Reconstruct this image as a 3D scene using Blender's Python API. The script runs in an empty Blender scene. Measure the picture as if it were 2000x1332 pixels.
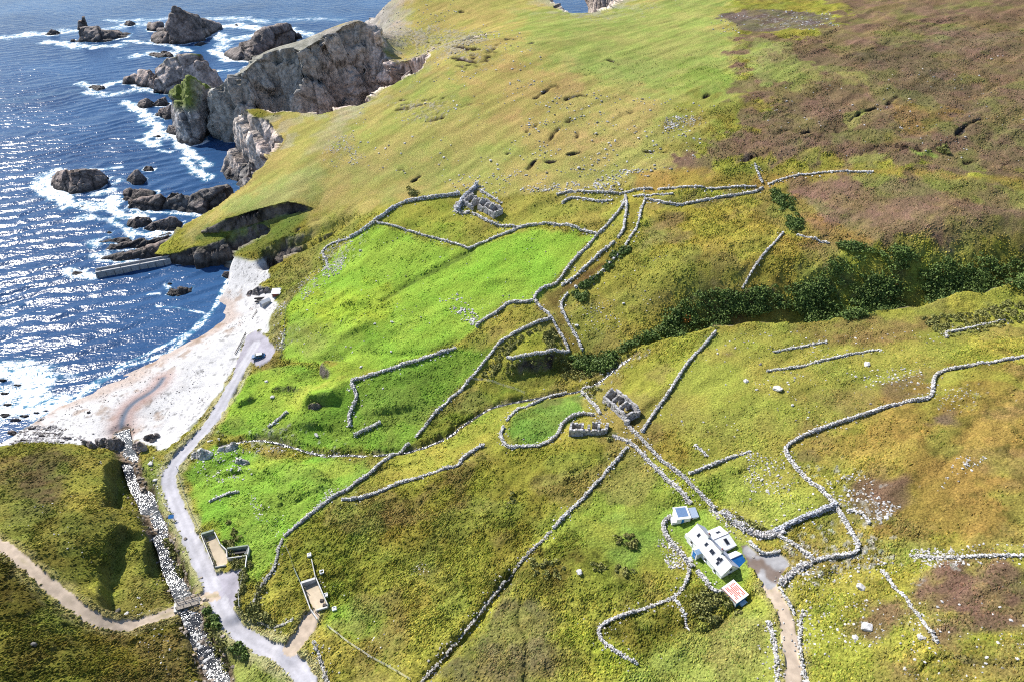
import bpy, bmesh, math, random
import numpy as np
from mathutils import Vector, Matrix
random.seed(7); RNG = np.random.default_rng(7)
scene = bpy.context.scene
COL = scene.collection

# ------------------------------------------------------------------ camera
CAM_H = 138.0; PITCH = math.radians(36.0); FPX = 2000*24/36.0
cam_d = bpy.data.cameras.new("camera"); cam = bpy.data.objects.new("camera", cam_d); COL.objects.link(cam)
cam_d.lens = 24.0; cam_d.sensor_width = 36.0; cam_d.clip_start = 1.0; cam_d.clip_end = 60000.0
cam.location = (0, 0, CAM_H); cam.rotation_euler = (math.radians(90)-PITCH, 0, 0)
scene.camera = cam
CP, SP = math.cos(PITCH), math.sin(PITCH)
def ray(u, v):
    a = (np.asarray(u, float)-1000)/FPX; b = (np.asarray(v, float)-666)/FPX
    return a, CP-b*SP, -SP-b*CP
def PZ(u, v, z=0.0):
    """world point seen at a photo position, lying at height z"""
    dx, dy, dz = ray(u, v); t = (z-CAM_H)/dz
    return np.array([dx*t, dy*t, z+0*t])
def PY(u, v, y):
    dx, dy, dz = ray(u, v); t = y/dy
    return np.array([dx*t, y, CAM_H+dz*t])

# ------------------------------------------------------------------ noise
def _h(xi, yi, zi, seed):
    h = (xi.astype(np.int64)*374761393 + yi.astype(np.int64)*668265263 + zi.astype(np.int64)*2147483647 + seed*144269504) & 0xffffffff
    h = ((h ^ (h >> 13))*1274126177) & 0xffffffff
    h = ((h ^ (h >> 15))*2246822519) & 0xffffffff
    return ((h ^ (h >> 16)) & 0xffffff)/16777215.0
def vn2(x, y, seed=0):
    xi = np.floor(x); yi = np.floor(y); fx = x-xi; fy = y-yi
    fx = fx*fx*fx*(fx*(fx*6-15)+10); fy = fy*fy*fy*(fy*(fy*6-15)+10)
    z = np.zeros_like(xi)
    a = _h(xi, yi, z, seed); b = _h(xi+1, yi, z, seed); c = _h(xi, yi+1, z, seed); d = _h(xi+1, yi+1, z, seed)
    return (a+(b-a)*fx)*(1-fy)+(c+(d-c)*fx)*fy
def fbm(x, y, s, o=4, seed=0):
    t = 0; amp = 1.0; n = 0; c, sn = 0.8, 0.6
    x = x/s; y = y/s
    for k in range(o):
        t = t+amp*(vn2(x, y, seed+k*17)*2-1); n += amp; amp *= 0.5
        x, y = (x*c-y*sn)*2.03+11.3, (x*sn+y*c)*2.03-7.1
    return t/n
def vn3(x, y, z, seed=0):
    xi = np.floor(x); yi = np.floor(y); zi = np.floor(z); fx = x-xi; fy = y-yi; fz = z-zi
    fx = fx*fx*(3-2*fx); fy = fy*fy*(3-2*fy); fz = fz*fz*(3-2*fz); r = 0
    for i in (0, 1):
        for j in (0, 1):
            for k in (0, 1):
                r = r+_h(xi+i, yi+j, zi+k, seed)*(fx if i else 1-fx)*(fy if j else 1-fy)*(fz if k else 1-fz)
    return r
def fbm3(x, y, z, s, o=4, seed=0, ridged=False):
    t = 0; amp = 1.0; n = 0; x = x/s; y = y/s; z = z/s
    for k in range(o):
        q = vn3(x, y, z, seed+k*13)*2-1
        t = t+amp*((1-2*np.abs(q)) if ridged else q); n += amp; amp *= 0.5
        x, y, z = (x*.8-y*.6)*2.03+5.2, (x*.6+y*.8)*2.03+1.7, z*2.03+9.1
    return t/n
def facet3(x, y, z, s, seed=0):
    """broken planes: every cell of space carries its own tilt, as jointed rock does"""
    x = x/s; y = y/s; z = z/s; xi = np.floor(x); yi = np.floor(y); zi = np.floor(z); best = np.full(x.shape, 9e9); val = np.zeros(x.shape); sec = np.full(x.shape, 9e9)
    for i in (-1, 0, 1):
        for j in (-1, 0, 1):
            for k in (-1, 0, 1):
                a, b, c = xi+i, yi+j, zi+k; px = a+_h(a, b, c, seed); py = b+_h(a, b, c, seed+1); pz = c+_h(a, b, c, seed+2)
                dx, dy, dz = x-px, y-py, z-pz; d = dx*dx+dy*dy+dz*dz; v = dx*(_h(a, b, c, seed+3)*2-1)+dy*(_h(a, b, c, seed+4)*2-1)+dz*(_h(a, b, c, seed+5)*2-1)+(_h(a, b, c, seed+6)-.5)*.9
                near = d < best; sec = np.where(near, best, np.minimum(sec, d)); val = np.where(near, v, val); best = np.where(near, d, best)
    return val, np.sqrt(sec)-np.sqrt(best)
def sstep(a, b, x):
    t = np.clip((x-a)/(b-a), 0, 1); return t*t*(3-2*t)

# ------------------------------------------------------------------ polyline tools
def pl_dist(x, y, P, pad=None):
    """distance to a polyline, signed side (+ left), arc position; inf outside the padded box"""
    P = np.asarray(P, float); d = np.full(x.shape, 1e9); side = np.zeros(x.shape); arc = np.zeros(x.shape)
    if pad is not None:
        m = (x > P[:, 0].min()-pad) & (x < P[:, 0].max()+pad) & (y > P[:, 1].min()-pad) & (y < P[:, 1].max()+pad)
        idx = np.nonzero(m)[0]; X = x[idx]; Y = y[idx]
    else:
        idx = slice(None); X = x; Y = y
    dd = np.full(X.shape, 1e9); ss = np.zeros(X.shape); aa = np.zeros(X.shape); acc = 0.0
    for i in range(len(P)-1):
        ax, ay = P[i, :2]; bx, by = P[i+1, :2]; vx, vy = bx-ax, by-ay; L2 = vx*vx+vy*vy+1e-9; L = math.sqrt(L2)
        t = np.clip(((X-ax)*vx+(Y-ay)*vy)/L2, 0, 1)
        q = np.hypot(X-ax-t*vx, Y-ay-t*vy); better = q < dd
        dd = np.where(better, q, dd); ss = np.where(better, np.sign(vx*(Y-ay)-vy*(X-ax)), ss); aa = np.where(better, acc+t*L, aa)
        acc += L
    d[idx] = dd; side[idx] = ss; arc[idx] = aa
    return d, side, arc
def in_poly(x, y, P):
    P = np.asarray(P, float); c = np.zeros(x.shape, bool); n = len(P); j = n-1
    for i in range(n):
        xi, yi = P[i, :2]; xj, yj = P[j, :2]
        if yi != yj:
            c ^= ((yi > y) != (yj > y)) & (x < (xj-xi)*(y-yi)/(yj-yi)+xi)
        j = i
    return c
def sd_poly(x, y, P, pad):
    """signed distance, + inside"""
    P = np.asarray(P, float); out = np.full(x.shape, -1e3)
    m = (x > P[:, 0].min()-pad) & (x < P[:, 0].max()+pad) & (y > P[:, 1].min()-pad) & (y < P[:, 1].max()+pad)
    i = np.nonzero(m)[0]
    if len(i) == 0: return out
    d, _, _ = pl_dist(x[i], y[i], np.vstack([P[:, :2], P[:1, :2]]))
    out[i] = np.where(in_poly(x[i], y[i], P), d, -d)
    return out
def resample(P, step):
    P = np.asarray(P, float); seg = np.hypot(np.diff(P[:, 0]), np.diff(P[:, 1])); s = np.concatenate([[0], np.cumsum(seg)])
    n = max(2, int(s[-1]/step)+1); q = np.linspace(0, s[-1], n)
    return np.stack([np.interp(q, s, P[:, k]) for k in range(P.shape[1])], 1)
def smooth_pl(P, it=2):
    P = np.asarray(P, float)
    for _ in range(it):
        a = P[:-1]*.75+P[1:]*.25; b = P[:-1]*.25+P[1:]*.75
        P = np.vstack([P[:1], np.stack([a, b], 1).reshape(-1, P.shape[1]), P[-1:]])
    return P

# ------------------------------------------------------------------ terrain: smooth surface through surveyed points
CTRL = [  # (photo u, v, height)
 (430,760,3.5),(500,650,4.5),(530,600,4.5),(380,830,4.5),(330,900,5),(200,840,2.2),(300,770,2.0),(420,680,2.5),(480,570,2.0),
 (505,700,5.5),(420,810,5.5),(330,920,6),(380,1080,8),(440,1200,10),(560,1280,12),(600,1332,13),
 (240,850,1.0),(290,980,3),(340,1120,4.5),(420,1300,6.5),
 (0,885,5),(100,885,8),(200,910,8.5),(100,1000,14),(0,1060,18),(200,1000,12.5),(220,1130,10),(0,1300,24),(150,1200,15),(270,1225,9.5),(300,1320,12),(240,1150,9.5),(130,1150,15),
 (560,690,8),(560,600,9.5),(700,600,15),(850,600,19),(1050,600,22),(700,450,20),(900,480,24),(1150,450,33),(950,400,30),(730,430,24),(780,395,27),(650,520,14),(620,640,10),(780,520,19),(1000,520,25),
 (410,440,11),(450,410,15),(560,390,19),(500,350,20),(600,320,27),(700,260,34),(600,270,30),(640,240,33),(700,200,37),(770,120,43),(740,90,47),
 (760,5,53),(870,90,54),(1000,150,52),(1000,300,39),(1085,8,59),(1130,37,59),(1180,35,59),(1290,5,64),(1300,150,55),(1300,300,44),(1500,100,63),(1500,300,48),(1700,100,66),(1700,300,51),(2000,20,76),(2000,200,62),(2000,350,50),(1200,380,36),(1500,370,41),(1700,430,43),(2000,450,46),(850,250,40),(880,340,32),
 (1300,560,31),(1300,500,34),(1500,500,37),(1620,500,38),(1800,500,41),(1950,500,43),(1140,600,24),
 (1400,648,29),(1550,632,31),(1750,603,34),(1950,562,37),(1250,680,24),(1230,560,28),
 (1250,750,24),(1500,750,32),(1800,750,39),(2000,700,43),(1500,900,30),(1800,900,40),(2000,900,46),(1400,1080,26),(1600,1050,31),(1800,1100,38),(2000,1150,45),(1550,1332,29),(1800,1332,38),(2000,1332,45),
 (1150,830,20.5),(1200,790,21),(1000,830,17),(900,900,16),(1100,1000,21),(1000,1150,20),(850,1100,17),(850,1332,20),(1100,1300,23),(1300,1200,24),(700,1100,14),(620,1150,12.5),(560,1060,11.5),(650,980,12.5),(480,1080,9),(480,960,8.5),(420,960,7),(600,800,10),(700,750,13.5),(850,700,16.5),(500,780,7),(450,830,6),(1160,720,17),(1040,660,19),(1000,780,14.5),(880,870,12.5),(700,880,9),(550,870,7),(470,858,6)]
C3 = [PZ(u, v, z) for u, v, z in CTRL]
C3 += [tuple(PY(u, v, yy)) for u, v, yy in ((492,122,398),(512,104,402),(545,98,396),(575,84,404),(605,84,396),(640,69,399),(668,68,397),(690,55,402),(718,50,406))]
C3 += [(-150,440,20),(-128,448,29),(-105,450,35),(-88,450,42),(-110,490,26),(-95,540,30),(0,20,22),(-90,30,25),(90,25,46),(-160,60,18),(200,80,60),(320,200,80),(420,350,90),(300,450,85),(180,470,74),(0,540,58),(-60,570,44),(120,560,66),(300,620,85),(450,600,95),(-200,40,30),
       (-140,211,-4),(-150,185,-4),(-165,165,-4),(-175,145,-3)]
C3 = np.array(C3, float)
def _tps_fit(C, lam):
    n = len(C); r2 = ((C[:, None, :2]-C[None, :, :2])**2).sum(-1)/1e4
    K = 0.5*r2*np.log(r2+1e-12)+lam*np.eye(n)
    Pm = np.c_[np.ones(n), C[:, :2]/100]
    A = np.block([[K, Pm], [Pm.T, np.zeros((3, 3))]])
    return np.linalg.solve(A, np.r_[C[:, 2], 0, 0, 0])
TW = _tps_fit(C3, 0.0006)
def tps(x, y):
    o = np.empty(x.shape); n = len(C3)
    for s in range(0, x.size, 100000):
        X = x[s:s+100000]; Y = y[s:s+100000]; acc = TW[n]+TW[n+1]*X/100+TW[n+2]*Y/100
        for k in range(n):
            r2 = ((X-C3[k, 0])**2+(Y-C3[k, 1])**2)*1e-4
            acc = acc+TW[k]*0.5*r2*np.log(r2+1e-12)
        o[s:s+100000] = acc
    return o
COAST = np.array([(-300,-60),(-320,60),(-230,118),(-185,128),(-160,134),(-145,140),(-141,148),(-136,157),(-130.6,165.5),(-127,176),(-115,183),(-111.6,196),(-109.6,211),(-110.7,225.6),(-112,241),(-104,246.5),
 (-110,245.5),(-117,243.5),(-128,243),(-139,241.5),(-147,246),(-148,253),(-140,262),(-128,270),(-121,285),(-117,301),(-124,318),(-149,340),(-147,350),(-131,356),(-112,348),(-95,343),(-76,350),(-64,361),(-64,370),(-70,384),(-79,397),(-87,394),(-96,389),(-102,383),(-109,380),(-117,379),(-123,384),(-130,387),(-136,383),(-141,378.5),(-150,378),(-157,382),(-168,386.5),
 (-173,397),(-180,418),(-171,431),(-150,445),(-130,468),(-112,510),(-100,560),(-60,610),(-10,600),(28,560),(34,500),(36,451),(42,443.5),(51,443),(56,452),(57,480),(45,498),(43,516),(58,540),(90,600),(120,640),(300,720),(800,720),(800,-60)], float)
def coast_sd(x, y):
    o = np.full(x.shape, 100.0); m = (y > 110) & (x < 160)
    i = np.nonzero(m)[0]
    d, _, _ = pl_dist(x[i], y[i], np.vstack([COAST, COAST[:1]]))
    o[i] = np.where(in_poly(x[i], y[i], COAST), d, -d)
    return o
def base_h(x, y):
    z = tps(x, y); s = coast_sd(x+fbm(x, y, 14, 3, 5)*2.2, y+fbm(x, y, 14, 3, 6)*2.2)
    k = 2.5+3.4*sstep(372, 384, y)-np.where(y > 372, 3.6, 1.2)*np.exp(-(((x+66)/11)**2+((y-378)/20)**2))
    k = k*(1+0.25*fbm(x, y, 9, 3, 8))
    prof = np.where(s > 0, k*s, 1.2*s)
    pr_ = np.maximum(prof, -8); kk = np.where((y > 370) & (x < -60), 9.0, 1.5); hh = np.clip(.5+.5*(pr_-z)/kk, 0, 1); z = np.where(np.abs(pr_-z) < kk, pr_*(1-hh)+z*hh-kk*hh*(1-hh), np.minimum(z, pr_))
    return z, s
# height field cache used to drop photo positions onto the ground
GX0, GY0, GST = -330.0, 20.0, 1.5; GNX, GNY = 500, 440
_gx = GX0+np.arange(GNX)*GST; _gy = GY0+np.arange(GNY)*GST
_GX, _GY = np.meshgrid(_gx, _gy); _GXf, _GYf = _GX.ravel(), _GY.ravel()
GZ = base_h(_GXf, _GYf)[0].reshape(GNY, GNX)
def gsample(x, y):
    fx = np.clip((np.asarray(x, float)-GX0)/GST, 0, GNX-1.001); fy = np.clip((np.asarray(y, float)-GY0)/GST, 0, GNY-1.001)
    i = fx.astype(int); j = fy.astype(int); a = fx-i; b = fy-j
    return (GZ[j, i]*(1-a)+GZ[j, i+1]*a)*(1-b)+(GZ[j+1, i]*(1-a)+GZ[j+1, i+1]*a)*b
def drop(u, v):
    """photo position -> point on the ground (or the sea)"""
    u = np.atleast_1d(np.asarray(u, float)); v = np.atleast_1d(np.asarray(v, float))
    dx, dy, dz = ray(u, v); t0 = (100-CAM_H)/dz; t1 = (0-CAM_H)/dz
    hit = t1.copy(); done = np.zeros(u.shape, bool); prev = t0.copy(); N = 500
    for k in range(1, N+1):
        t = t0+(t1-t0)*k/N
        below = (CAM_H+dz*t) < np.maximum(gsample(dx*t, dy*t), 0)
        new = below & ~done
        if new.any():
            lo, hi = prev.copy(), t.copy()
            for _ in range(12):
                mid = (lo+hi)/2; bl = (CAM_H+dz*mid) < np.maximum(gsample(dx*mid, dy*mid), 0)
                hi = np.where(bl, mid, hi); lo = np.where(bl, lo, mid)
            hit = np.where(new, hi, hit); done |= new
        prev = t
    return np.stack([dx*hit, dy*hit, CAM_H+dz*hit], -1)
def D(pts):
    p = np.array(pts, float); return drop(p[:, 0], p[:, 1])
# ------------------------------------------------------------------ where roads, streams and banks run (photo positions dropped on the ground)
def path(pts, it=2): return smooth_pl(D(pts), it)
ROAD = path([(500,672),(487,695),(470,722),(445,770),(415,820),(380,865),(345,898),(329,925),(331,955),(350,1000),(375,1060),(400,1110),(420,1160),(441,1208),(470,1243),(520,1266),(565,1290),(590,1313),(604,1340),(607,1365)])
TRACK = path([(-40,1045),(0,1064),(40,1090),(80,1130),(120,1160),(160,1193),(200,1217),(250,1224),(300,1210),(352,1191)])
TRACK2 = path([(385,1176),(402,1166),(428,1160)], 1)
LANE = path([(1504,1148),(1518,1172),(1533,1200),(1542,1240),(1547,1290),(1550,1340),(1552,1380)])
RAMP = path([(572,1266),(590,1238),(607,1208)], 1)
RIVER = path([(237,842),(240,868),(251,893),(260,930),(282,968),(296,1014),(322,1054),(332,1102),(352,1145),(371,1188),(386,1228),(402,1268),(420,1312),(432,1350)])
RILL = path([(238,846),(236,828),(245,802),(265,782),(290,768),(310,752),(318,738)])
CREEK = path([(1250,683),(1222,700),(1195,722),(1165,745),(1140,757),(1100,765),(1050,772),(1000,782),(960,793),(930,812),(900,832),(880,850),(830,870),(790,880),(715,891),(690,885),(640,885),(600,878),(560,865),(520,856),(480,858),(452,866),(432,868)])
RIM = path([(1175,712),(1225,692),(1300,662),(1390,640),(1500,632),(1560,638),(1620,620),(1700,610),(1800,597),(1890,574),(2000,548),(2080,530)], 1)
GULLY = path([(524,506),(560,488),(600,468),(640,448),(676,428)], 1)
YARDS = [  # pale gravel standing areas
 D([(452,738),(468,690),(482,656),(500,645),(522,657),(538,683),(528,703),(505,716),(486,704),(470,722)]),
 D([(415,1122),(477,1112),(468,1146),(463,1176),(456,1195),(440,1200)])]
COURT = D([(1446,1066),(1462,1062),(1482,1084),(1503,1081),(1524,1080),(1543,1105),(1520,1130),(1514,1145),(1498,1152),(1480,1132),(1464,1108)])
PEN_FLOORS = [D([(401,1050),(420,1046),(433,1070),(445,1082),(445,1100),(424,1111)]), D([(590,1146),(618,1134),(640,1184),(612,1196)])]
DITCHES = [  # (positions, depth, half width)
 ([(925,490),(880,511),(835,533),(790,556),(745,590)], .7, 1.0),
 ([(1000,1132),(960,1178),(925,1226),(885,1271),(850,1312),(826,1340)], 1.7, 1.3),
 ([(1804,1340),(1803,1303),(1821,1286),(1860,1285),(1895,1296),(1947,1300),(2010,1303)], 1.0, .7),
 ([(598,1254),(607,1298),(616,1340)], 1.0, .8),
 ([(470,1190),(462,1160),(475,1130),(490,1095)], .6, .7),
 ([(1020,1172),(1010,1210),(1030,1240),(1028,1290),(1025,1335)], .5, .5),
 ([(1790,1300),(1775,1250),(1760,1200)], .3, .4),
 ([(550,975),(552,1000),(540,1040)], .5, .8),
 ([(555,712),(600,703),(650,697),(720,690),(745,694),(790,698),(860,685),(890,672)], .7, 1.2),
 ([(458,722),(480,718),(520,709),(548,700)], .7, 1.0),
 ([(893,690),(900,706),(902,720)], .5, .5),
 ([(930,738),(980,752),(1030,770)], .6, .5),
 ([(1340,1222),(1370,1240),(1400,1222),(1440,1180),(1480,1158)], 1.0, .9),
 ([(1100,446),(1080,430),(1105,405),(1120,402)], .4, .5),
 ([(1730,1110),(1760,1130),(1790,1137)], .5, .8), ([(1905,830),(1880,870),(1850,905),(1830,930)], .45, 1.0),
]
HAGS = [[(1060,186),(1072,176),(1080,170),(1090,168),(1093,178)],[(1045,195),(1060,184),(1068,179)],[(1100,197),(1115,191),(1140,185),(1148,190)],[(1202,236),(1215,226),(1236,219)],[(1074,276),(1086,258),(1098,246),(1112,237)],
 [(1118,245),(1131,252),(1128,268)],[(903,210),(922,203),(943,204)],[(778,333),(788,329)],[(976,304),(990,301)],[(1030,333),(1045,315)],[(1070,320),(1090,315)],[(1258,296),(1278,298)],[(1290,299),(1300,300)],
 [(1202,135),(1220,138)],[(1360,200),(1385,185)],[(945,106),(962,103),(985,77),(1010,77)],[(1025,90),(1040,85)],[(900,25),(924,29)],[(1515,272),(1524,259),(1544,255),(1562,266),(1578,262)],[(1684,302),(1700,292),(1745,288),(1778,291),(1804,296)],
 [(1450,316),(1472,309),(1497,300)],[(1660,234),(1688,216),(1730,207),(1750,191)],[(1865,268),(1886,249),(1912,236)],[(1633,250),(1636,262)],[(1960,325),(1990,318)],[(1885,318),(1905,314)],[(1170,110),(1210,128)],
 [(800,360),(820,345)],[(1640,470),(1660,462)],[(1030,258),(1050,245)],[(1110,305),(1135,300)],[(580,455),(600,440),(628,428)],[(838,85),(860,88)]]
for _k in range(16):  # outcropping ledges on the shoulder of the headland
    _u, _v = 880+70*random.random(), 92+45*random.random(); HAGS.append([(_u, _v), (_u+12, _v-2), (_u+26+10*random.random(), _v+4)])
for _k in range(14):
    _u, _v = 775+75*random.random(), 195+45*random.random(); HAGS.append([(_u, _v), (_u+10, _v-1), (_u+22+10*random.random(), _v-6)])
BANKS = [ ([(392,453),(450,447),(500,428),(560,409),(620,408)], 4.5, 1.0, 16), ([(528,522),(560,492),(610,471),(655,449)], 3.4, 1.0, 7),
  # (edge positions, rise on the left of the edge, steepness m, reach m)
 ([(650,735),(625,733),(622,718),(645,706),(690,702)], -2.0, 2.0, 6),
 ([(585,800),(600,785),(630,778),(670,782)], 2.2, 2.0, 7),
 ([(640,940),(625,920),(590,905),(545,903),(515,912),(500,938)], 1.6, 1.5, 8),
 ([(980,745),(1010,712),(1060,705),(1120,700)], 2.5, 3.5, 9),
 ([(460,795),(480,782),(500,775)], 1.5, 1.5, 5), ([(520,760),(560,752),(600,758)], 1.0, 1.2, 5), ([(560,835),(620,828),(670,838)], .9, 1.2, 6), ([(430,925),(470,915),(500,925)], 1.0, 1.0, 4), ([(560,985),(600,960),(650,950)], .9, 1.5, 6), ([(700,810),(760,800),(830,790)], .8, 1.5, 6), ([(640,600),(700,590),(760,600)], .8, 2.0, 8), ([(930,560),(980,545),(1030,550)], .7, 2.0, 8),
 ([(660,660),(700,640),(740,625)], .9, 2.0, 8),
]
PITS = [  # cut banks: outline, floor height, sharpness m
 ([(214,922),(208,960),(207,1002),(228,1018),(262,1024),(294,1018),(286,985),(271,945),(254,905),(236,903)], 2.8, .7),
 ([(240,1035),(214,1068),(197,1130),(190,1186),(240,1202),(330,1192),(338,1150),(303,1130),(287,1085),(291,1048)], 7.2, .8),
 ([(293,1045),(285,1085),(292,1126),(340,1138),(328,1085),(312,1045)], 4.0, .7)]
def features(x, y, z, micro=True):
    cls = np.zeros(x.shape, np.int8)
    for pts, h, w, L in BANKS:
        P = path(pts, 2); d, sd, arc = pl_dist(x, y, P, 3*L); tot = np.hypot(*np.diff(P[:, :2], axis=0).T).sum()
        s = d*sd; taper = np.clip(np.minimum(arc, tot-arc)/(0.25*tot), 0, 1)
        h = h*(1.5 if P[:, 0].mean() > -72 and P[:, 1].mean() < 200 else 1.0); z = z+np.where(d < 1e8, taper*h*sstep(-w, w*.2, s)*np.exp(-np.clip(s, 0, None)/L), 0)
    for pts, lev, e in PITS:
        s = sd_poly(x, y, D(pts), 4)+.7*fbm(x, y, 3, 3, 33); w = sstep(-e, e, s); z = z*(1-w)+np.minimum(z, lev+.25*fbm(x, y, 3, 2, 34))*w
    d, sd, arc = pl_dist(x, y, RIM, 45); s = d*sd
    dep = 9.0*sstep(4, 30, arc)
    z = z-np.where(d < 1e8, dep*sstep(0, 4.5, s+1.2*fbm(x, y, 6, 2, 31))*(1-sstep(7, 27, s)), 0)
    d, sd, arc = pl_dist(x, y, GULLY, 14)
    z = z-np.where(d < 1e8, (6.5*np.clip(1-arc/42, 0, 1)+.6)*np.exp(-(d/3.2)**2), 0)
    for P, dep, w in ((RIVER, 1.5, 2.5), (CREEK, .9, 1.2), (RILL, .3, .9)):
        d, sd, arc = pl_dist(x, y, P, 25)
        d = d+.6*fbm(x, y, 3.0, 2, 3)
        z = z-np.where(d < 1e8, dep*np.clip((z-.1)/3.0, 0.1, 1)*(1-sstep(w*.55, w*1.5, d)), 0)
    for pts, dep, w in DITCHES:
        d, _, _ = pl_dist(x, y, path(pts, 2), 6); z = z-np.where(d < 1e8, dep*np.exp(-((d+.3*fbm(x, y, 2, 2, 3))/w)**2), 0)
    hag = np.zeros(x.shape)
    for pts in HAGS:
        P = path(pts, 1); d, _, _ = pl_dist(x, y, P, 6); w = .30+.0016*P[0, 1]
        q = np.where(d < 1e8, np.exp(-((d+1.3*w*fbm(x, y, 2.6, 3, 41))/w)**2), 0)*np.clip(.6+1.2*fbm(x, y, 5, 2, 42), .15, 1); hag = np.maximum(hag, q)
    z = z-1.1*hag
    for P, hw, c in ((ROAD, 1.75, 2), (TRACK, 1.25, 3), (TRACK2, 1.2, 3), (LANE, 1.35, 3), (RAMP, 1.8, 3)):
        d, sd, arc = pl_dist(x, y, P, 9); m = np.nonzero(d < 9)[0]
        L = np.concatenate([[0], np.cumsum(np.hypot(*np.diff(P[:, :2], axis=0).T))])
        k = np.ones(9)/9; pz = np.convolve(np.pad(P[:, 2], 4, mode='edge'), k, 'valid')
        rz = np.interp(arc[m], L, pz); w = 1-sstep(hw+.2, hw+3.0, d[m])
        z[m] = z[m]*(1-w)+rz*w
        cls = np.where(d+.35*fbm(x, y, 1.6, 2, 9) < hw, c, cls)
    for P, c in [(q, 4) for q in YARDS]+[(COURT, 5)]+[(q, 6) for q in PEN_FLOORS]:
        s = sd_poly(x, y, P, 6); pz = P[:, 2].mean()
        A = np.c_[P[:, :2], np.ones(len(P))]; co = np.linalg.lstsq(A, P[:, 2], rcond=None)[0]
        m = np.nonzero(s > -4)[0]; w = sstep(-3.0, -.2, s[m]); z[m] = z[m]*(1-w)+(co[0]*x[m]+co[1]*y[m]+co[2])*w
        cls = np.where((s+(.4*fbm(x, y, 1.6, 2, 9) if c < 6 else 0) > 0) & (cls != 2), c, cls)
    return z, cls, hag
# refresh the drop cache with banks and channels cut in
_f, _, _ = features(_GXf, _GYf, GZ.ravel().copy()); GZ = _f.reshape(GNY, GNX)

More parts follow.
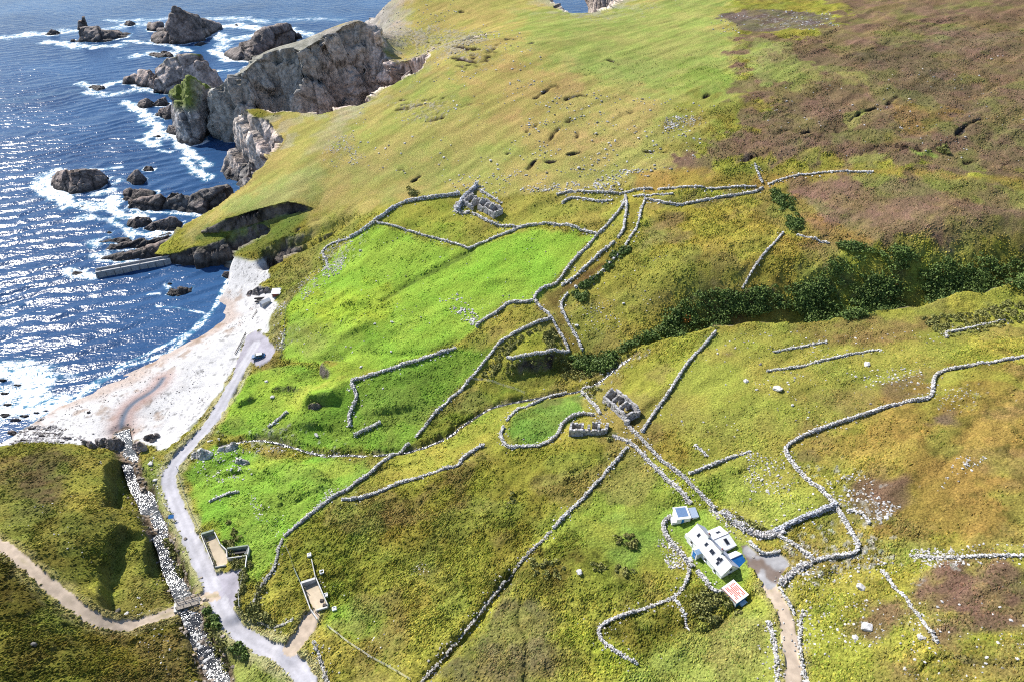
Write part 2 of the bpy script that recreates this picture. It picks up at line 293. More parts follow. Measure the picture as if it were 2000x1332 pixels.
# ------------------------------------------------------------------ colours of the ground
def lin(c):
    c = np.asarray(c, float)/255.0
    return np.where(c <= .04045, c/12.92, ((c+.055)/1.055)**2.4)
EXPO = 1.5                      # what a sunlit level surface of albedo 1 comes to in the picture
def alb(c): return np.clip(lin(c)/EXPO, 0, .85)
PALE=(190,175,88); TAN=(200,166,96); GREENISH=(165,176,82); HEATH=(138,110,84); HEATH2=(146,114,90); LUSH=(158,192,42); LUSH2=(130,166,40); OLIVE=(150,138,46); YEL=(176,168,48); RUST=(158,120,38)
DARK=(88,88,26); BROWN=(112,92,52); STONY=(205,200,196); GREYG=(140,134,84); ORANGE=(186,146,62); GRN=(132,158,44)
PAINT = [  # outline, colour, edge softness m, edge wander m, strength, breakup (0 solid .. 1 very patchy), breakup scale m, tussock
 ([(380,470),(420,400),(520,280),(640,200),(700,30),(760,-20),(1420,-20),(1430,60),(1440,200),(1390,260),(1320,340),(1240,370),(1000,385),(900,380),(780,395),(690,430),(620,425),(560,405),(450,450)], PALE, 10, 8, 1, 0, 10, .1),
 ([(1000,20),(1400,-10),(1440,120),(1420,200),(1360,200),(1180,160),(1050,120)], GREENISH, 14, 12, .9, .3, 25, .08),
 ([(980,120),(1250,200),(1330,240),(1150,290),(1000,240),(900,180)], TAN, 14, 12, .7, .45, 22, .1),
 ([(640,300),(800,280),(780,390),(650,370)], (192,172,100), 14, 10, .7, .5, 18, .08),
 ([(480,380),(600,320),(640,380),(560,405),(470,440),(400,450)], (172,182,98), 10, 8, .8, .3, 20, .05),
 ([(700,180),(900,180),(1050,300),(980,370),(760,380),(640,300)], GREENISH, 14, 12, .6, .55, 20, .08),
 ([(1340,120),(1440,130),(1440,260),(1350,300),(1300,230)], GRN, 10, 10, .6, .5, 12, .15),
 ([(750,150),(900,160),(880,190),(770,190)], (150,165,70), 8, 8, .6, .3, 10, .1),
 ([(1465,60),(1520,70),(1600,70),(1640,30),(1700,-20),(2300,-20),(2300,360),(1900,345),(1800,335),(1650,328),(1500,335),(1310,325),(1370,275),(1450,250),(1462,190),(1452,130)], HEATH, 6, 12, 1, .17, 9, .2),
 ([(1400,30),(1450,20),(1560,22),(1635,35),(1600,55),(1450,65)], (122,104,92), 2.5, 3, 1, .2, 6, .15),
 ([(1600,-10),(1700,-10),(1680,12),(1610,10)], HEATH, 3, 3, .9, .2, 8, .15),
 ([(1470,75),(1540,85),(1560,140),(1500,170),(1470,130)], GREENISH, 2.5, 4, .75, .5, 9, .15),
 ([(1500,140),(1560,120),(1620,130),(1590,155),(1555,175)], (160,160,75), 2.5, 4, .9, .35, 8, .15),
 ([(1630,140),(1680,140),(1700,165),(1650,165)], (170,160,80), 2, 3, .8, .4, 6, .15),
 ([(1740,200),(1850,205),(1910,215),(1850,240),(1800,270),(1750,280),(1738,240)], (158,128,62), 2.5, 4, .8, .4, 6, .2),
 ([(1660,225),(1690,218),(1670,250),(1655,255)], (165,165,75), 1.5, 2, .9, .3, 5, .15),
 ([(1680,305),(1740,298),(1720,318),(1650,318)], (165,160,75), 2, 3, .9, .3, 6, .15),
 ([(1770,290),(1815,300),(1830,305),(1790,305)], (150,170,60), 1.5, 2, .9, .3, 4, .15),
 ([(1560,295),(1610,293),(1590,320),(1540,330)], (160,150,60), 2, 3, .8, .4, 6, .2),
 ([(1800,60),(1980,50),(2000,100),(1850,110)], (138,118,90), 6, 8, .7, .5, 12, .2),
 ([(1650,100),(1800,80),(1900,180),(1750,190)], (108,96,76), 8, 8, .6, .5, 10, .2),
 ([(1330,180),(1440,200),(1400,260),(1330,300),(1300,250)], (160,140,55), 8, 8, .7, .5, 9, .2),
 ([(1230,335),(1500,335),(1720,330),(1900,345),(2000,350),(2000,372),(1720,345),(1580,350),(1500,370),(1250,378)], ORANGE, 2.5, 2, .8, .25, 8, .12),
 ([(1560,355),(1700,345),(1900,355),(2020,375),(2020,470),(1850,480),(1700,475),(1580,450),(1570,400)], HEATH2, 3.5, 5, 1, .2, 9, .2),
 ([(1800,345),(2020,352),(2020,400),(1880,395)], (150,145,65), 4, 5, .8, .5, 8, .2),
 ([(1860,440),(2020,420),(2020,470),(1880,480)], (150,140,62), 4, 5, .8, .5, 8, .2),
 ([(1660,345),(1720,340),(1740,358),(1690,370)], (158,156,72), 2, 3, .9, .3, 6, .15),
 ([(1560,395),(1600,440),(1700,470),(1580,475),(1555,450)], (172,135,62), 3, 4, .8, .3, 6, .2),
 ([(1250,395),(1500,375),(1530,440),(1500,480),(1450,570),(1300,600),(1140,660),(1105,580),(1230,480)], (162,146,52), 6, 6, .9, .25, 12, .3),
 ([(1300,410),(1500,400),(1520,440),(1400,470),(1280,500)], (170,150,40), 6, 6, .8, .35, 9, .35),
 ([(1270,430),(1330,420),(1340,470),(1260,480)], (140,118,76), 5, 5, .7, .3, 10, .2),
 ([(1340,385),(1430,380),(1460,390),(1380,405)], (140,118,84), 3, 4, .8, .3, 10, .2),
 ([(1470,500),(1530,460),(1630,475),(1600,540),(1500,570),(1460,560)], (165,140,48), 4, 4, .9, .3, 7, .35),
 ([(1560,480),(1640,485),(1620,530),(1560,540)], (142,116,76), 4, 4, .7, .4, 8, .25),
 ([(1140,580),(1300,520),(1400,560),(1300,600),(1180,660)], (170,160,62), 8, 6, .7, .4, 10, .15),
 ([(780,398),(890,393),(950,440),(1005,450),(918,488),(740,436)], (168,166,50), 3, 2, .95, .25, 8, .15),
 ([(800,430),(900,440),(940,460),(910,485),(820,455)], (150,175,40), 5, 4, .7, .4, 8, .15),
 ([(985,385),(1090,390),(1215,395),(1165,455),(1100,440),(1000,438)], (172,160,62), 4, 3, .8, .3, 10, .15),
 ([(1165,460),(1222,400),(1218,440),(1180,490),(1110,545),(1090,555)], (178,168,58), 2, 1.5, .9, .2, 8, .12),
 ([(1228,395),(1245,395),(1240,440),(1220,480),(1190,515),(1140,555),(1085,575),(1110,640),(1130,680),(1115,680),(1075,600),(1060,585),(1110,550),(1190,490),(1225,440)], (150,130,45), 1.5, 1.5, .9, .3, 4, .2),
 ([(1060,570),(1095,560),(1150,530),(1190,510),(1150,550),(1100,572),(1085,590),(1075,592)], (112,84,52), 1.2, 1.2, .85, .25, 3, .08),
 ([(650,500),(690,460),(735,440),(912,492),(1040,445),(1162,462),(1080,556),(1040,590),(985,590),(935,640),(880,675),(740,725),(640,715),(552,705),(560,590),(615,545)], LUSH, 2.5, 1.5, 1, .05, 9, .11),
 ([(935,505),(1040,455),(1140,465),(1060,550),(930,590),(860,580)], (152,194,36), 8, 6, .8, .25, 12, .09),
 ([(925,487),(880,508),(835,530),(790,553),(745,588),(748,595),(794,561),(839,539),(884,517),(928,495)], (92,112,40), .8, .6, .85, .2, 3, .12),  # dark strip along the ditch, its shading painted into the ground colour
 ([(570,590),(700,560),(800,580),(760,640),(600,640)], (168,186,22), 8, 8, .8, .35, 9, .2),
 ([(560,620),(640,630),(640,690),(570,690)], (150,156,70), 6, 5, .7, .45, 7, .1),
 ([(630,655),(720,650),(740,690),(650,690)], (128,150,44), 5, 4, .7, .3, 7, .1),
 ([(700,640),(750,620),(780,650),(720,680)], (86,130,24), 4, 4, .6, .3, 6, .14),
 ([(420,850),(485,735),(560,715),(700,728),(690,745),(880,680),(960,680),(895,760),(825,845),(790,882),(600,880),(480,852)], LUSH2, 2.5, 2, 1, .08, 8, .17),
 ([(440,760),(520,720),(720,715),(640,760),(520,830),(480,820)], (158,186,36), 5, 5, .85, .3, 9, .16),
 ([(560,770),(660,730),(720,722),(660,745),(590,790)], (190,190,60), 3, 3, .8, .3, 8, .1),
 ([(355,925),(420,872),(470,880),(560,890),(700,896),(725,925),(660,972),(560,1050),(540,1085),(500,1160),(478,1110),(410,1045),(372,1000)], (140,180,42), 2.5, 2, 1, .08, 8, .17),
 ([(500,905),(640,905),(720,915),(640,930)], (170,190,46), 4, 4, .8, .3, 8, .16),
 ([(450,1000),(530,1040),(500,1150),(480,1110)], (160,178,56), 4, 4, .8, .3, 8, .2),
 ([(985,842),(1010,802),(1060,780),(1130,768),(1140,805),(1095,835),(1080,855),(1040,870),(995,868)], (118,150,50), 1.5, 1, 1, .12, 6, .24),
 ([(560,1070),(660,985),(780,955),(900,915),(950,880),(1220,870),(1100,1010),(960,1165),(850,1300),(640,1215),(590,1150)], (136,128,34), 4, 3, 1, .15, 9, .4),
 ([(700,970),(900,900),(960,960),(900,1060),(700,1020)], (120,104,30), 8, 8, .8, .4, 10, .4),
 ([(640,1220),(700,1080),(860,1080),(980,1140),(860,1290)], (158,148,46), 8, 8, .75, .4, 8, .38),
 ([(640,1210),(660,1150),(730,1200),(760,1270)], (136,166,40), 5, 5, .8, .3, 8, .25),
 ([(580,1080),(640,1020),(720,1080),(680,1180),(620,1120)], (106,120,26), 5, 5, .7, .4, 6, .4),
 ([(820,1095),(850,1110),(835,1130),(800,1120)], (120,92,56), 2, 2, .8, .3, 3, .1),
 ([(680,960),(760,910),(900,860),(960,820),(1060,785),(1000,810),(960,870),(900,905),(800,935),(700,968)], (180,170,54), 3, 2.5, .95, .25, 8, .2),
 ([(860,880),(940,800),(1060,775),(960,850),(900,870)], (148,166,44), 3, 3, .8, .4, 8, .2),
 ([(820,860),(900,765),(960,735),(1020,765),(960,795),(880,850)], (104,120,28), 3, 3, .8, .4, 5, .35),
 ([(980,760),(1000,715),(1120,700),(1180,720),(1120,755),(1030,770)], (112,108,42), 3, 3, .8, .4, 4, .3),
 ([(1000,690),(1020,660),(1075,635),(1100,680),(1040,698)], (160,158,40), 1.5, 1.5, .95, .2, 6, .2),
 ([(1220,880),(1265,900),(1345,985),(1290,1025),(1310,1110),(1240,1120),(1120,1090),(1090,1040),(1150,970)], (142,158,44), 4, 3, .95, .25, 9, .24),
 ([(1180,1010),(1290,1020),(1320,1100),(1220,1090)], (136,170,60), 5, 4, .8, .2, 9, .14),
 ([(1090,1040),(1200,1080),(1330,1150),(1170,1220),(1050,1180),(960,1180)], (122,124,34), 5, 4, .9, .35, 6, .4),
 ([(1050,1080),(1120,1085),(1090,1150),(1030,1130)], (96,72,34), 4, 4, .75, .4, 5, .35),
 ([(900,1250),(990,1170),(1080,1180),(1110,1260),(1110,1350),(860,1350)], (116,106,70), 4, 4, .9, .25, 6, .25),
 ([(850,1340),(900,1270),(960,1290),(950,1350)], (160,150,24), 3, 3, .8, .45, 3, .45),
 ([(1070,1180),(1170,1220),(1240,1310),(1220,1350),(1080,1350)], (142,146,28), 4, 4, .85, .4, 4, .45),
 ([(1175,1225),(1320,1180),(1350,1240),(1260,1300)], (106,100,28), 2.5, 2, .95, .3, 4, .45),
 ([(1320,1170),(1400,1165),(1480,1165),(1440,1200),(1350,1235)], (92,88,34), 2.5, 3, .9, .3, 4, .5),
 ([(1200,1350),(1330,1250),(1400,1230),(1500,1180),(1510,1350)], (168,172,72), 4, 3, .95, .3, 8, .2),
 ([(1290,1020),(1300,1000),(1380,990),(1450,1060),(1470,1110),(1440,1150),(1400,1150),(1350,1100)], (150,176,52), 2, 1.5, .95, .12, 6, .06),
 ([(1400,1000),(1440,1030),(1465,1060),(1447,1068),(1415,1030)], (180,158,84), 2, 1.5, .8, .3, 4, .06),
 ([(1395,655),(1480,640),(1850,610),(1900,640),(1840,730),(1820,780),(1545,862),(1620,985),(1560,1020),(1440,1010),(1340,920),(1250,850),(1300,770)], (160,154,54), 4, 3, .95, .12, 12, .17),
 ([(1400,660),(1480,650),(1500,740),(1480,880),(1380,830),(1340,760)], (172,168,58), 8, 6, .8, .3, 12, .14),
 ([(1340,940),(1500,900),(1560,950),(1600,990),(1500,1030),(1420,1000)], (180,182,66), 6, 6, .8, .35, 8, .2),
 ([(1340,930),(1400,930),(1420,1000),(1380,990)], (120,138,40), 4, 4, .7, .4, 5, .35),
 ([(1250,850),(1300,830),(1380,880),(1330,915)], (140,124,36), 3, 3, .85, .3, 5, .35),
 ([(1560,640),(1850,610),(1860,640),(1700,670),(1570,665)], (146,118,66), 4, 4, .85, .4, 9, .2),
 ([(1560,790),(1650,760),(1830,720),(1790,770),(1640,830),(1570,840)], (148,124,62), 5, 5, .7, .45, 9, .25),
 ([(1730,750),(1800,730),(1815,765),(1760,785)], (130,104,70), 3, 4, .9, .2, 8, .18),
 ([(1400,690),(1440,670),(1450,700),(1410,710)], (150,120,78), 3, 3, .8, .3, 6, .2),
 ([(1850,735),(2020,710),(2020,1075),(1720,1060),(1650,1000),(1700,880),(1830,800)], (146,120,48), 7, 9, 1, .3, 9, .32),
 ([(1545,868),(1700,830),(1780,800),(1840,860),(1720,900),(1600,930)], (172,150,58), 6, 6, .9, .3, 9, .25),
 ([(1720,790),(1850,780),(1840,850),(1700,860)], (154,122,48), 5, 5, .7, .4, 8, .3),
 ([(1640,935),(1700,920),(1780,930),(1790,980),(1720,1030),(1640,1000)], (128,100,74), 3, 3, 1, .12, 6, .14),
 ([(1810,810),(1860,805),(1870,830),(1820,830)], (130,104,86), 2, 2, .9, .2, 5, .12),
 ([(1555,880),(1590,878),(1600,900),(1560,900)], (134,112,66), 1.5, 2, .8, .3, 4, .15),
 ([(1630,1060),(1800,1070),(2020,1060),(2020,1100),(1700,1110)], (150,150,60), 4, 4, .8, .4, 7, .25),
 ([(1540,1140),(1700,1115),(1830,1240),(1800,1290),(1580,1350),(1560,1200)], (158,150,50), 4, 4, .9, .3, 8, .25),
 ([(1580,1150),(1700,1150),(1690,1180),(1600,1190)], (104,118,34), 3, 4, .8, .4, 5, .3),
 ([(1700,1180),(1750,1180),(1760,1230),(1710,1240)], (134,104,76), 2, 3, .9, .2, 5, .14),
 ([(1660,1215),(1710,1210),(1700,1245),(1650,1245)], (132,104,70), 2, 2.5, .9, .2, 5, .14),
 ([(1750,1250),(1830,1260),(1800,1330),(1750,1330)], (142,112,70), 3, 3, .9, .3, 6, .18),
 ([(1800,1120),(1900,1105),(2020,1110),(2020,1230),(1850,1240),(1790,1180)], (126,98,76), 3.5, 4, 1, .2, 7, .2),
 ([(1840,1250),(2020,1235),(2020,1350),(1850,1350)], (146,126,54), 3, 4, .9, .35, 6, .25),
 ([(2020,760),(2020,1000),(1900,900),(1880,800)], (146,118,50), 8, 6, .7, .4, 8, .4),
 ([(-40,880),(60,868),(150,876),(230,890),(215,930),(205,1000),(230,1030),(190,1120),(120,1150),(60,1090),(-40,1030)], (140,134,48), 3, 3, 1, .2, 8, .25),
 ([(30,890),(130,880),(150,940),(100,1000),(40,1020),(10,960)], (106,88,58), 4, 4, .95, .25, 7, .25),
 ([(-40,890),(30,900),(20,1000),(-40,1030)], (128,112,52), 4, 4, .8, .3, 7, .25),
 ([(120,910),(210,905),(200,1000),(140,1010)], (172,156,52), 4, 4, .75, .4, 6, .2),
 ([(60,1000),(180,1000),(180,1130),(100,1110)], (110,104,34), 4, 4, .8, .4, 5, .35),
 ([(220,1050),(290,1040),(340,1150),(330,1200),(240,1215),(190,1195)], (152,150,50), 3, 2.5, .95, .2, 6, .2),
 ([(-40,1075),(60,1120),(170,1210),(350,1205),(370,1260),(410,1350),(-40,1350)], (106,98,32), 3, 3, 1, .25, 6, .45),
 ([(-40,1080),(50,1130),(120,1250),(60,1300),(-40,1300)], (84,68,28), 5, 5, .8, .4, 5, .5),
 ([(180,1240),(330,1250),(370,1320),(200,1350)], (138,118,34), 5, 5, .8, .4, 5, .35),
 ([(330,930),(350,1000),(390,1100),(430,1200),(480,1262),(560,1300),(590,1350),(440,1350),(400,1230),(360,1140),(300,1010),(270,930),(300,890)], (158,168,72), 2, 2, .95, .25, 5, .12),
 ([(400,440),(500,440),(600,420),(580,470),(520,500),(380,510)], (108,128,48), 3, 3, .8, .3, 5, .2),
 ([(530,545),(600,480),(690,440),(650,500),(560,560)], (140,140,62), 3, 3, .8, .3, 5, .2),
 ([(430,285),(470,150),(500,105),(560,85),(650,55),(720,48),(740,90),(700,20),(600,60),(520,80),(450,170)], (168,158,146), 5, 5, .9, .15, 8, .22),
 ([(690,20),(790,5),(800,60),(770,110),(735,95),(715,50)], (196,184,160), 6, 6, .75, .35, 9, .12),
 ([(600,300),(760,110),(790,120),(650,290)], (190,182,140), 5, 4, .7, .35, 8, .08),
 ([(540,580),(600,545),(560,600),(545,690),(525,660)], (150,138,84), 1.5, 1.5, .9, .3, 3, .2),
]
STONE_AREAS = [  # outline, how rocky
 ([(760,55),(860,60),(945,62),(950,80),(900,110),(850,105),(800,90),(740,80)], 1.3), ([(880,95),(960,90),(985,110),(950,140),(890,130)], .35), ([(780,205),(850,200),(880,215),(840,240),(790,235)], .9),
 ([(640,280),(680,270),(690,310),(650,320)], .3), ([(690,30),(780,30),(800,60),(740,70),(690,60)], .8), ([(1300,235),(1350,225),(1340,265),(1310,270)], .3), ([(1470,35),(1600,30),(1620,50),(1470,60)], .3),
 ([(1520,1125),(1560,1100),(1620,1080),(1780,1075),(1790,1095),(1640,1105),(1560,1140)], .35), ([(420,870),(470,860),(490,890),(440,930),(370,925),(380,890)], .45),
 ([(480,853),(560,862),(640,885),(560,880),(480,875)], .3), ([(1110,35),(1300,0),(1320,12),(1200,45)], .2), ([(540,600),(556,600),(550,680),(535,660)], .5), ([(600,545),(680,480),(700,465),(640,545),(570,590)], .4),
 ([(1150,735),(1260,690),(1230,715),(1170,755)], .25), ([(1870,770),(1900,765),(1895,790),(1850,785)], .4), ([(1610,930),(1640,930),(1690,990),(1650,990)], .35), ([(1690,1000),(1720,985),(1730,1000),(1700,1020)], .4),
]
BEACH = D([(-60,900),(0,872),(60,864),(150,868),(200,872),(232,862),(246,850),(262,862),(300,872),(326,880),(375,832),(425,772),(447,735),(468,690),(478,658),(500,645),(526,657),(540,600),(540,582),(518,565),(500,560),(526,545),(530,522),(522,504)])
BEACH = np.vstack([BEACH[:, :2], [(-103,246),(-113,241),(-135,236),(-160,200),(-200,130),(-190,110)]])
# ------------------------------------------------------------------ terrain grid (finer close to the viewpoint, coarser far off)
def rows():
    y = 44.0; out = []
    while y < 700:
        out.append(y); st = min(max(.0042*y, .26), 1.1)
        if 300 < y < 430: st = .62
        if 377 < y < 403: st = .13
        if 240 < y < 264: st = .34
        if y > 470: st = 2.2
        y += st
    return np.array(out)
RY = rows(); NS = 1050
RS = np.linspace(-1, 1, NS)
HWD = 0.63*RY+84
TX = (RS[None, :]*HWD[:, None]); TY = np.repeat(RY[:, None], NS, 1); NR = len(RY)
x = TX.ravel(); y = TY.ravel()
z, csd = base_h(x, y)
z, cls, hag = features(x, y, z)
print("terrain verts", x.size)
# colours and painted characters
col = np.empty((x.size, 3)); n1 = fbm(x, y, 30, 4, 51); n2 = fbm(x, y, 9, 4, 52); n3 = fbm(x, y, 2.6, 3, 53)
w = np.clip(.5+1.2*n1, 0, 1)[:, None]; col[:] = alb(OLIVE)*(1-w)+alb(YEL)*w
tuft = np.full(x.size, .28)
wx = fbm(x, y, 7, 4, 61); wy = fbm(x, y, 7, 4, 62); wl = fbm(x, y, 2.2, 3, 63)
for k, (pts, c, soft, wander, stren, brk, bsc, tf) in enumerate(PAINT):
    P = D(pts); c = alb(c)
    s = sd_poly(x, y, P, soft*2+wander*2)
    i = np.nonzero(s > -(soft+wander*1.6+1))[0]
    if len(i) == 0: continue
    X, Y = x[i], y[i]; q = s[i]+wander*1.3*wx[i]*(1 if k % 2 else -1)+wander*.7*wy[i]+wander*.35*wl[i]
    m = sstep(-soft*.6, soft*.6, q)*stren
    if brk > 0:
        b = fbm(X, Y, bsc, 4, 100+k)+.25*fbm(X, Y, 1.7, 2, 300+k); m = m*(1-brk*(1-sstep(-.32+.35*(brk-.4), .25, b))*1.15).clip(0, 1)
    col[i] = col[i]*(1-m[:, None])+c*m[:, None]; tuft[i] = tuft[i]*(1-m)+tf*m
tuft *= 1-.65*sstep(215, 260, y)*sstep(40, 0, x)
# natural drift between greener and drier growth, and tuft-to-tuft variation
g = col.copy(); g[:, 0] *= .88; g[:, 1] *= .98; g[:, 2] *= .85; dry = col*np.array([1.07, .97, 1.12])
t = np.clip(.5+1.1*n2+.35*n3, 0, 1)[:, None]; col = g*(1-t)+dry*t
bp_ = sstep(.12, .42, fbm(x, y, 13, 4, 170)+.12*n3)*np.clip((tuft-.12)/.12, 0, 1)*.42; col = col*(1-bp_[:, None])+alb((132, 106, 70))*bp_[:, None]
gp_ = sstep(.15, .45, fbm(x, y, 11, 4, 171)+.1*n3)*np.clip((tuft-.1)/.12, 0, 1)*.38; col = col*(1-gp_[:, None])+alb((124, 140, 50))*gp_[:, None]
# wind-combed streaks on the open hill, dark ling and rush clumps on the rough ground
u1 = x*.80+y*.60; v1 = -x*.60+y*.80
strk = fbm(u1*.28, v1*1.5, 4.0, 4, 71); col *= (1+.34*strk)[:, None]
clump = sstep(.18, .5, fbm(x, y, 1.9, 3, 72)+.35*n2)*np.clip(tuft-.12, 0, .3)/.3
col = col*(1-.62*clump[:, None])+alb((70, 74, 26))*.62*clump[:, None]
spk = sstep(.15, .6, fbm(x, y, 1.0, 2, 73))*np.clip(tuft, 0, .35); col *= (1+.6*spk)[:, None]
# stones
stone = np.zeros(x.size)
for pts, a in STONE_AREAS:
    s = sd_poly(x, y, D(pts), 9); m = sstep(-7, 5, s+7*wx)*a*.8; stone = np.maximum(stone, m)
sp = sstep(.78-.36*stone, .92-.34*stone, vn2(x/.8, y/1.1, 81)*.55+vn2(x/.5, y/.6, 82)*.45+.3*n2)*(stone > .04)
col = col*(1-sp[:, None]*.6)+alb((188, 182, 174))*(.7+.4*vn2(x/.7, y/.7, 83))[:, None]*sp[:, None]*.6
# peat banks
pm = np.clip(hag*1.5-.12, 0, 1); col = col*(1-pm[:, None])+alb((58, 46, 40))*pm[:, None]
# beach
bs = sd_poly(x, y, BEACH, 20)+1.2*wl+1.0*wx; bs = np.minimum(bs, (6.3-z)*1.5); onb = sstep(-.6, .6, bs)
wet = .8*sstep(1.3, .3, z+.6*wx); kelp = sstep(.1, .5, fbm(x+y*.4, (y-x*.4)*1, 4, 3, 91)+.2*wl)*sstep(2.6, 1.4, z)
bc = np.array([.54, .525, .52])*(.86+.28*vn2(x/.5, y/.5, 92)*vn2(x/1.3, y/1.3, 93)+.12*n3)[:, None]
spd = sstep(.68, .82, vn2(x/.6, y/.6, 94)*.6+vn2(x/2.5, y/2.5, 95)*.4)[:, None]; bc = bc*(1-.55*spd)
bw = alb((206, 182, 166))*(.75+.5*vn2(x/.6, y/.6, 96))[:, None]
bc = bc*(1-wet[:, None])+bw*wet[:, None]; bc = bc*(1-.6*kelp[:, None])+alb((160, 124, 88))*.6*kelp[:, None]
d, _, _ = pl_dist(x, y, RILL, 8); rl = np.exp(-((d-1.2)/2.6)**2)*.8; bc = bc*(1-rl[:, None])+alb((196, 158, 146))*rl[:, None]
pool = np.exp(-(d/1.0)**2)[:, None]; bc = bc*(1-pool)+np.array([.10, .13, .18])*pool
col = col*(1-onb[:, None])+bc*onb[:, None]; tuft = tuft*(1-onb)+.05*onb
cls = np.where((bs > 0) & (cls == 0), 1, cls)
# stream beds
for P, wd, a in ((RIVER, 3.0, .95), (CREEK, 1.1, .45)):
    d, _, arc = pl_dist(x, y, P, 12); q = sstep(wd, wd*.5, d+1.3*wl)*a*(1-.0*arc)
    sc = (.25+.75*sstep(.35, .6, vn2(x/.8, y/.8, 97)))[:, None]; bed = alb((164, 140, 118))*sc
    col = col*(1-q[:, None])+bed*q[:, None]; tuft *= (1-q)
# roads, tracks, yards
d, sd_, arc = pl_dist(x, y, ROAD, 12); s = d*sd_
rc = alb((192, 189, 194))*(.86+.2*vn2(x/1.5, y/4, 98)+.12*n3)[:, None]
trk = np.exp(-((np.abs(s)-.8)/.45)**2)+.6*np.exp(-(s/.25)**2)*0; rc = rc*(1+.16*trk)[:, None]; rc[:, 2] *= 1.02
m = (cls == 2)[:, None]; col = np.where(m, rc, col)
verge = sstep(4.0, 2.4, d+1.2*wl)*(cls == 0)*.7; col = col*(1-verge[:, None])+alb((196, 184, 132))*verge[:, None]
tc = alb((210, 188, 164))*(.80+.36*vn2(x/.9, y/.9, 99))[:, None]; m = (cls == 3)[:, None]
for P in (TRACK, LANE, RAMP, TRACK2):
    d, sd_, arc = pl_dist(x, y, P, 8); mid = np.exp(-(d/.42)**2)*sstep(.0, .5, fbm(x, y, 5, 2, 101)+.25); tc = tc*(1-.55*mid[:, None])+alb((150, 140, 80))*.55*mid[:, None]
    vg = sstep(3.2, 1.6, d+1.0*wl)*(cls == 0)*.6; col = col*(1-vg[:, None])+alb((176, 158, 98))*vg[:, None]
col = np.where(m, tc, col)
yc = alb((190, 184, 196))*(.85+.3*fbm(x, y, 3, 3, 102)+.1*n3)[:, None]; col = np.where((cls == 4)[:, None], yc, col)
cc = alb((172, 170, 172))*(.85+.5*n3)[:, None]; wm = sstep(-.1, .15, fbm(x, y, 3.6, 3, 103)+.1)[:, None]; cc = cc*(1-.8*wm)+alb((116, 92, 74))*.8*wm
col = np.where((cls == 5)[:, None], cc, col)
pc = alb((226, 206, 176))*(.85+.25*n3)[:, None]; col = np.where((cls == 6)[:, None], pc, col)
hard = (cls >= 2); tuft = np.where(hard, .0, tuft)
# tussocks: the ground itself is lumpy
tz = fbm(x, y, 1.7, 3, 110)*1.0+.6*np.abs(fbm(x*.8+y*.6, (-x*.6+y*.8)*.55, 1.25, 2, 111))
lump = fbm(x, y, 6.5, 3, 112); far = np.clip((y-120)/250, 0, 1)
z = z+.55*fbm(x, y, 9, 3, 172)*np.clip((csd-6)/10, 0, 1)*(~hard)*sstep(60, 40, np.abs(x+60))*(y < 220)
z = z+tuft*(1.15*tz*(1-.35*far)+(.9+1.6*far)*lump)+.012*hard*n3
z = z+stone*.5*sp
# small scarplets, creep terraces
stp = fbm(x*.5+y*.2, y*1.2-x*.5, 11, 3, 113); z = z+.35*np.clip(tuft/.2, 0, 1)*np.tanh(6*stp)*(cls == 0)
Z = z.reshape(NR, NS)
# crags: where the ground is steep, push the surface about horizontally
def slopes(X, Y, Z):
    zx = np.gradient(Z, axis=1)/np.gradient(X, axis=1)
    zs = np.gradient(Z, axis=0)/np.gradient(Y, axis=0); xs = np.gradient(X, axis=0)/np.gradient(Y, axis=0)
    return zx, zs-zx*xs
zx, zy = slopes(TX, TY, Z); sl = np.hypot(zx, zy).ravel()
coastal = sstep(30, 16, csd)
rock = sstep(.85, 1.5, sl+.35*fbm(x, y, 4, 3, 120)+.25*coastal)*np.where(y > 150, 1, .25)*(cls == 0)
rock = np.maximum(rock, sstep(3.0, .6, z+.6*wx)*coastal*(cls == 0)*(y > 135))
zz = z
cx = fbm3(x, y, zz*1.6, 7, 4, 130, True); cy = fbm3(x+50, y, zz*1.6, 7, 4, 131, True); lay = fbm3(x*.25+zz*.5, y*.25, zz*1.0+x*.3, 1.6, 3, 132)
amp = rock*np.clip(coastal+.2, 0, 1)
ri = np.nonzero(amp > .02)[0]; fa, fe = np.zeros(x.size), np.ones(x.size); fb_, fd = np.zeros(x.size), np.ones(x.size)
fa[ri], fe[ri] = facet3(x[ri], y[ri], zz[ri]*.8+x[ri]*.35, 13.0, 140); fb_[ri], fd[ri] = facet3(x[ri], y[ri]*1.2, zz[ri]*1.2-x[ri]*.3, 4.4, 150)
nx = -(zx.ravel())/np.maximum(sl, .3); ny = -(zy.ravel())/np.maximum(sl, .3)
big_ = np.where(y > 370, 1.7, 1.0); psh = big_*(3.6*fa+.65*fb_+.15*(cx-.2))+.45*lay-.5*sstep(.08, .0, fe)-.2*sstep(.08, .0, fd)
x2 = x+amp*psh*nx; y2 = y+amp*psh*ny; z = z+amp*.35*psh
print("rock share", rock.mean())
rk = 1.6*np.stack([.385+.08*cx+.06*n3, .31+.06*cx+.05*n3, .27+.055*cx+.045*n3], 1)
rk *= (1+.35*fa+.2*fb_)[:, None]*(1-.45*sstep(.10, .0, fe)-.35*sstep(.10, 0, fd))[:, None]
pink = sstep(.0, .5, fbm3(x*.4, y*.4, zz*1.3, 6, 3, 133))[:, None]; rk = rk*(1-.5*pink)+np.array([.55, .36, .28])*.5*pink
band = sstep(.1, .5, lay)[:, None]; rk *= (1-.30*band)
crk = sstep(.62, .85, fbm3(x*.28+zz*.10, y*.3, zz*.9+x*.33, 5.5, 3, 137, True)); joint = sstep(.66, .88, fbm3(x*1.1-zz*.2, y, zz*.22, 8, 3, 138, True)); rk *= (1-.55*np.maximum(crk, joint))[:, None]
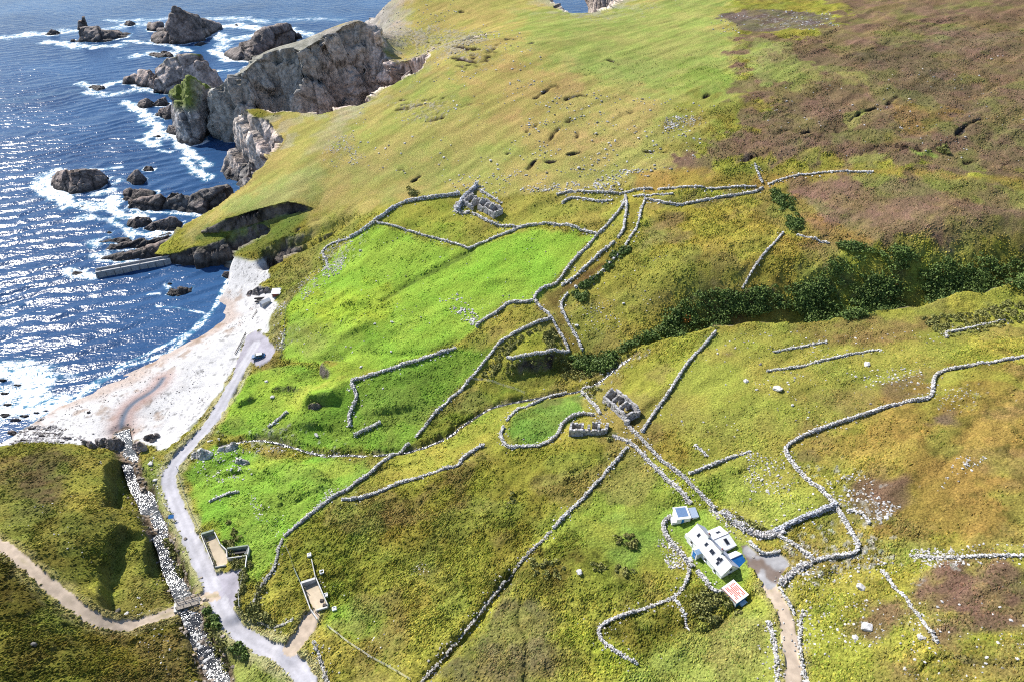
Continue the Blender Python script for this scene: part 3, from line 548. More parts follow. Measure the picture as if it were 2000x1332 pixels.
rust_ = sstep(.15, .5, fbm3(x*.3, y*.3, zz*.9+x*.3, 5, 3, 139))[:, None]; rk = rk*(1-.45*rust_)+np.array([.52, .33, .24])*.45*rust_
wetr = sstep(3.2, 1.0, zz+.8*wx)[:, None]; rk = rk*(1-.75*wetr)+np.array([.035, .034, .036])*.75*wetr
low = (y < 300)[:, None]*1.0; rk = rk*(1-.80*low)  # nearer rock darkened to paint the cove bank's deep shade into its colour
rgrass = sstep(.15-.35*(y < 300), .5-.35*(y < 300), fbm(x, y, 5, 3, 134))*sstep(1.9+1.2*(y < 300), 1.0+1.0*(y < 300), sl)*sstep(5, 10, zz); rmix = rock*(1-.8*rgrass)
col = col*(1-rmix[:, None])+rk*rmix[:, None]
# thin turf and bare skin of rock along the cliff tops
lip = np.exp(-(np.clip(csd, 0, 99)/20)**2)*sstep(.0, .35, fbm(x, y, 6, 4, 135)+.05)*(cls == 0)*(y > 300)*(1-rock)
col = col*(1-.7*lip[:, None])+alb((206, 196, 178))*(.7+.4*vn2(x, y, 136))[:, None]*.7*lip[:, None]
cls = np.where((cls == 0) & (rock > .55) & (coastal > .15), 7, cls)
# bare grey rock over the crown of the great cliff
mm = sstep(-70, -84, x+3*wx)*sstep(374, 384, y)*(cls != 1)*sstep(-.45, .0, fbm(x, y, 8, 4, 160)+.9*np.clip((-100-x)/40, -.2, 1)+.25); rg = np.stack([.30+.12*n3+.08*wl, .275+.11*n3+.07*wl, .25+.10*n3+.06*wl], 1)
col = col*(1-mm[:, None]*.85)+rg*mm[:, None]*.85
lum = (col*np.array([.3, .6, .1])).sum(1, keepdims=True); col = np.clip(lum+(col-lum)*.89, .003, 1)*(1+.85*np.clip(tuft-.08, 0, .4))[:, None]
col[:, 0] *= 1-.045*(tuft > .07)
col = np.clip(col, .004, .85)

def mesh_np(name, V, F, mat, color=None, smooth=True, rough=None):
    """V (n,3), F (m,k) -> a linked mesh object"""
    me = bpy.data.meshes.new(name); n, m, k = len(V), len(F), F.shape[1]
    me.vertices.add(n); me.vertices.foreach_set("co", np.ascontiguousarray(V, np.float32).ravel())
    me.loops.add(m*k); me.loops.foreach_set("vertex_index", np.ascontiguousarray(F, np.int32).ravel())
    me.polygons.add(m); me.polygons.foreach_set("loop_start", np.arange(0, m*k, k, dtype=np.int32))
    me.polygons.foreach_set("use_smooth", np.full(m, smooth))
    me.update(calc_edges=True)
    if color is not None:
        a = me.attributes.new("col", 'FLOAT_COLOR', 'POINT'); c = np.ones((n, 4), np.float32); c[:, :color.shape[1]] = color
        a.data.foreach_set("color", c.ravel())
    if mat is not None: me.materials.append(mat)
    o = bpy.data.objects.new(name, me); COL.objects.link(o)
    return o
def tag(o, label=None, cat=None, group=None, kind=None):
    if label: o["label"] = label
    if cat: o["category"] = cat
    if group: o["group"] = group
    if kind: o["kind"] = kind
    return o

# ------------------------------------------------------------------ materials
def nt(name):
    m = bpy.data.materials.new(name); m.use_nodes = True; t = m.node_tree; b = t.nodes["Principled BSDF"]
    return m, t, b
def nd(t, typ, **kw):
    n = t.nodes.new(typ)
    for k, v in kw.items(): setattr(n, k, v)
    return n
def noise(t, scale, detail=3, rough=.55, vec=None, typ='FBM'):
    n = nd(t, "ShaderNodeTexNoise"); n.inputs["Scale"].default_value = scale; n.inputs["Detail"].default_value = detail; n.inputs["Roughness"].default_value = rough
    if vec is not None: t.links.new(vec, n.inputs["Vector"])
    return n
def math_(t, op, a, b=None):
    n = nd(t, "ShaderNodeMath", operation=op)
    for i, v in enumerate((a, b)):
        if v is None: continue
        if isinstance(v, (int, float)): n.inputs[i].default_value = v
        else: t.links.new(v, n.inputs[i])
    return n.outputs[0]
def ramp(t, fac, stops):
    n = nd(t, "ShaderNodeMapRange"); n.clamp = True
    n.inputs["From Min"].default_value, n.inputs["From Max"].default_value, n.inputs["To Min"].default_value, n.inputs["To Max"].default_value = stops
    t.links.new(fac, n.inputs["Value"]); return n.outputs["Result"]
def mixc(t, fac, a, b, mode='MIX'):
    n = nd(t, "ShaderNodeMix", data_type='RGBA', blend_type=mode)
    for s, v in ((n.inputs[0], fac), (n.inputs[6], a), (n.inputs[7], b)):
        if isinstance(v, (int, float)): s.default_value = v
        elif isinstance(v, (tuple, list)): s.default_value = (*v, 1)
        else: t.links.new(v, s)
    return n.outputs[2]
def attr_mat(name, grain=.5, lo=.55, hi=1.4, gsc=2.2, bump=.3, bsc=1.6, rough=.9, dist=.25, spec=.25, stretch=None):
    """base colour from the painted ground, broken up by fine procedural growth"""
    m, t, b = nt(name)
    a = nd(t, "ShaderNodeAttribute", attribute_name="col"); g = nd(t, "ShaderNodeTexCoord")
    vec = g.outputs["Object"]
    if stretch:
        mp = nd(t, "ShaderNodeMapping"); mp.inputs["Scale"].default_value = stretch; mp.inputs["Rotation"].default_value = (0, 0, .6); t.links.new(vec, mp.inputs["Vector"]); vec = mp.outputs[0]
    n = noise(t, gsc, 4, .65, vec); k = ramp(t, n.outputs["Fac"], (.32, .68, lo, hi))
    f = math_(t, 'ADD', math_(t, 'MULTIPLY', k, grain), 1-grain)
    mul = nd(t, "ShaderNodeVectorMath", operation='SCALE'); t.links.new(a.outputs["Color"], mul.inputs[0]); t.links.new(f, mul.inputs["Scale"])
    t.links.new(mul.outputs[0], b.inputs["Base Color"])
    b.inputs["Roughness"].default_value = rough; b.inputs["Specular IOR Level"].default_value = spec
    nb = noise(t, bsc, 5, .62, vec); bp = nd(t, "ShaderNodeBump"); bp.inputs["Strength"].default_value = bump; bp.inputs["Distance"].default_value = dist
    t.links.new(nb.outputs["Fac"], bp.inputs["Height"]); t.links.new(bp.outputs[0], b.inputs["Normal"])
    return m
M_GROUND = attr_mat("ground_growth", .85, .42, 1.5, 2.6, 1.0, 2.2, 1.0, .55, .0)
M_BEACH = attr_mat("beach_cobbles", .6, .6, 1.15, 2.6, .6, 1.8, .85, .3, .2)
M_ROAD = attr_mat("worn_road", .4, .75, 1.2, 1.4, .15, 4, .9, .1, .2)
M_ROCK = attr_mat("sea_rock", .85, .4, 1.5, .55, 1.0, .5, .8, 1.2, .3)
M_STONE = attr_mat("wall_stone", .6, .6, 1.3, 5, .5, 4, .9, .1, .2)

# ------------------------------------------------------------------ split the ground into its named surfaces
idx = np.arange(NR*NS).reshape(NR, NS)
Fq = np.stack([idx[:-1, :-1].ravel(), idx[:-1, 1:].ravel(), idx[1:, 1:].ravel(), idx[1:, :-1].ravel()], 1)
V = np.stack([x2, y2, z], 1)
keep = (z[Fq].max(1) > -3.0); Fq = Fq[keep]
fc = np.sort(cls[Fq], 1)[:, 2]
GROUND_V, GROUND_COL = V, col
def sub(name, sel, mat, label_kind='structure'):
    F = Fq[sel]
    if len(F) == 0: return None
    u, inv = np.unique(F, return_inverse=True)
    o = mesh_np(name, V[u], inv.reshape(F.shape), mat, col[u]); o["kind"] = label_kind; return o
sub("terrain", fc == 0, M_GROUND); sub("beach", fc == 1, M_BEACH); sub("road", fc == 2, M_ROAD); sub("track", fc == 3, M_ROAD)
sub("gravel_ground", fc == 4, M_ROAD); sub("yard_ground", fc == 5, M_ROAD); sub("pen_ground", fc == 6, M_ROAD); sub("cliff_terrain", fc == 7, M_ROCK)
# fresh drop cache from the finished surface
GZ = features(_GXf, _GYf, base_h(_GXf, _GYf)[0])[0].reshape(NY, NX) if False else GZ
def ground_z(px, py):
    """height of the finished terrain mesh under a point"""
    px = np.atleast_1d(np.asarray(px, float)); py = np.atleast_1d(np.asarray(py, float))
    r = np.clip(np.interp(py, RY, np.arange(NR)), 0, NR-1.001); i = r.astype(int); f = r-i
    def at(ii):
        s = np.clip((px/HWD[ii]+1)/2*(NS-1), 0, NS-1.001); j = s.astype(int); g = s-j
        return Z2[ii, j]*(1-g)+Z2[ii, j+1]*g
    return at(i)*(1-f)+at(i+1)*f
Z2 = z.reshape(NR, NS)
def DG(pts):
    p = D(pts); p[:, 2] = np.maximum(ground_z(p[:, 0], p[:, 1]), 0); return p
# ------------------------------------------------------------------ sky and sun
SUN_AZ = math.radians(-47); SUN_EL = math.radians(41)     # azimuth measured from the view direction, negative to the left
world = bpy.data.worlds.new("World"); scene.world = world; world.use_nodes = True
wt = world.node_tree; bg = wt.nodes["Background"]; sky = wt.nodes.new("ShaderNodeTexSky"); sky.sky_type = 'NISHITA'; sky.sun_disc = False
sky.sun_elevation = SUN_EL; sky.sun_rotation = SUN_AZ; sky.altitude = 50; sky.air_density = 1.0; sky.dust_density = 0.25; sky.ozone_density = 2.0
wt.links.new(sky.outputs[0], bg.inputs[0]); bg.inputs[1].default_value = 0.095
sl_ = bpy.data.lights.new("sun", 'SUN'); sl_.energy = 4.6; sl_.angle = math.radians(.5); sl_.color = (1, .955, .88)
so = bpy.data.objects.new("sun", sl_); COL.objects.link(so)
sdir = Vector((math.sin(SUN_AZ)*math.cos(SUN_EL), math.cos(SUN_AZ)*math.cos(SUN_EL), math.sin(SUN_EL)))
so.rotation_euler = sdir.to_track_quat('Z', 'Y').to_euler(); so.location = (-200, 200, 300)
scene.view_settings.view_transform = 'Standard'; scene.view_settings.look = 'None'; scene.view_settings.exposure = 0.86; scene.view_settings.gamma = 1
scene.render.engine = 'CYCLES'
cy_ = scene.cycles; cy_.filter_width = 1.1; cy_.use_denoising = False; cy_.max_bounces = 5; cy_.diffuse_bounces = 2; cy_.glossy_bounces = 2; cy_.transmission_bounces = 4; cy_.transparent_max_bounces = 6

# ------------------------------------------------------------------ sea
def sea_rows():
    yy = 105.0; out = []
    while yy < 30000:
        out.append(yy); yy += max(.55, .0030*yy) if yy < 1000 else yy*.08
    return np.array(out)
SY = sea_rows(); NSX = 800; S1 = np.linspace(-1, 1, NSX)
x0, x1 = -(1.0*SY+160), np.interp(SY, [100, 250, 330, 450, 700, 1000, 30000], [-90, -75, -60, 70, 320, 700, 22000])
sx = x0[:, None]+(x1-x0)[:, None]*(S1[None, :]*.5+.5); sy = np.repeat(SY[:, None], NSX, 1)
X = sx.ravel(); Y = sy.ravel()
cu = X*.46+Y*-.89; cv = X*.89+Y*.46       # waves run across cu, crests along cv
wav = .26*np.sin(cu*2*np.pi/8.5+2.6*fbm(X, Y, 26, 3, 201)*3)+.30*fbm(cu*1.0, cv*.33, 3.4, 4, 202)+.22*fbm(cu, cv*.4, 9, 3, 203)
calm = sstep(250, 200, Y)*sstep(-190, -130, X); wav *= (1-.45*calm)
fade = np.clip(1.2-Y/900, 0, 1); Zs = wav*fade*1.0
FOAM = [  # (photo positions, half width m, strength)
 ([(10,74),(60,68),(110,66)], 8, .85), ([(100,82),(160,92),(230,90)], 6, .9), ([(120,60),(200,60),(260,48),(330,50)], 8, .7), ([(210,40),(260,42),(320,38)], 7, .7), ([(250,80),(290,85),(340,92),(370,100)], 3.5, .9),
 ([(395,40),(440,36),(500,40),(520,44)], 9, .7), ([(410,55),(460,50),(540,62)], 9, .95), ([(400,62),(440,78),(480,72),(560,60)], 9, .8), ([(420,100),(445,118),(490,122)], 4, .95), ([(440,80),(425,100)], 5, .8),
 ([(550,40),(600,38),(660,40)], 7, .6), ([(580,62),(610,70)], 6, .8), ([(255,112),(290,104),(335,104)], 5, .85), ([(155,165),(190,170),(245,160)], 5, .8), ([(175,180),(215,188),(270,175),(300,180)], 4.5, .8),
 ([(250,200),(270,215),(285,228)], 3.5, .9), ([(290,235),(312,248),(300,262),(280,272),(300,285)], 3.4, .95), ([(300,268),(330,262),(345,270)], 4, .75), ([(340,262),(350,282),(370,300),(395,315),(402,325)], 2.6, .95), ([(310,294),(335,297)], 1.6, .8), ([(360,310),(385,335),(405,348)], 2.4, .9),
 ([(70,360),(95,378),(130,390)], 3.2, .95), ([(100,340),(90,355),(100,375)], 4.0, .9), ([(170,332),(205,332),(235,328)], 1.8, .85), ([(185,382),(210,374),(218,370)], 2.4, .9), ([(130,395),(170,405),(205,402)], 4.2, .85), ([(165,425),(195,428)], 3.2, .75), ([(218,385),(222,410),(240,425),(275,422)], 2.4, .97), ([(215,430),(240,445),(262,455),(290,458),(340,452)], 2.2, .95), ([(260,412),(330,417),(420,421)], 1.4, .85), ([(450,385),(470,390)], 2, .8), ([(225,360),(232,352)], 2, .8),
 ([(345,455),(370,455),(365,440)], 2, .8), ([(185,470),(190,480)], 2.2, .8), ([(185,500),(210,495)], 2, .75), ([(130,530),(150,540),(180,540)], 2.0, .8), ([(325,555),(330,565)], 1.4, .8), ([(290,576),(310,574)], .9, .7), ([(305,598),(350,603),(400,612)], .55, .8),
 ([(-30,720),(20,725),(60,740)], 5, .95), ([(-30,760),(10,770),(50,775),(60,790)], 4.5, .95), ([(20,800),(70,800),(110,790)], 3.5, .98), ([(60,755),(55,780),(40,795)], 2.4, .9), ([(70,720),(90,735)], 3, .55), ([(120,785),(160,765),(210,735)], 1.2, .8), ([(230,715),(290,690),(370,650),(415,605),(440,560),(455,525)], .8, .8), ([(100,740),(140,735)], 2, .5), ([(0,620),(30,600)], 5, .35), ([(0,200),(80,188),(160,176)], 5, .42), ([(0,640),(50,610)],4,.3),
 ([(440,195),(450,180)], 4, .5), ([(420,140),(455,137)], 4, .75), ([(300,30),(420,20)], 3, .3),
]
foam = np.zeros(X.size)
fr = fbm(X, Y, 7, 4, 211); fr2 = fbm(X, Y, 2.2, 3, 212); lac = np.abs(fbm(X, Y, 4.0, 3, 213)); lac2 = np.abs(fbm(X, Y, 1.6, 2, 214))
def foam_at(P, hw, st):
    d, _, arc = pl_dist(X, Y, P, hw*4+6); m = d < 1e8
    q = np.zeros(X.size); q[m] = st*np.exp(-(np.clip(d[m]+hw*1.2*fr[m]-hw*.2, 0, None)/(hw*1.35))**2); return q
for pts, hw, st in FOAM:
    p = np.array(pts, float); P = PZ(p[:, 0], p[:, 1], 0).T; foam = np.maximum(foam, foam_at(P, hw, st))
def finish_sea(rock_feet):
    """rock_feet: outlines of everything that stands in the water; surf gathers round them"""
    global foam
    for P, wd, st in rock_feet:
        d, _, _ = pl_dist(X, Y, np.vstack([P, P[:1]]), wd*3+3); m = d < 1e8
        q = np.zeros(X.size); q[m] = st*np.exp(-(np.clip(d[m]+wd*1.1*fr[m], 0, None)/wd)**2); foam = np.maximum(foam, q)
    cs = np.abs(np.where((X < 160) & (Y > 110) & (Y < 660), coast_sd(X, Y), 99)); q = .75*np.exp(-(np.clip(cs+1.6*fr, 0, None)/1.3)**2); foam = np.maximum(foam, q)
    f = np.clip(foam*(1.15-.9*lac)+.2*foam*fr2, 0, 1)
    wc = sstep(.30, .46, wav*fade/.8+.12*fr2-.02)*.0
    f = np.maximum(f, wc)
    aer = sstep(.2, 1.0, foam)                     # water full of air turns turquoise
    c = np.zeros((X.size, 3)); c[:, 0] = f; c[:, 1] = aer; c[:, 2] = sstep(210, 330, Y+.35*X)
    ii = np.arange(X.size).reshape(len(SY), NSX)
    F = np.stack([ii[:-1, :-1].ravel(), ii[:-1, 1:].ravel(), ii[1:, 1:].ravel(), ii[1:, :-1].ravel()], 1)
    o = mesh_np("sea", np.stack([X, Y, Zs], 1), F, M_SEA, c); o["kind"] = "structure"
def sea_mat():
    m, t, b = nt("sea_water"); a = nd(t, "ShaderNodeAttribute", attribute_name="col"); s = nd(t, "ShaderNodeSeparateColor"); t.links.new(a.outputs["Color"], s.inputs[0])
    g = nd(t, "ShaderNodeTexCoord"); mp = nd(t, "ShaderNodeMapping"); mp.inputs["Rotation"].default_value = (0, 0, math.radians(-27.3)); mp.inputs["Scale"].default_value = (.35, 1.0, 1)
    t.links.new(g.outputs["Object"], mp.inputs["Vector"])
    n1 = noise(t, .42, 2.5, .55, mp.outputs[0]); n2 = noise(t, 1.15, 1.5, .5, g.outputs["Object"])
    f1 = noise(t, .42, 5, .68, g.outputs["Object"]); f2 = noise(t, 1.6, 3, .6, g.outputs["Object"]); f1.inputs["Distortion"].default_value = 1.2
    web = math_(t, 'ABSOLUTE', math_(t, 'SUBTRACT', f1.outputs["Fac"], .5)); lace = math_(t, 'SUBTRACT', .92, math_(t, 'MULTIPLY', web, 5.5))
    thr = math_(t, 'ADD', math_(t, 'MULTIPLY', lace, .62), math_(t, 'MULTIPLY', f2.outputs["Fac"], .55))
    fo = math_(t, 'SUBTRACT', math_(t, 'ADD', math_(t, 'MULTIPLY', s.outputs[0], 1.0), math_(t, 'MULTIPLY', thr, 1.10)), 1.30)
    foamf = math_(t, 'MULTIPLY', ramp(t, fo, (0, .34, 0, 1)), ramp(t, s.outputs[0], (.06, .34, 0, 1)))
    h = math_(t, 'ADD', math_(t, 'MULTIPLY', n1.outputs["Fac"], 1.0), math_(t, 'MULTIPLY', n2.outputs["Fac"], .30))
    bp = nd(t, "ShaderNodeBump"); bp.inputs["Strength"].default_value = .40; bp.inputs["Distance"].default_value = 1.0; t.links.new(h, bp.inputs["Height"]); t.links.new(bp.outputs[0], b.inputs["Normal"])
    big = noise(t, .012, 3, .5, g.outputs["Object"])
    deep = mixc(t, ramp(t, big.outputs["Fac"], (.35, .65, 0, 1)), (.016, .048, .125), (.030, .082, .185))
    wat = mixc(t, math_(t, 'MULTIPLY', s.outputs[1], .45), deep, (.05, .24, .34))
    t.links.new(mixc(t, foamf, wat, (.80, .83, .86)), b.inputs["Base Color"])
    t.links.new(ramp(t, foamf, (0, 1, .20, .75)), b.inputs["Roughness"]); b.inputs["IOR"].default_value = 1.33; b.inputs["Specular IOR Level"].default_value = .09
    return m
M_SEA = sea_mat()
# ------------------------------------------------------------------ rocks standing in the sea and on the shore
FEET = []
def hull_mesh(groups):
    bm = bmesh.new()
    for pts in groups:
        vs = [bm.verts.new(p) for p in pts]
        r = bmesh.ops.convex_hull(bm, input=vs)
        dead = [g for g in r["geom_interior"]+r["geom_unused"] if isinstance(g, bmesh.types.BMVert)]
        if dead: bmesh.ops.delete(bm, geom=list(set(dead)), context='VERTS')
    bmesh.ops.recalc_face_normals(bm, faces=bm.faces[:]); return bm
def rock(name, label, cat, parts, depth=10, vox=None, amp=1.0, tone=(.2, .18, .175), pink=.3, grass=0.0, dark=0.0, group=None, foam=(2.0, .85), base='sea', strata=.5, gmin=6, layer=(1, .4), kind=None, gnz=(.45, .8)):
    groups = []; feet = []; ymin = 1e9
    for pt in parts:
        fb, tops = pt[0], pt[1]; dp = pt[2] if len(pt) > 2 else depth
        f = np.array([PZ(u, v, 0.0) for u, v in fb]) if base == 'sea' else DG(fb)
        z0 = f[:, 2].min()-1.6; mid = f[:, 0].mean(); pts = []
        for p in f:
            pts.append((p[0], p[1], z0)); pts.append((p[0]*.86+mid*.14, p[1]+dp, z0))
            if base == 'sea': pts.append((p[0], p[1]+.3, .25))
        us = [q[0] for q in fb]; feet.append(np.array([(p[0], p[1]) for p in f]+[(p[0]*.86+mid*.14, p[1]+dp) for p in f[::-1]]))
        for u, v, fr in tops:
            yy = np.interp(u, us, f[:, 1])+fr*dp; q = PY(u, v, yy); pts.append((q[0], q[1], q[2]))
            if fr > .3: pts.append((q[0]*.97+mid*.03, q[1]+.12*dp, q[2]-.04*(q[2]-z0)))
        groups.append(pts)
    bm = hull_mesh(groups); me = bpy.data.meshes.new("t"); bm.to_mesh(me); bm.free()
    o = bpy.data.objects.new("t", me); COL.objects.link(o)
    co = np.array([v.co[:] for v in me.vertices]); size = np.ptp(co, 0).max()
    md = o.modifiers.new("r", 'REMESH'); md.mode = 'VOXEL'; md.voxel_size = vox or max(size/70, .16)
    dg = bpy.context.evaluated_depsgraph_get(); ev = o.evaluated_get(dg); m2 = ev.to_mesh()
    n = len(m2.vertices); V = np.empty(n*3, np.float32); m2.vertices.foreach_get("co", V); V = V.reshape(-1, 3).astype(float)
    N = np.empty(n*3, np.float32); m2.vertices.foreach_get("normal", N); N = N.reshape(-1, 3).astype(float)
    F = [tuple(p.vertices) for p in m2.polygons]; F = np.array([f if len(f) == 4 else (*f, f[-1]) for f in F])
    ev.to_mesh_clear(); bpy.data.objects.remove(o); bpy.data.meshes.remove(me)
    sd = len(label)*7+int(abs(parts[0][0][0][0]))
    a = amp*size*.055; X, Y, Zz = V.T
    lx, ly, lz = X*1.0+Zz*layer[1], Y, Zz*layer[0]-X*layer[1]
    big = fbm3(X, Y, Zz, size*.30, 3, sd); rid = fbm3(X, Y, Zz, size*.13, 4, sd+3, True)
    st = np.abs(((lz+1.2*fbm3(X, Y, Zz, size*.2, 2, sd+5))/max(size*.055, .5)) % 1-.5)*2
    crk = fbm3(lx*1.5, ly*1.5, lz*.5, size*.10, 3, sd+7, True)
    fa, fe = facet3(lx, ly, lz*.8, size*.33, sd+21); fb2, fd = facet3(lx, ly, lz*1.3, size*.10, sd+31)
    d = a*(1.15*fa+.28*fb2+.25*big+.08*(rid-.2)+strata*.16*(st-.5)-.25*sstep(.08, 0, fe)-.10*sstep(.08, 0, fd)); V = V+N*d[:, None]; V[:, 2] -= .2*a
    V2 = V
    c = np.array(tone)[None, :]*(.8+.5*rid[:, None]*.6+.35*big[:, None])
    pk = sstep(-.05, .4, fbm3(X, Y, Zz, size*.22, 3, sd+9))[:, None]*pink; c = c*(1-pk)+np.array([.40, .27, .22])*pk
    c = c*(1-.5*np.clip(crk[:, None]-.35, 0, 1)*2); c *= (.93+.14*st[:, None])*(1+.3*fa+.2*fb2)[:, None]*(1-.4*sstep(.10, 0, fe)-.3*sstep(.10, 0, fd))[:, None]
    if base == 'sea':
        wt = sstep(3.4, .9, V[:, 2]+.9*fbm3(X, Y, Zz, 3, 2, sd+11))[:, None]*(.85); c = c*(1-wt)+np.array([.028, .026, .027])*wt
    if grass > 0:
        gm = sstep(gnz[0], gnz[1], N[:, 2])*sstep(-.35, .15, fbm3(X, Y, Zz, size*.16, 3, sd+13)+grass-.6)*sstep(gmin*.7, gmin, V[:, 2]); c = c*(1-gm[:, None])+alb((124, 138, 56))*gm[:, None]
    c = np.clip(c*(1-dark), .006, .8)
    o = mesh_np(name, V, F, M_ROCK, c, smooth=True); o.data.validate()
    tag(o, label, cat, group, kind)
    if base == 'sea':
        for q in feet: FEET.append((q, foam[0], foam[1]))
    return o
T = .5
SG = "rocks and stacks standing in the sea"
DK = dict(tone=(.25, .205, .185), pink=.25, group=SG)
rock("sea_stack", "dark stack with a thin leaning rock pinnacle rising from its left end", "sea stack", [([(148,84),(165,83),(205,83),(248,74)], [(149,50,.5),(165,54,.5),(182,57,.5),(215,57,.6),(226,62,.5),(247,70,.4)]), ([(132,83),(148,85),(160,84)], [(140,75,.4),(152,74,.4)], 9), ([(150,60),(175,60)], [(157,29,.5),(162,27,.5),(166,32,.5),(170,46,.5),(153,46,.5)], 8)], 20, 1.0, .75, **DK)
rock("sea_stack", "tall dark stack with a steep pointed peak, the highest in the sea", "sea stack", [([(318,86),(330,88),(360,86),(395,80),(423,63)], [(333,14,.5),(340,10,.5),(350,11,.5),(372,24,.5),(395,44,.5),(415,58,.45),(331,50,.5)]), ([(297,82),(312,87),(345,87)], [(304,54,.5),(320,50,.45),(343,62,.25),(299,70,.3)]), ([(289,60),(300,63),(312,58)], [(292,50,.5),(306,42,.5),(319,44,.5)], 14)], 28, 1.1, .7, foam=(4, .95), **DK)
rock("sea_stack", "long dark fin of rock with a broken upright tip behind the cliff", "sea stack", [([(442,108),(460,118),(490,122),(545,108),(582,84)], [(470,88,.5),(500,70,.5),(540,60,.5),(550,47,.5),(562,42,.5),(572,50,.5),(581,76,.4)]), ([(468,138),(490,148),(520,132)], [(480,131,.5),(512,118,.5)], 10)], 24, .9, .8, foam=(3, .9), **DK)
BL = dict(tone=(.46, .38, .345), pink=.45, group=SG)
rock("sea_stack", "broad flat-topped brown stack stepping down to the left", "sea stack", [([(238,165),(255,167),(275,168)], [(243,152,.4),(262,146,.5),(272,150,.5)], 10), ([(266,168),(285,172),(302,178)], [(270,137,.5),(290,130,.5),(297,146,.3)], 14), ([(292,182),(330,187),(390,187),(405,185)], [(296,130,.4),(312,122,.5),(332,111,.6),(362,106,.6),(390,105,.6),(398,122,.5)]), ([(385,186),(410,184),(432,179)], [(394,126,.5),(412,138,.5),(427,168,.4)], 16)], 22, .8, .75, grass=.6, gmin=20, foam=(2.2, .8), **BL)
rock("sea_stack", "upright grey stack with a green grassy cap", "sea stack", [([(334,262),(350,279),(370,286),(395,282),(414,258),(424,244)], [(331,178,.35),(344,160,.5),(366,148,.5),(377,150,.6),(394,164,.65),(404,176,.6),(416,216,.4),(333,222,.2)])], 26, .75, .75, tone=(.42, .40, .39), pink=.25, grass=1.0, gnz=(.02, .35), gmin=21, group=SG, foam=(2.2, .9))
rock("sea_rock", "low dark ledge farthest left at the foot of the grass-capped stack", "rock", [([(264,208),(280,213),(302,208)], [(268,200,.5),(288,191,.5),(298,196,.5)]), ([(296,207),(310,210),(325,209)], [(308,193,.5),(322,190,.5)])], 7, .3, .9, foam=(1.6, .9), **DK)
rock("sea_rock", "dark ledge joined to the left side of the grass-capped stack", "rock", [([(303,226),(322,234),(338,232)], [(314,213,.5),(333,206,.5)])], 7, .3, .9, foam=(1.6, .9), **DK)
rock("sea_rock", "small broken ledge at the grass-capped stack's lower left corner", "rock", [([(322,258),(332,263),(345,266)], [(330,246,.5),(345,244,.5)])], 7, .3, .9, foam=(1.6, .9), **DK)
rock("sea_rock", "rounded dark rock alone in the open water with surf on its left", "rock", [([(98,362),(115,372),(142,380),(175,376),(200,366)], [(103,346,.45),(112,338,.5),(136,336,.4),(165,331,.6),(190,332,.6),(204,341,.5)])], 13, .35, .7, foam=(1.8, .8), **DK)
rock("sea_rock", "small pointed dark rock just behind the long ridge of rock", "rock", [([(247,355),(262,361),(279,361)], [(252,343,.5),(262,333,.5),(268,332,.5),(277,350,.4)])], 8, .3, .6, foam=(1, .7), **DK)
rock("sea_rock", "tiny dark rock beside the small pointed one", "rock", [([(278,333),(290,336),(300,335)], [(285,325,.5),(295,325,.5)])], 4, .2, .8, foam=(1, .9), **DK)
rock("sea_rock", "long grey ridge of rock lying just off the grassy point", "rock", [([(243,390),(262,390),(300,388)], [(244,373,.5),(262,368,.6),(300,369,.6)], 9), ([(243,408),(280,412),(330,413)], [(248,392,.3),(275,386,.5),(312,378,.5),(328,384,.4)], 9), ([(305,411),(340,414),(385,415)], [(315,382,.4),(330,371,.6),(345,372,.6),(368,384,.5)], 10), ([(360,415),(400,417),(441,411)], [(368,386,.5),(380,376,.5),(420,367,.5),(436,361,.6),(442,378,.5)], 12)], 12, .4, .8, tone=(.17, .15, .14), pink=.35, group=SG, foam=(1.2, .75))
rock("sea_rock", "smaller left one of two dark humps below the long ridge of rock", "rock", [([(248,442),(262,448),(292,442)], [(250,431,.5),(266,425,.5),(290,426,.5)])], 7, .25, .8, foam=(1.3, .85), **DK)
rock("sea_rock", "larger right one of two dark humps below the long ridge of rock", "rock", [([(281,448),(310,452),(345,452),(356,446)], [(290,441,.4),(310,430,.5),(340,424,.6),(356,436,.5)])], 7, .25, .8, foam=(1.3, .85), **DK)
rock("sea_rock", "tilted dark rock slabs stepping out beside the pier", "rock", [([(205,490),(260,486),(335,478)], [(215,482,.4),(280,470,.5),(335,458,.6)]), ([(190,508),(240,512),(300,506),(336,496)], [(198,501,.4),(260,492,.4),(310,486,.5),(338,470,.6)]), ([(270,474),(320,462),(338,458)], [(285,466,.5),(330,454,.5)], 4), ([(308,502),(318,505),(328,500)], [(312,490,.5),(325,488,.5)], 4)], 5, .28, .7, strata=1.2, foam=(1.2, .8), tone=(.15, .125, .11), pink=.3, group=SG)
rock("sea_rock", "low dark slab off the seaward end of the tilted slabs", "rock", [([(192,474),(215,478),(256,474)], [(200,468,.5),(225,464,.5),(250,466,.5)])], 5, .25, .8, foam=(1.2, .8), **DK)
rock("sea_rock", "low dark rock awash in foam left of the broad stack", "rock", [([(173,172),(190,178),(202,175)], [(180,167,.5),(196,167,.5)])], 7, .35, .9, foam=(2.5, .9), **DK)
rock("sea_rock", "ragged low rock farthest left, in foam before the pinnacle stack", "rock", [([(87,69),(100,70),(113,69)], [(95,62,.5),(100,58,.5),(109,60,.5)])], 9, .45, 1.0, foam=(3, .9), **DK)
rock("sea_rock", "small dark rock midway between the pinnacle stack and pointed stack", "rock", [([(240,49),(250,52),(260,51)], [(245,41,.5),(253,41,.5)])], 9, .4, 1.0, foam=(3, .9), **DK)
rock("sea_rock", "tiny dark rock in the white water right of the pointed stack", "rock", [([(458,51),(464,52)], [(461,46,.5)])], 5, .3, .8, foam=(2, .9), **DK)
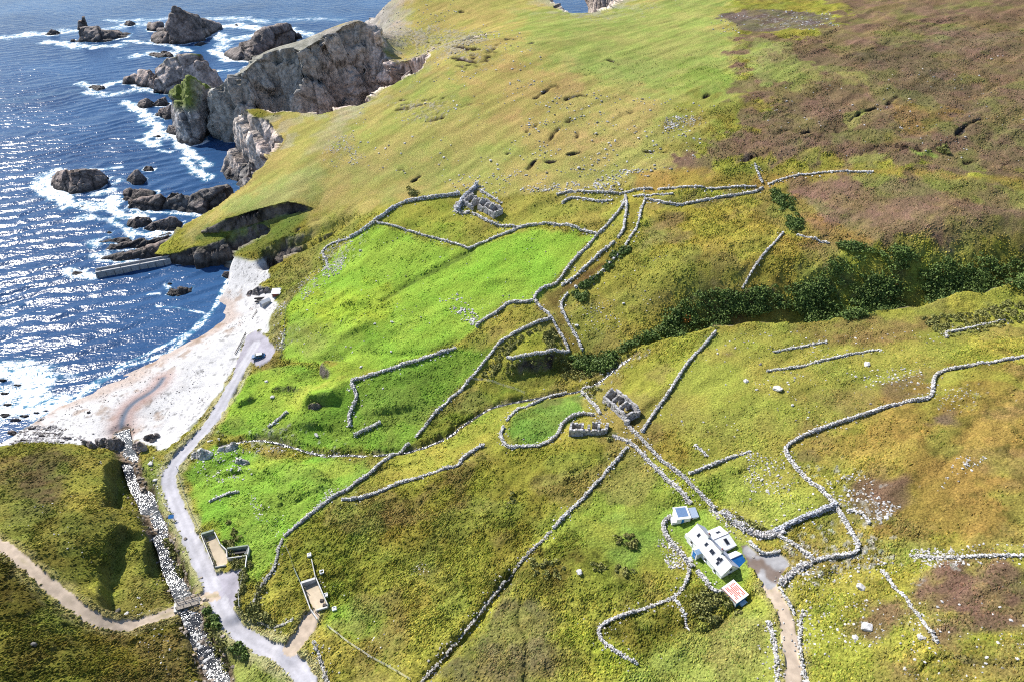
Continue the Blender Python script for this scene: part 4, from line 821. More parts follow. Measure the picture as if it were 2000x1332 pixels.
rock("sea_rock", "low dark reef just behind the broad flat-topped stack", "rock", [([(290,108),(310,114),(336,112)], [(300,104,.5),(330,101,.5)])], 9, .4, 1.0, foam=(2.5, .9), **DK)
rock("sea_rock", "small rounded rock at the right foot of the pointed stack", "rock", [([(378,89),(390,92),(402,88)], [(388,82,.5),(396,83,.5)])], 8, .35, .8, foam=(2, .7), **DK)
rock("sea_rock", "flat weedy rock in the calm water off the beach", "rock", [([(323,575),(345,581),(372,571)], [(332,566,.5),(350,562,.5),(369,564,.5)])], 4.5, .16, 1.3, foam=(.7, .6), **DK)
rock("sea_rock", "small dark rock in foam off the outer end of the pier", "rock", [([(136,538),(150,540),(161,535)], [(145,530,.5),(155,531,.5)])], 3.5, .18, .8, foam=(1.2, .9), **DK)
rock("sea_rock", "dark rock at the water's edge where beach meets cliff", "rock", [([(433,541),(443,544),(454,539)], [(437,531,.5),(448,531,.5)])], 3, .15, .8, foam=(.6, .6), **DK)
rock("sea_rock", "tiny rock in the foam in front of the grass-capped stack", "rock", [([(299,268),(307,270),(315,269)], [(307,264,.5),(312,265,.5)])], 3, .2, .8, foam=(1.2, .9), **DK)
rock("sea_rock", "tiny dark rock in open water left of the low slabs", "rock", [([(207,456),(213,458),(219,456)], [(212,452,.5)])], 2.5, .16, .8, foam=(.9, .8), **DK)
rock("sea_rock", "tiny rock just off the flat weedy rock", "rock", [([(326,556),(331,557),(335,555)], [(330,552,.5)])], 1.6, .12, .8, foam=(.6, .7), **DK)
rock("sea_rock", "small boulder in the channel beside the cliff foot", "rock", [([(446,192),(451,194),(456,192)], [(451,188,.5)])], 3, .2, .8, foam=(.6, .5), **DK)
rock("sea_rock", "low reef in white water below the rounded lone rock", "rock", [([(148,405),(158,407),(168,405)], [(155,402,.5),(163,402,.5)])], 3, .2, .8, foam=(1.5, .8), **DK)
rock("sea_rock", "smooth grey wedge of rock at the foot of the great cliff", "rock", [([(427,275),(455,278),(497,277)], [(440,250,.4),(452,238,.5),(474,222,.7),(492,216,.9),(497,250,.4)])], 22, .6, .55, tone=(.23, .22, .22), pink=.1, group=SG, foam=(.8, .5))
rock("sea_rock", "pale rocky spur running out below the grassy ridge", "rock", [([(438,342),(452,354),(468,366),(478,374)], [(443,333,.4),(462,322,.6),(486,312,.9),(505,322,.9)], 12), ([(470,372),(485,372),(500,360)], [(485,345,.5),(505,325,.9)], 9)], 12, .45, .9, tone=(.30, .27, .25), pink=.3, group=SG, foam=(1.0, .5))
rock("sea_rock", "dark rock higher under the seaward edge of the grassy point", "rock", [([(366,455),(385,447),(405,432)], [(375,445,.5),(395,432,.6),(412,424,.7)], 8)], 8, .25, .9, foam=(1, .6), **DK)
rock("sea_rock", "dark rock at the pier's landward end under the grassy point", "rock", [([(330,490),(350,484),(372,475)], [(340,478,.5),(365,462,.6),(378,456,.7)], 7)], 8, .3, .9, foam=(1, .6), **DK)
_sh = [(8,812,14),(28,822,16),(46,812,9),(14,790,9),(60,838,12),(22,846,14),(80,852,10),(8,768,8),(34,752,7),(70,806,6),(95,836,7),(110,848,9),(44,860,10),(120,864,8),(4,742,7),(88,802,5)]
for k, (u, v, s) in enumerate(_sh):
    W_ = ["flat", "broad", "small", "jagged", "low", "dark", "squat", "wet", "tiny", "rounded", "pale-streaked", "long", "blocky", "brown", "outermost", "lone"][k]
    P_ = ["at the left edge of the shore", "in the surf line left of the beach", "in breaking surf", "among white surf", "above the surf on the stones", "on the shore below the brown hill", "where stones meet sand", "farthest out in the surf", "in the surf near the frame edge", "beside the surf", "on the left beach end", "on the stony beach end", "under the hill at the shore", "where the beach starts", "of the surf rocks", "at the surf's right edge"][k]
    rock("shore_rock", f"{W_} dark shore rock {P_}", "rock", [([(u-s, v+s*.2), (u, v+s*.42), (u+s, v+s*.1)], [(u-s*.5, v-s*.25, .5), (u+s*.5, v-s*.3, .5)])], s*.16, .16, 1.0, base='sea' if v < 815 else 'land', tone=(.14, .12, .12), pink=.25, dark=.2, foam=(1.0, .9), group="dark rocks along the left end of the beach")
LD = dict(base='land', strata=1.3)
rock("rock_outcrop", "layered grey rock ledges beside the river mouth", "rock", [([(178,868),(205,882),(236,878)], [(186,858,.5),(210,857,.5),(234,858,.6)]), ([(150,866),(165,876),(185,878)], [(158,858,.5),(176,862,.5)], 2.5)], 4, .14, .8, tone=(.24, .22, .22), **LD)
rock("rock_outcrop", "layered rock ledges on the right bank of the river mouth", "rock", [([(254,880),(265,892),(283,886)], [(258,868,.5),(270,862,.5),(280,868,.5)]), ([(276,862),(290,868),(302,858)], [(280,850,.5),(298,845,.5)], 2.5)], 3, .13, .8, tone=(.24, .21, .2), **LD)
rock("rock_outcrop", "dark rock on the pale beach below the tideline", "rock", [([(165,808),(171,811),(178,807)], [(169,803,.5),(175,803,.5)])], 1.6, .1, .8, tone=(.14, .12, .11), **LD)
rock("rock_outcrop", "flat-topped slab of rock at the top of the left beach", "rock", [([(70,850),(90,852),(108,849)], [(75,845,.5),(104,845,.5)])], 2.2, .12, .7, tone=(.2, .18, .18), **LD)
rock("rock_outcrop", "low rock lying on the sand before the river mouth ledges", "rock", [([(118,858),(130,862),(140,858)], [(122,853,.5),(136,854,.5)])], 1.6, .1, .7, tone=(.2, .18, .18), **LD)
rock("rock_outcrop", "ragged grey outcrop behind the white cabin on the beach", "rock", [([(476,582),(498,583),(530,579)], [(482,570,.5),(500,562,.6),(520,560,.6),(529,566,.5)])], 5, .18, 1.0, tone=(.26, .23, .22), grass=.5, gmin=4.5, **LD)
PO = dict(base='land', tone=(.62, .60, .58), pink=.1, strata=1.1, grass=.12, gmin=1, group="pale rock outcrops in the field by the road")
rock("rock_outcrop", "largest pale outcrop in the green field beside the road bend", "rock", [([(366,900),(385,908),(412,904)], [(372,886,.5),(392,876,.6),(410,884,.5)])], 5, .14, .8, **PO)
rock("rock_outcrop", "pale slab outcrop just right of the largest one by the road", "rock", [([(416,890),(438,897),(462,884)], [(426,875,.5),(455,866,.6)])], 4.5, .13, .8, **PO)
rock("rock_outcrop", "pale broken outcrop lower in the green field beyond the slab", "rock", [([(455,903),(470,910),(488,908)], [(460,896,.5),(484,900,.5)])], 2.5, .12, .8, **PO)
rock("rock_outcrop", "pale outcrop hard against the roadside above the largest one", "rock", [([(398,873),(415,874),(432,866)], [(404,862,.5),(428,856,.5)])], 3, .13, .8, **PO)
rock("rock_outcrop", "dark crag in the hollow beneath the mid field mound", "rock", [([(594,802),(612,806),(640,802)], [(598,792,.5),(612,786,.6),(634,792,.5)])], 3.0, .14, 1.0, base='land', tone=(.12, .11, .1), grass=.5, gmin=1)
# ------------------------------------------------------------------ dry stone walls
_b = bmesh.new(); bmesh.ops.create_icosphere(_b, subdivisions=1, radius=1.0); ICO_V = np.array([v.co[:] for v in _b.verts]); ICO_F = np.array([[v.index for v in f.verts] for f in _b.faces]); _b.free()
STONE_VAR = []
for k in range(10):
    v = ICO_V*(.72+.42*RNG.random((len(ICO_V), 1))); v = np.sign(v)*np.abs(v)**.62; STONE_VAR.append(v)
STONE_VAR = np.array(STONE_VAR)
def stones_np(P, size, flat=.62):
    """angular stones at points P, one half-size each -> verts, faces"""
    n = len(P); v = STONE_VAR[RNG.integers(0, 10, n)].copy()
    sc = np.stack([1+.45*RNG.random(n), .8+.3*RNG.random(n), flat*(.8+.4*RNG.random(n))], 1)*size[:, None]
    v *= sc[:, None, :]; a = RNG.random(n)*6.283; tl = RNG.normal(0, .25, n); c, s = np.cos(a), np.sin(a); ct, st = np.cos(tl), np.sin(tl)
    X = v[..., 0]*ct[:, None]-v[..., 2]*st[:, None]; Zz = v[..., 0]*st[:, None]+v[..., 2]*ct[:, None]; Y = v[..., 1]
    V = np.stack([X*c[:, None]-Y*s[:, None], X*s[:, None]+Y*c[:, None], Zz], -1)+P[:, None, :]
    F = (ICO_F[None]+(np.arange(n)*len(ICO_V))[:, None, None]).reshape(-1, 3)
    return V.reshape(-1, 3), F
def stone_cols(n, tone=(.50, .485, .49)):
    q = .50+.66*RNG.random((n, 1)); c = np.array(tone)*q; k = RNG.random((n, 1)); c = np.where(k < .12, c*np.array([.5, .48, .44]), c); c = np.where(k > .9, c*np.array([1.0, .93, .82]), c)
    return np.clip(np.repeat(c, len(ICO_V), 0), .02, .82)
WALLG = "dry stone walls around the old fields"
def wall(label, pts, h=1.05, w=.8, spill=.12, ragged=.25, tone=(.60, .585, .58), group=WALLG, name="dry_stone_wall", gaps=0.0, it=2):
    P = resample(smooth_pl(DG(pts), it), .5); P[:, 2] = ground_z(P[:, 0], P[:, 1])
    seg = np.diff(P[:, :2], axis=0); L = np.hypot(*seg.T).sum(); dist = P[:, 1].mean()
    h *= .80; w *= .72; sp = .25 if dist < 140 else (.31 if dist < 190 else .40); sz = sp*.62
    rowsn = max(1, int(round(h/(sp*.78)))); acr = max(2, int(w/(sp*1.15)))
    out = []
    for r in range(rowsn):
        n = int(L/sp); t = (np.arange(n)+RNG.random(n)*.8)/n
        for a in range(acr):
            q = t*(len(P)-1); i = np.minimum(q.astype(int), len(P)-2); f = (q-i)[:, None]
            p = P[i]*(1-f)+P[i+1]*f; tg = seg[i]/np.hypot(*seg[i].T)[:, None]; nm = np.stack([-tg[:, 1], tg[:, 0]], 1)
            taper = 1-.35*r/max(rowsn-1, 1); off = ((a+.5)/acr-.5)*w*taper+RNG.normal(0, .07+.05*spill, n)
            hh = np.clip(.85+ragged*1.3*fbm(t*L+len(label)*31.0, t*0, 3.5, 3, r*0+5), .15, 1.25)
            pz = p[:, 2]+(r+.45)*h/rowsn*1.0; ok = ((r+.2)/rowsn < hh)
            if gaps: ok &= fbm(t*L+len(label)*17.0, t*0, 6, 2, 6) > -.5+gaps
            pp = np.stack([p[:, 0]+nm[:, 0]*off, p[:, 1]+nm[:, 1]*off, pz+RNG.normal(0, .05, n)], 1); out.append(pp[ok])
    m = int(L*spill*4)
    if m:
        t = RNG.random(m); q = t*(len(P)-1); i = np.minimum(q.astype(int), len(P)-2); f = (q-i)[:, None]; p = P[i]*(1-f)+P[i+1]*f
        tg = seg[i]/np.hypot(*seg[i].T)[:, None]; off = RNG.normal(0, w*.5+.6, m); px = p[:, 0]-tg[:, 1]*off; py = p[:, 1]+tg[:, 0]*off
        out.append(np.stack([px, py, ground_z(px, py)+.08], 1))
    A = np.vstack(out); V, F = stones_np(A, sz*(.55+.8*RNG.random(len(A)))); o = mesh_np(name, V, F, M_STONE, stone_cols(len(A), tone), smooth=False)
    return tag(o, label, "stone wall", group)
BLU = (.54, .55, .60)
wall("thick high boundary wall bending round the top left corner of the fields", [(898,382),(850,388),(802,395),(776,403),(756,420),(733,436),(708,454),(684,467)], 1.7, 1.3, .25, .15, BLU)
wall("tumbled lower wall running from the boundary wall down towards the beach", [(684,467),(662,474),(640,482),(628,496),(640,512),(634,528)], .8, .8, .7, .5)
wall("thin wall dropping from the boundary wall to the bright green field's corner", [(735,437),(790,450),(850,468),(900,482),(914,488)], .9, .7)
wall("curving wall along the top of the bright green field", [(915,488),(960,470),(1000,450),(1035,440),(1070,437),(1100,441),(1130,449),(1165,458)], 1.1, .85)
wall("short wall leading right from the upper ruin to the curving wall", [(922,418),(940,428),(955,437),(975,441),(1018,443)], 1.1, 1.0, .4)
wall("right-hand side wall of the bright green field, down to the track fork", [(1166,459),(1150,478),(1130,501),(1112,521),(1098,540),(1085,555),(1062,563),(1047,575),(1042,588)], 1.15, .9, .15)
wall("curled wall end with a heap of stones under the bright green field", [(1040,590),(1022,594),(1000,592),(986,595),(982,604),(968,614),(950,624),(937,633),(930,642)], 1.3, 1.1, .3)
wall("straight wall climbing from the field corner to the upper crossroads", [(1167,457),(1180,446),(1192,433),(1205,419),(1215,407),(1220,388)], 1.1, .9)
wall("left wall of the sunken lane, upper stretch", [(1222,383),(1224,408),(1220,433),(1217,453),(1206,468)], 1.2, .9)
wall("left wall of the sunken lane, lower stretch", [(1200,474),(1190,484),(1175,495),(1157,513),(1137,530),(1120,545),(1097,557)], 1.1, .9, .3, .4)
wall("right wall of the sunken lane", [(1260,393),(1251,413),(1247,438),(1236,458),(1225,477),(1210,496),(1195,513),(1176,532),(1155,550),(1122,563)], .9, .75, .2, .4)
wall("right wall of the muddy track above the square enclosure", [(1109,573),(1094,592),(1100,615),(1115,638),(1128,660),(1137,684)], 1.1, .9, .3)
wall("right side wall of the square scrubby enclosure", [(1045,590),(1058,602),(1075,618),(1090,641),(1103,663),(1111,682)], 1.1, .9)
wall("lower wall of the square scrubby enclosure", [(1112,684),(1092,692),(1060,698),(1030,702),(1002,704),(990,698)], 1.2, 1.0, .3)
wall("long straight wall slanting from the square enclosure to the lower fields", [(1076,622),(1050,632),(1020,644),(992,660),(970,675),(954,696),(938,717),(918,741),(899,762),(868,791),(848,815),(830,837),(812,857)], 1.2, .95)
wall("slanting wall beyond the creek, down to the pens", [(800,868),(780,885),(760,898),(736,916),(711,936),(690,950),(670,963),(640,982),(607,1010),(575,1034),(556,1050)], 1.2, .95)
wall("broken mossy wall below the slanting wall, beside the gravel bay", [(553,1055),(546,1075),(540,1105),(527,1127),(512,1146),(503,1162),(497,1182)], .8, .8, .5, .6, (.42, .41, .38))
wall("wavy wall across the middle fields above the olive pasture", [(668,978),(690,979),(720,970),(755,955),(800,938),(850,922),(898,913),(898,904),(906,893),(925,881),(946,870)], 1.25, 1.0, .25)
wall("round enclosure wall, upper side along the green paddock", [(1106,767),(1078,772),(1058,780),(1038,790),(1012,800),(996,815),(990,826)], .9, .8, .3, .5)
wall("round enclosure wall, lower side along the green paddock", [(984,835),(976,850),(984,866),(994,875),(1010,873),(1028,872),(1048,872),(1066,865),(1082,855),(1092,845),(1096,832),(1105,822),(1122,814),(1142,809),(1160,812)], 1.2, 1.0, .3)
wall("short thick wall between the two lower ruins", [(1143,768),(1147,778),(1156,788),(1166,800),(1172,812)], 1.3, 1.1, .5)
wall("hooked bit of wall above the short thick wall", [(1158,756),(1145,757),(1136,762),(1140,772)], 1.2, .8, .3)
wall("straight wall climbing right from the roofless row to the gorge", [(1398,648),(1380,669),(1357,695),(1337,720),(1318,750),(1300,776),(1282,800),(1266,824),(1253,845)], 1.15, .95, .2)
wall("left wall of the grassy lane below the ruins", [(1196,855),(1216,861),(1238,874),(1262,895),(1282,915),(1306,938),(1330,962),(1350,984)], 1.0, 1.2, .6, .35, (.54, .52, .51))
wall("right wall of the grassy lane below the ruins", [(1228,834),(1252,858),(1275,884),(1300,905),(1328,924),(1347,944),(1366,965),(1386,985),(1396,995)], 1.0, 1.1, .6, .35, (.54, .52, .51))
wall("short wall branching right from the grassy lane", [(1346,925),(1375,913),(1410,900),(1440,889)], 1.1, .8, .2)
wall("scatter of wall stones past the end of the short branch wall", [(1443,888),(1455,884),(1467,880)], .5, .5, .5, .6)
wall("stub of fallen wall in the pasture above the branch wall", [(1357,868),(1368,877),(1382,890)], .5, .8, .5, .6)
wall("long straight wall slanting down from the lane, upper half", [(1225,876),(1206,898),(1172,935),(1140,975),(1102,1010),(1080,1035)], 1.0, .9, .4)
wall("long straight wall slanting down from the lane, sunken lower half", [(1078,1038),(1058,1060),(1020,1096),(986,1136),(955,1172),(925,1211),(880,1262),(850,1300),(818,1338)], .6, .7, .6, .8, (.46, .44, .41))
wall("garden wall left of the white cottage", [(1310,1010),(1293,1020),(1298,1042),(1312,1060),(1326,1076),(1340,1094),(1353,1106)], 1.3, 1.1, .5, .2, (.56, .54, .53))
wall("wall running down from the garden corner to the rough paddock", [(1346,1110),(1344,1127),(1334,1147),(1318,1165),(1290,1176),(1250,1190),(1215,1201),(1186,1212),(1168,1225),(1172,1243),(1188,1263),(1208,1280),(1245,1300)], .85, .8, .4, .4, (.54, .52, .51))
wall("tumbled wall on the right of the rough paddock", [(1318,1166),(1326,1185),(1338,1203),(1345,1234)], .6, .7, .7, .6)
wall("garden wall between the cottage lawn and the red-roofed shed", [(1361,1115),(1374,1130),(1386,1150),(1398,1157),(1412,1154)], 1.2, .9, .2, .2, (.56, .54, .53))
wall("broad bank of tumbled stones right of the cottage", [(1410,1000),(1432,1020),(1455,1035),(1480,1048),(1505,1048),(1530,1040)], 1.1, 2.6, .8, .5, (.54, .52, .52))
wall("thick bluish wall above the walled garden", [(1510,1042),(1540,1029),(1575,1012),(1605,1002),(1632,990)], 1.7, 1.3, .3, .2, BLU)
wall("long winding wall around the heather, from garden to right edge", [(1630,990),(1610,968),(1585,944),(1560,919),(1541,895),(1532,876),(1546,862),(1575,848),(1620,831),(1670,815),(1720,798),(1770,786),(1820,780),(1820,756),(1826,731),(1850,722),(1900,716),(1950,710),(2010,696)], 1.15, .95, .25)
wall("right and lower wall of the walled garden", [(1632,994),(1645,1018),(1656,1038),(1672,1060),(1674,1080),(1660,1087),(1630,1092),(1600,1094),(1582,1099)], 1.2, 1.0, .3)
wall("left wall of the walled garden, beside the yard", [(1520,1050),(1545,1064),(1565,1079),(1586,1093)], 1.0, .9, .6, .4)
wall("heaped stone bank below the walled garden", [(1580,1102),(1560,1112),(1542,1124),(1530,1134),(1524,1146)], 1.0, 1.8, .8, .4, (.54, .52, .52))
wall("low whitish retaining wall curving along the yard", [(1462,1060),(1474,1076),(1490,1085),(1508,1082),(1522,1079)], .9, .5, .1, .1, (.62, .6, .58))
wall("small hooked wall right of the walled garden", [(1654,1000),(1670,1001),(1684,1007),(1693,1018),(1694,1028)], .9, .8, .3, .4)
wall("thin line of wall stones descending through the right heather", [(1722,1112),(1740,1140),(1768,1170),(1790,1200),(1814,1234),(1834,1252)], .7, .6, .3, .5)
wall("straggling wall running right to the frame edge below the moor", [(1778,1082),(1800,1085),(1830,1087),(1880,1092),(1940,1090),(2010,1089)], .7, .7, .5, .6)
wall("low wall in the sunny pasture, the longer of two parallel", [(1497,725),(1530,721),(1570,714),(1620,704),(1680,690),(1722,683)], .7, .8, .4, .4, (.58, .57, .55))
wall("low wall in the sunny pasture, the shorter and higher of two parallel", [(1510,688),(1550,680),(1590,672),(1616,667)], .6, .7, .4, .4, (.58, .57, .55))
wall("hooked wall among bracken near the right edge", [(1847,664),(1845,650),(1880,645),(1920,635),(1962,627)], .9, .8, .2)
wall("curling wall under the rocky hillside left of the crossroads", [(1098,397),(1108,388),(1128,385),(1150,390),(1174,393),(1197,390)], 1.0, 1.1, .4)
wall("upper wall along the foot of the hill left of the crossroads", [(1086,384),(1115,374),(1150,378),(1190,377),(1220,377),(1245,370),(1275,369)], .9, .9, .5, .4)
wall("broken wall across the grassy strip right of the crossroads", [(1236,384),(1275,381),(1314,382)], .7, .8, .5, .5)
wall("wall along the far side of the hill track", [(1284,371),(1330,369),(1380,369),(1430,366),(1478,364)], .8, .8, .4, .4)
wall("wall along the near side of the hill track", [(1258,392),(1290,400),(1312,402),(1345,397),(1400,386),(1450,379),(1478,374),(1490,366)], 1.0, .9, .2)
wall("short wall coming down the hill to the track end", [(1473,323),(1482,342),(1490,358)], .9, .9, .3)
wall("low wall curving along the hill track past the heather", [(1500,360),(1530,348),(1580,340),(1640,338),(1705,338)], .6, .6, .3, .3)
wall("thin wall dropping from the dark bushes to the gorge", [(1530,455),(1512,475),(1487,504),(1466,535),(1449,566)], .8, .7, .1, .4)
wall("thin wall running right from the dark bushes", [(1556,460),(1580,466),(1620,475)], .8, .7, .2, .3)
wall("thick collapsed wall curving through the lower green field", [(890,679),(862,690),(820,705),(782,718),(744,730),(705,740),(684,746),(694,764),(698,780),(690,796),(681,815),(684,836)], 1.3, 1.4, .5, .35)
wall("short detached bit of the collapsed wall", [(692,852),(718,841),(744,828)], 1.3, 1.1, .4, .3)
wall("short wall on the bank left of the mid field mound", [(525,837),(543,822),(562,807)], .9, .8, .3, .3)
wall("short wall in the green field above the road pen", [(410,983),(436,972),(468,962)], .7, .7, .3, .4)
wall("tumbled stone edge left of the dirt lane", [(1500,1215),(1510,1240),(1514,1275),(1518,1335)], .5, 1.2, 1.4, .7, (.56, .54, .52))
wall("tumbled stone edge right of the dirt lane", [(1570,1190),(1564,1220),(1561,1255),(1565,1290),(1576,1335)], .5, .9, 1.0, .7, (.56, .54, .52))
wall("kerb of stones on the right of the lane gate", [(1521,1148),(1530,1165),(1543,1185),(1553,1200)], .6, .5, .2, .2)
wall("mossy wall beside the ditch under the concrete ramp", [(612,1252),(622,1275),(630,1300),(640,1335)], .8, .9, .8, .6, (.46, .44, .41))
wall("mossy bank wall between the ramp and the road", [(500,1212),(530,1226),(555,1226),(575,1212)], .6, .7, .5, .7, (.42, .41, .36))
# ------------------------------------------------------------------ plain materials for built things
def paint_mat(name, c, rough=.7, var=.25, sc=3.0, spec=.3, bump=.05, metallic=0.0):
    m, t, b = nt(name); g = nd(t, "ShaderNodeTexCoord"); n = noise(t, sc, 5, .65, g.outputs["Object"]); k = ramp(t, n.outputs["Fac"], (.3, .7, 1-var, 1+var*.5))
    mul = nd(t, "ShaderNodeVectorMath", operation='SCALE'); mul.inputs[0].default_value = c; t.links.new(k, mul.inputs["Scale"]); t.links.new(mul.outputs[0], b.inputs["Base Color"])
    b.inputs["Roughness"].default_value = rough; b.inputs["Specular IOR Level"].default_value = spec; b.inputs["Metallic"].default_value = metallic
    if bump:
        bp = nd(t, "ShaderNodeBump"); bp.inputs["Strength"].default_value = bump*4; bp.inputs["Distance"].default_value = .03; t.links.new(n.outputs["Fac"], bp.inputs["Height"]); t.links.new(bp.outputs[0], b.inputs["Normal"])
    return m
M_WHITE = paint_mat("limewash", (.74, .74, .72), .8, .22, 1.6); M_WROOF = paint_mat("white_roof", (.70, .71, .72), .6, .22, 1.1); M_SLATE = paint_mat("blue_slate", (.13, .21, .36), .45, .2, 4, .5)
M_BLUE = paint_mat("blue_paint", (.02, .17, .48), .45, .2, 2, .4); M_LBLUE = paint_mat("pale_blue_wash", (.42, .60, .80), .8, .12); M_GLASS = paint_mat("dark_glass", (.012, .014, .02), .08, .1, 2, .6, 0)
M_FRAME = paint_mat("grey_frame", (.22, .22, .24), .5, .15); M_CONC = paint_mat("weathered_concrete", (.52, .51, .49), .9, .3, 1.6, .2); M_CONCD = paint_mat("mossy_concrete", (.24, .28, .22), .9, .4, 1.2, .2)
M_WOOD = paint_mat("grey_timber", (.32, .28, .24), .85, .3, 6, .2); M_DWOOD = paint_mat("tarred_timber", (.035, .03, .03), .7, .3, 6, .3); M_RED = paint_mat("rust_red_sheet", (.62, .14, .09), .7, .4, 2.2, .3); M_METAL = paint_mat("galvanised_metal", (.42, .44, .46), .4, .15, 3, .5)
M_CAR = paint_mat("car_blue", (.012, .09, .22), .25, .05, 1, .6, 0); M_TYRE = paint_mat("tyre_rubber", (.02, .02, .02), .9, .2); M_LAMP = paint_mat("lamp_glass", (.7, .7, .7), .15, .05, 1, .6, 0); M_PALE = paint_mat("pale_paint", (.72, .73, .75), .35, .05, 1, .5, 0)
M_SIGN = paint_mat("sign_blue", (.03, .16, .42), .4, .3, 4, .4); M_REDB = paint_mat("red_brick_paint", (.30, .09, .07), .8, .3)
M_PIER = paint_mat("pier_concrete", (.33, .33, .34), .85, .35, .9, .2)

def M4(origin, xdir, z=None):
    xd = Vector((xdir[0], xdir[1], 0)).normalized(); yd = Vector((-xd.y, xd.x, 0)); m = Matrix(((xd.x, yd.x, 0, origin[0]), (xd.y, yd.y, 0, origin[1]), (0, 0, 1, origin[2] if z is None else z), (0, 0, 0, 1))); return m
def root(name, label, cat, mat, group=None):
    o = bpy.data.objects.new(name, None); COL.objects.link(o); o.empty_display_size = .2; o.matrix_world = mat; return tag(o, label, cat, group)
class MB:
    def __init__(s): s.bm = bmesh.new()
    def hexa(s, p):
        v = [s.bm.verts.new(q) for q in p]
        for f in ((0,3,2,1),(4,5,6,7),(0,1,5,4),(1,2,6,5),(2,3,7,6),(3,0,4,7)): s.bm.faces.new([v[i] for i in f])
        return s
    def box(s, x0, x1, y0, y1, z0, z1, j=0.0):
        r = lambda: random.uniform(-j, j) if j else 0
        return s.hexa([(x+r(), y+r(), z+r()) for x, y, z in ((x0,y0,z0),(x1,y0,z0),(x1,y1,z0),(x0,y1,z0),(x0,y0,z1),(x1,y0,z1),(x1,y1,z1),(x0,y1,z1))])
    def slab(s, q, t):
        """quad q (seen from above, anticlockwise) thickened downwards by t"""
        q = [Vector(p) for p in q]; n = (q[1]-q[0]).cross(q[2]-q[0]).normalized()
        if n.z < 0: n = -n
        return s.hexa([p-n*t for p in q]+q)
    def poly(s, pts, z0, z1):
        b = [s.bm.verts.new((p[0], p[1], z0)) for p in pts]; t = [s.bm.verts.new((p[0], p[1], z1 if len(p) < 3 else p[2])) for p in pts]
        s.bm.faces.new(b[::-1]); s.bm.faces.new(t)
        for i in range(len(pts)): j = (i+1) % len(pts); s.bm.faces.new((b[i], b[j], t[j], t[i]))
        return s
    def tube(s, a, b, r, n=8, r2=None):
        a, b = Vector(a), Vector(b); d = (b-a).normalized(); u = d.orthogonal().normalized(); w = d.cross(u); r2 = r if r2 is None else r2
        A = [s.bm.verts.new(a+(u*math.cos(k*6.2832/n)+w*math.sin(k*6.2832/n))*r) for k in range(n)]; B = [s.bm.verts.new(b+(u*math.cos(k*6.2832/n)+w*math.sin(k*6.2832/n))*r2) for k in range(n)]
        for k in range(n): s.bm.faces.new((A[k], A[(k+1) % n], B[(k+1) % n], B[k]))
        s.bm.faces.new(A[::-1]); s.bm.faces.new(B); return s
    def prism(s, prof, y0, y1):
        """profile in x,z swept along y"""
        a = [s.bm.verts.new((p[0], y0, p[1])) for p in prof]; b = [s.bm.verts.new((p[0], y1, p[1])) for p in prof]; n = len(prof)
        s.bm.faces.new(a); s.bm.faces.new(b[::-1])
        for i in range(n): j = (i+1) % n; s.bm.faces.new((a[j], a[i], b[i], b[j]))
        return s
    def build(s, name, mat, parent=None, bevel=0, label=None, smooth=False):
        bmesh.ops.recalc_face_normals(s.bm, faces=s.bm.faces[:])
        if bevel: bmesh.ops.bevel(s.bm, geom=[e for e in s.bm.edges], offset=bevel, segments=2, affect='EDGES', profile=.6)
        me = bpy.data.meshes.new(name); s.bm.to_mesh(me); s.bm.free()
        if smooth: me.polygons.foreach_set("use_smooth", [True]*len(me.polygons))
        me.materials.append(mat); o = bpy.data.objects.new(name, me); COL.objects.link(o); o.parent = parent
        if label: o["label"] = label
        return o
def gz(px, py): return float(ground_z(px, py)[0])
def copy_tree(o, parent=None):
    c = o.copy(); COL.objects.link(c); c.parent = parent
    for ch in list(o.children): copy_tree(ch, c)
    return c
def gpix(u, v):
    p = D([(u, v)])[0]; return Vector((p[0], p[1], gz(p[0], p[1])))

# ------------------------------------------------------------------ white cottage
A = gpix(1341, 1056); Bp = gpix(1407.5, 1130.5); ax = Bp-A; Lc = Vector((ax.x, ax.y)).length
zb = min(A.z, Bp.z)-.1; cot = root("cottage", "white cottage with white roof, two rear wings and rows of roof windows", "cottage", M4(A, ax, zb))
Wc, He, Hr = 3.9, 2.5, 4.35
m = MB(); m.prism([(0, -.8), (Wc, -.8), (Wc, He), (Wc/2, Hr), (0, He)], 0, Lc)
def xf(bm):   # profile x -> local y, sweep y -> local x
    for v in bm.verts: v.co = Vector((v.co.y, v.co.x, v.co.z))
xf(m.bm); walls = m.build("wall", M_WHITE, cot)
pit = math.atan2(Hr-He, Wc/2); dz = .1
f = MB(); f.slab([(-.15, -.25, He-.25*math.tan(pit)+dz), (Lc+.15, -.25, He-.25*math.tan(pit)+dz), (Lc+.15, Wc/2, Hr+dz), (-.15, Wc/2, Hr+dz)], .09); rf = f.build("roof", M_WROOF, cot, label="sunlit white front slope of the roof")
f = MB(); f.slab([(-.15, Wc/2+.004, Hr+dz), (Lc+.15, Wc/2+.004, Hr+dz), (Lc+.15, Wc+.25, He-.25*math.tan(pit)+dz), (-.15, Wc+.25, He-.25*math.tan(pit)+dz)], .09); rb = f.build("roof", M_SLATE if False else paint_mat("white_roof_in_shade", (.44, .47, .56), .6, .15, 4), cot, label="white back slope of the roof, coloured blue-grey as in shade")  # shadow side of the white roof, its blue-grey shade put into the colour
MB().box(-.2, Lc+.2, Wc/2-.07, Wc/2+.07, Hr+.06, Hr+.17).build("ridge_cap", M_FRAME, rf)
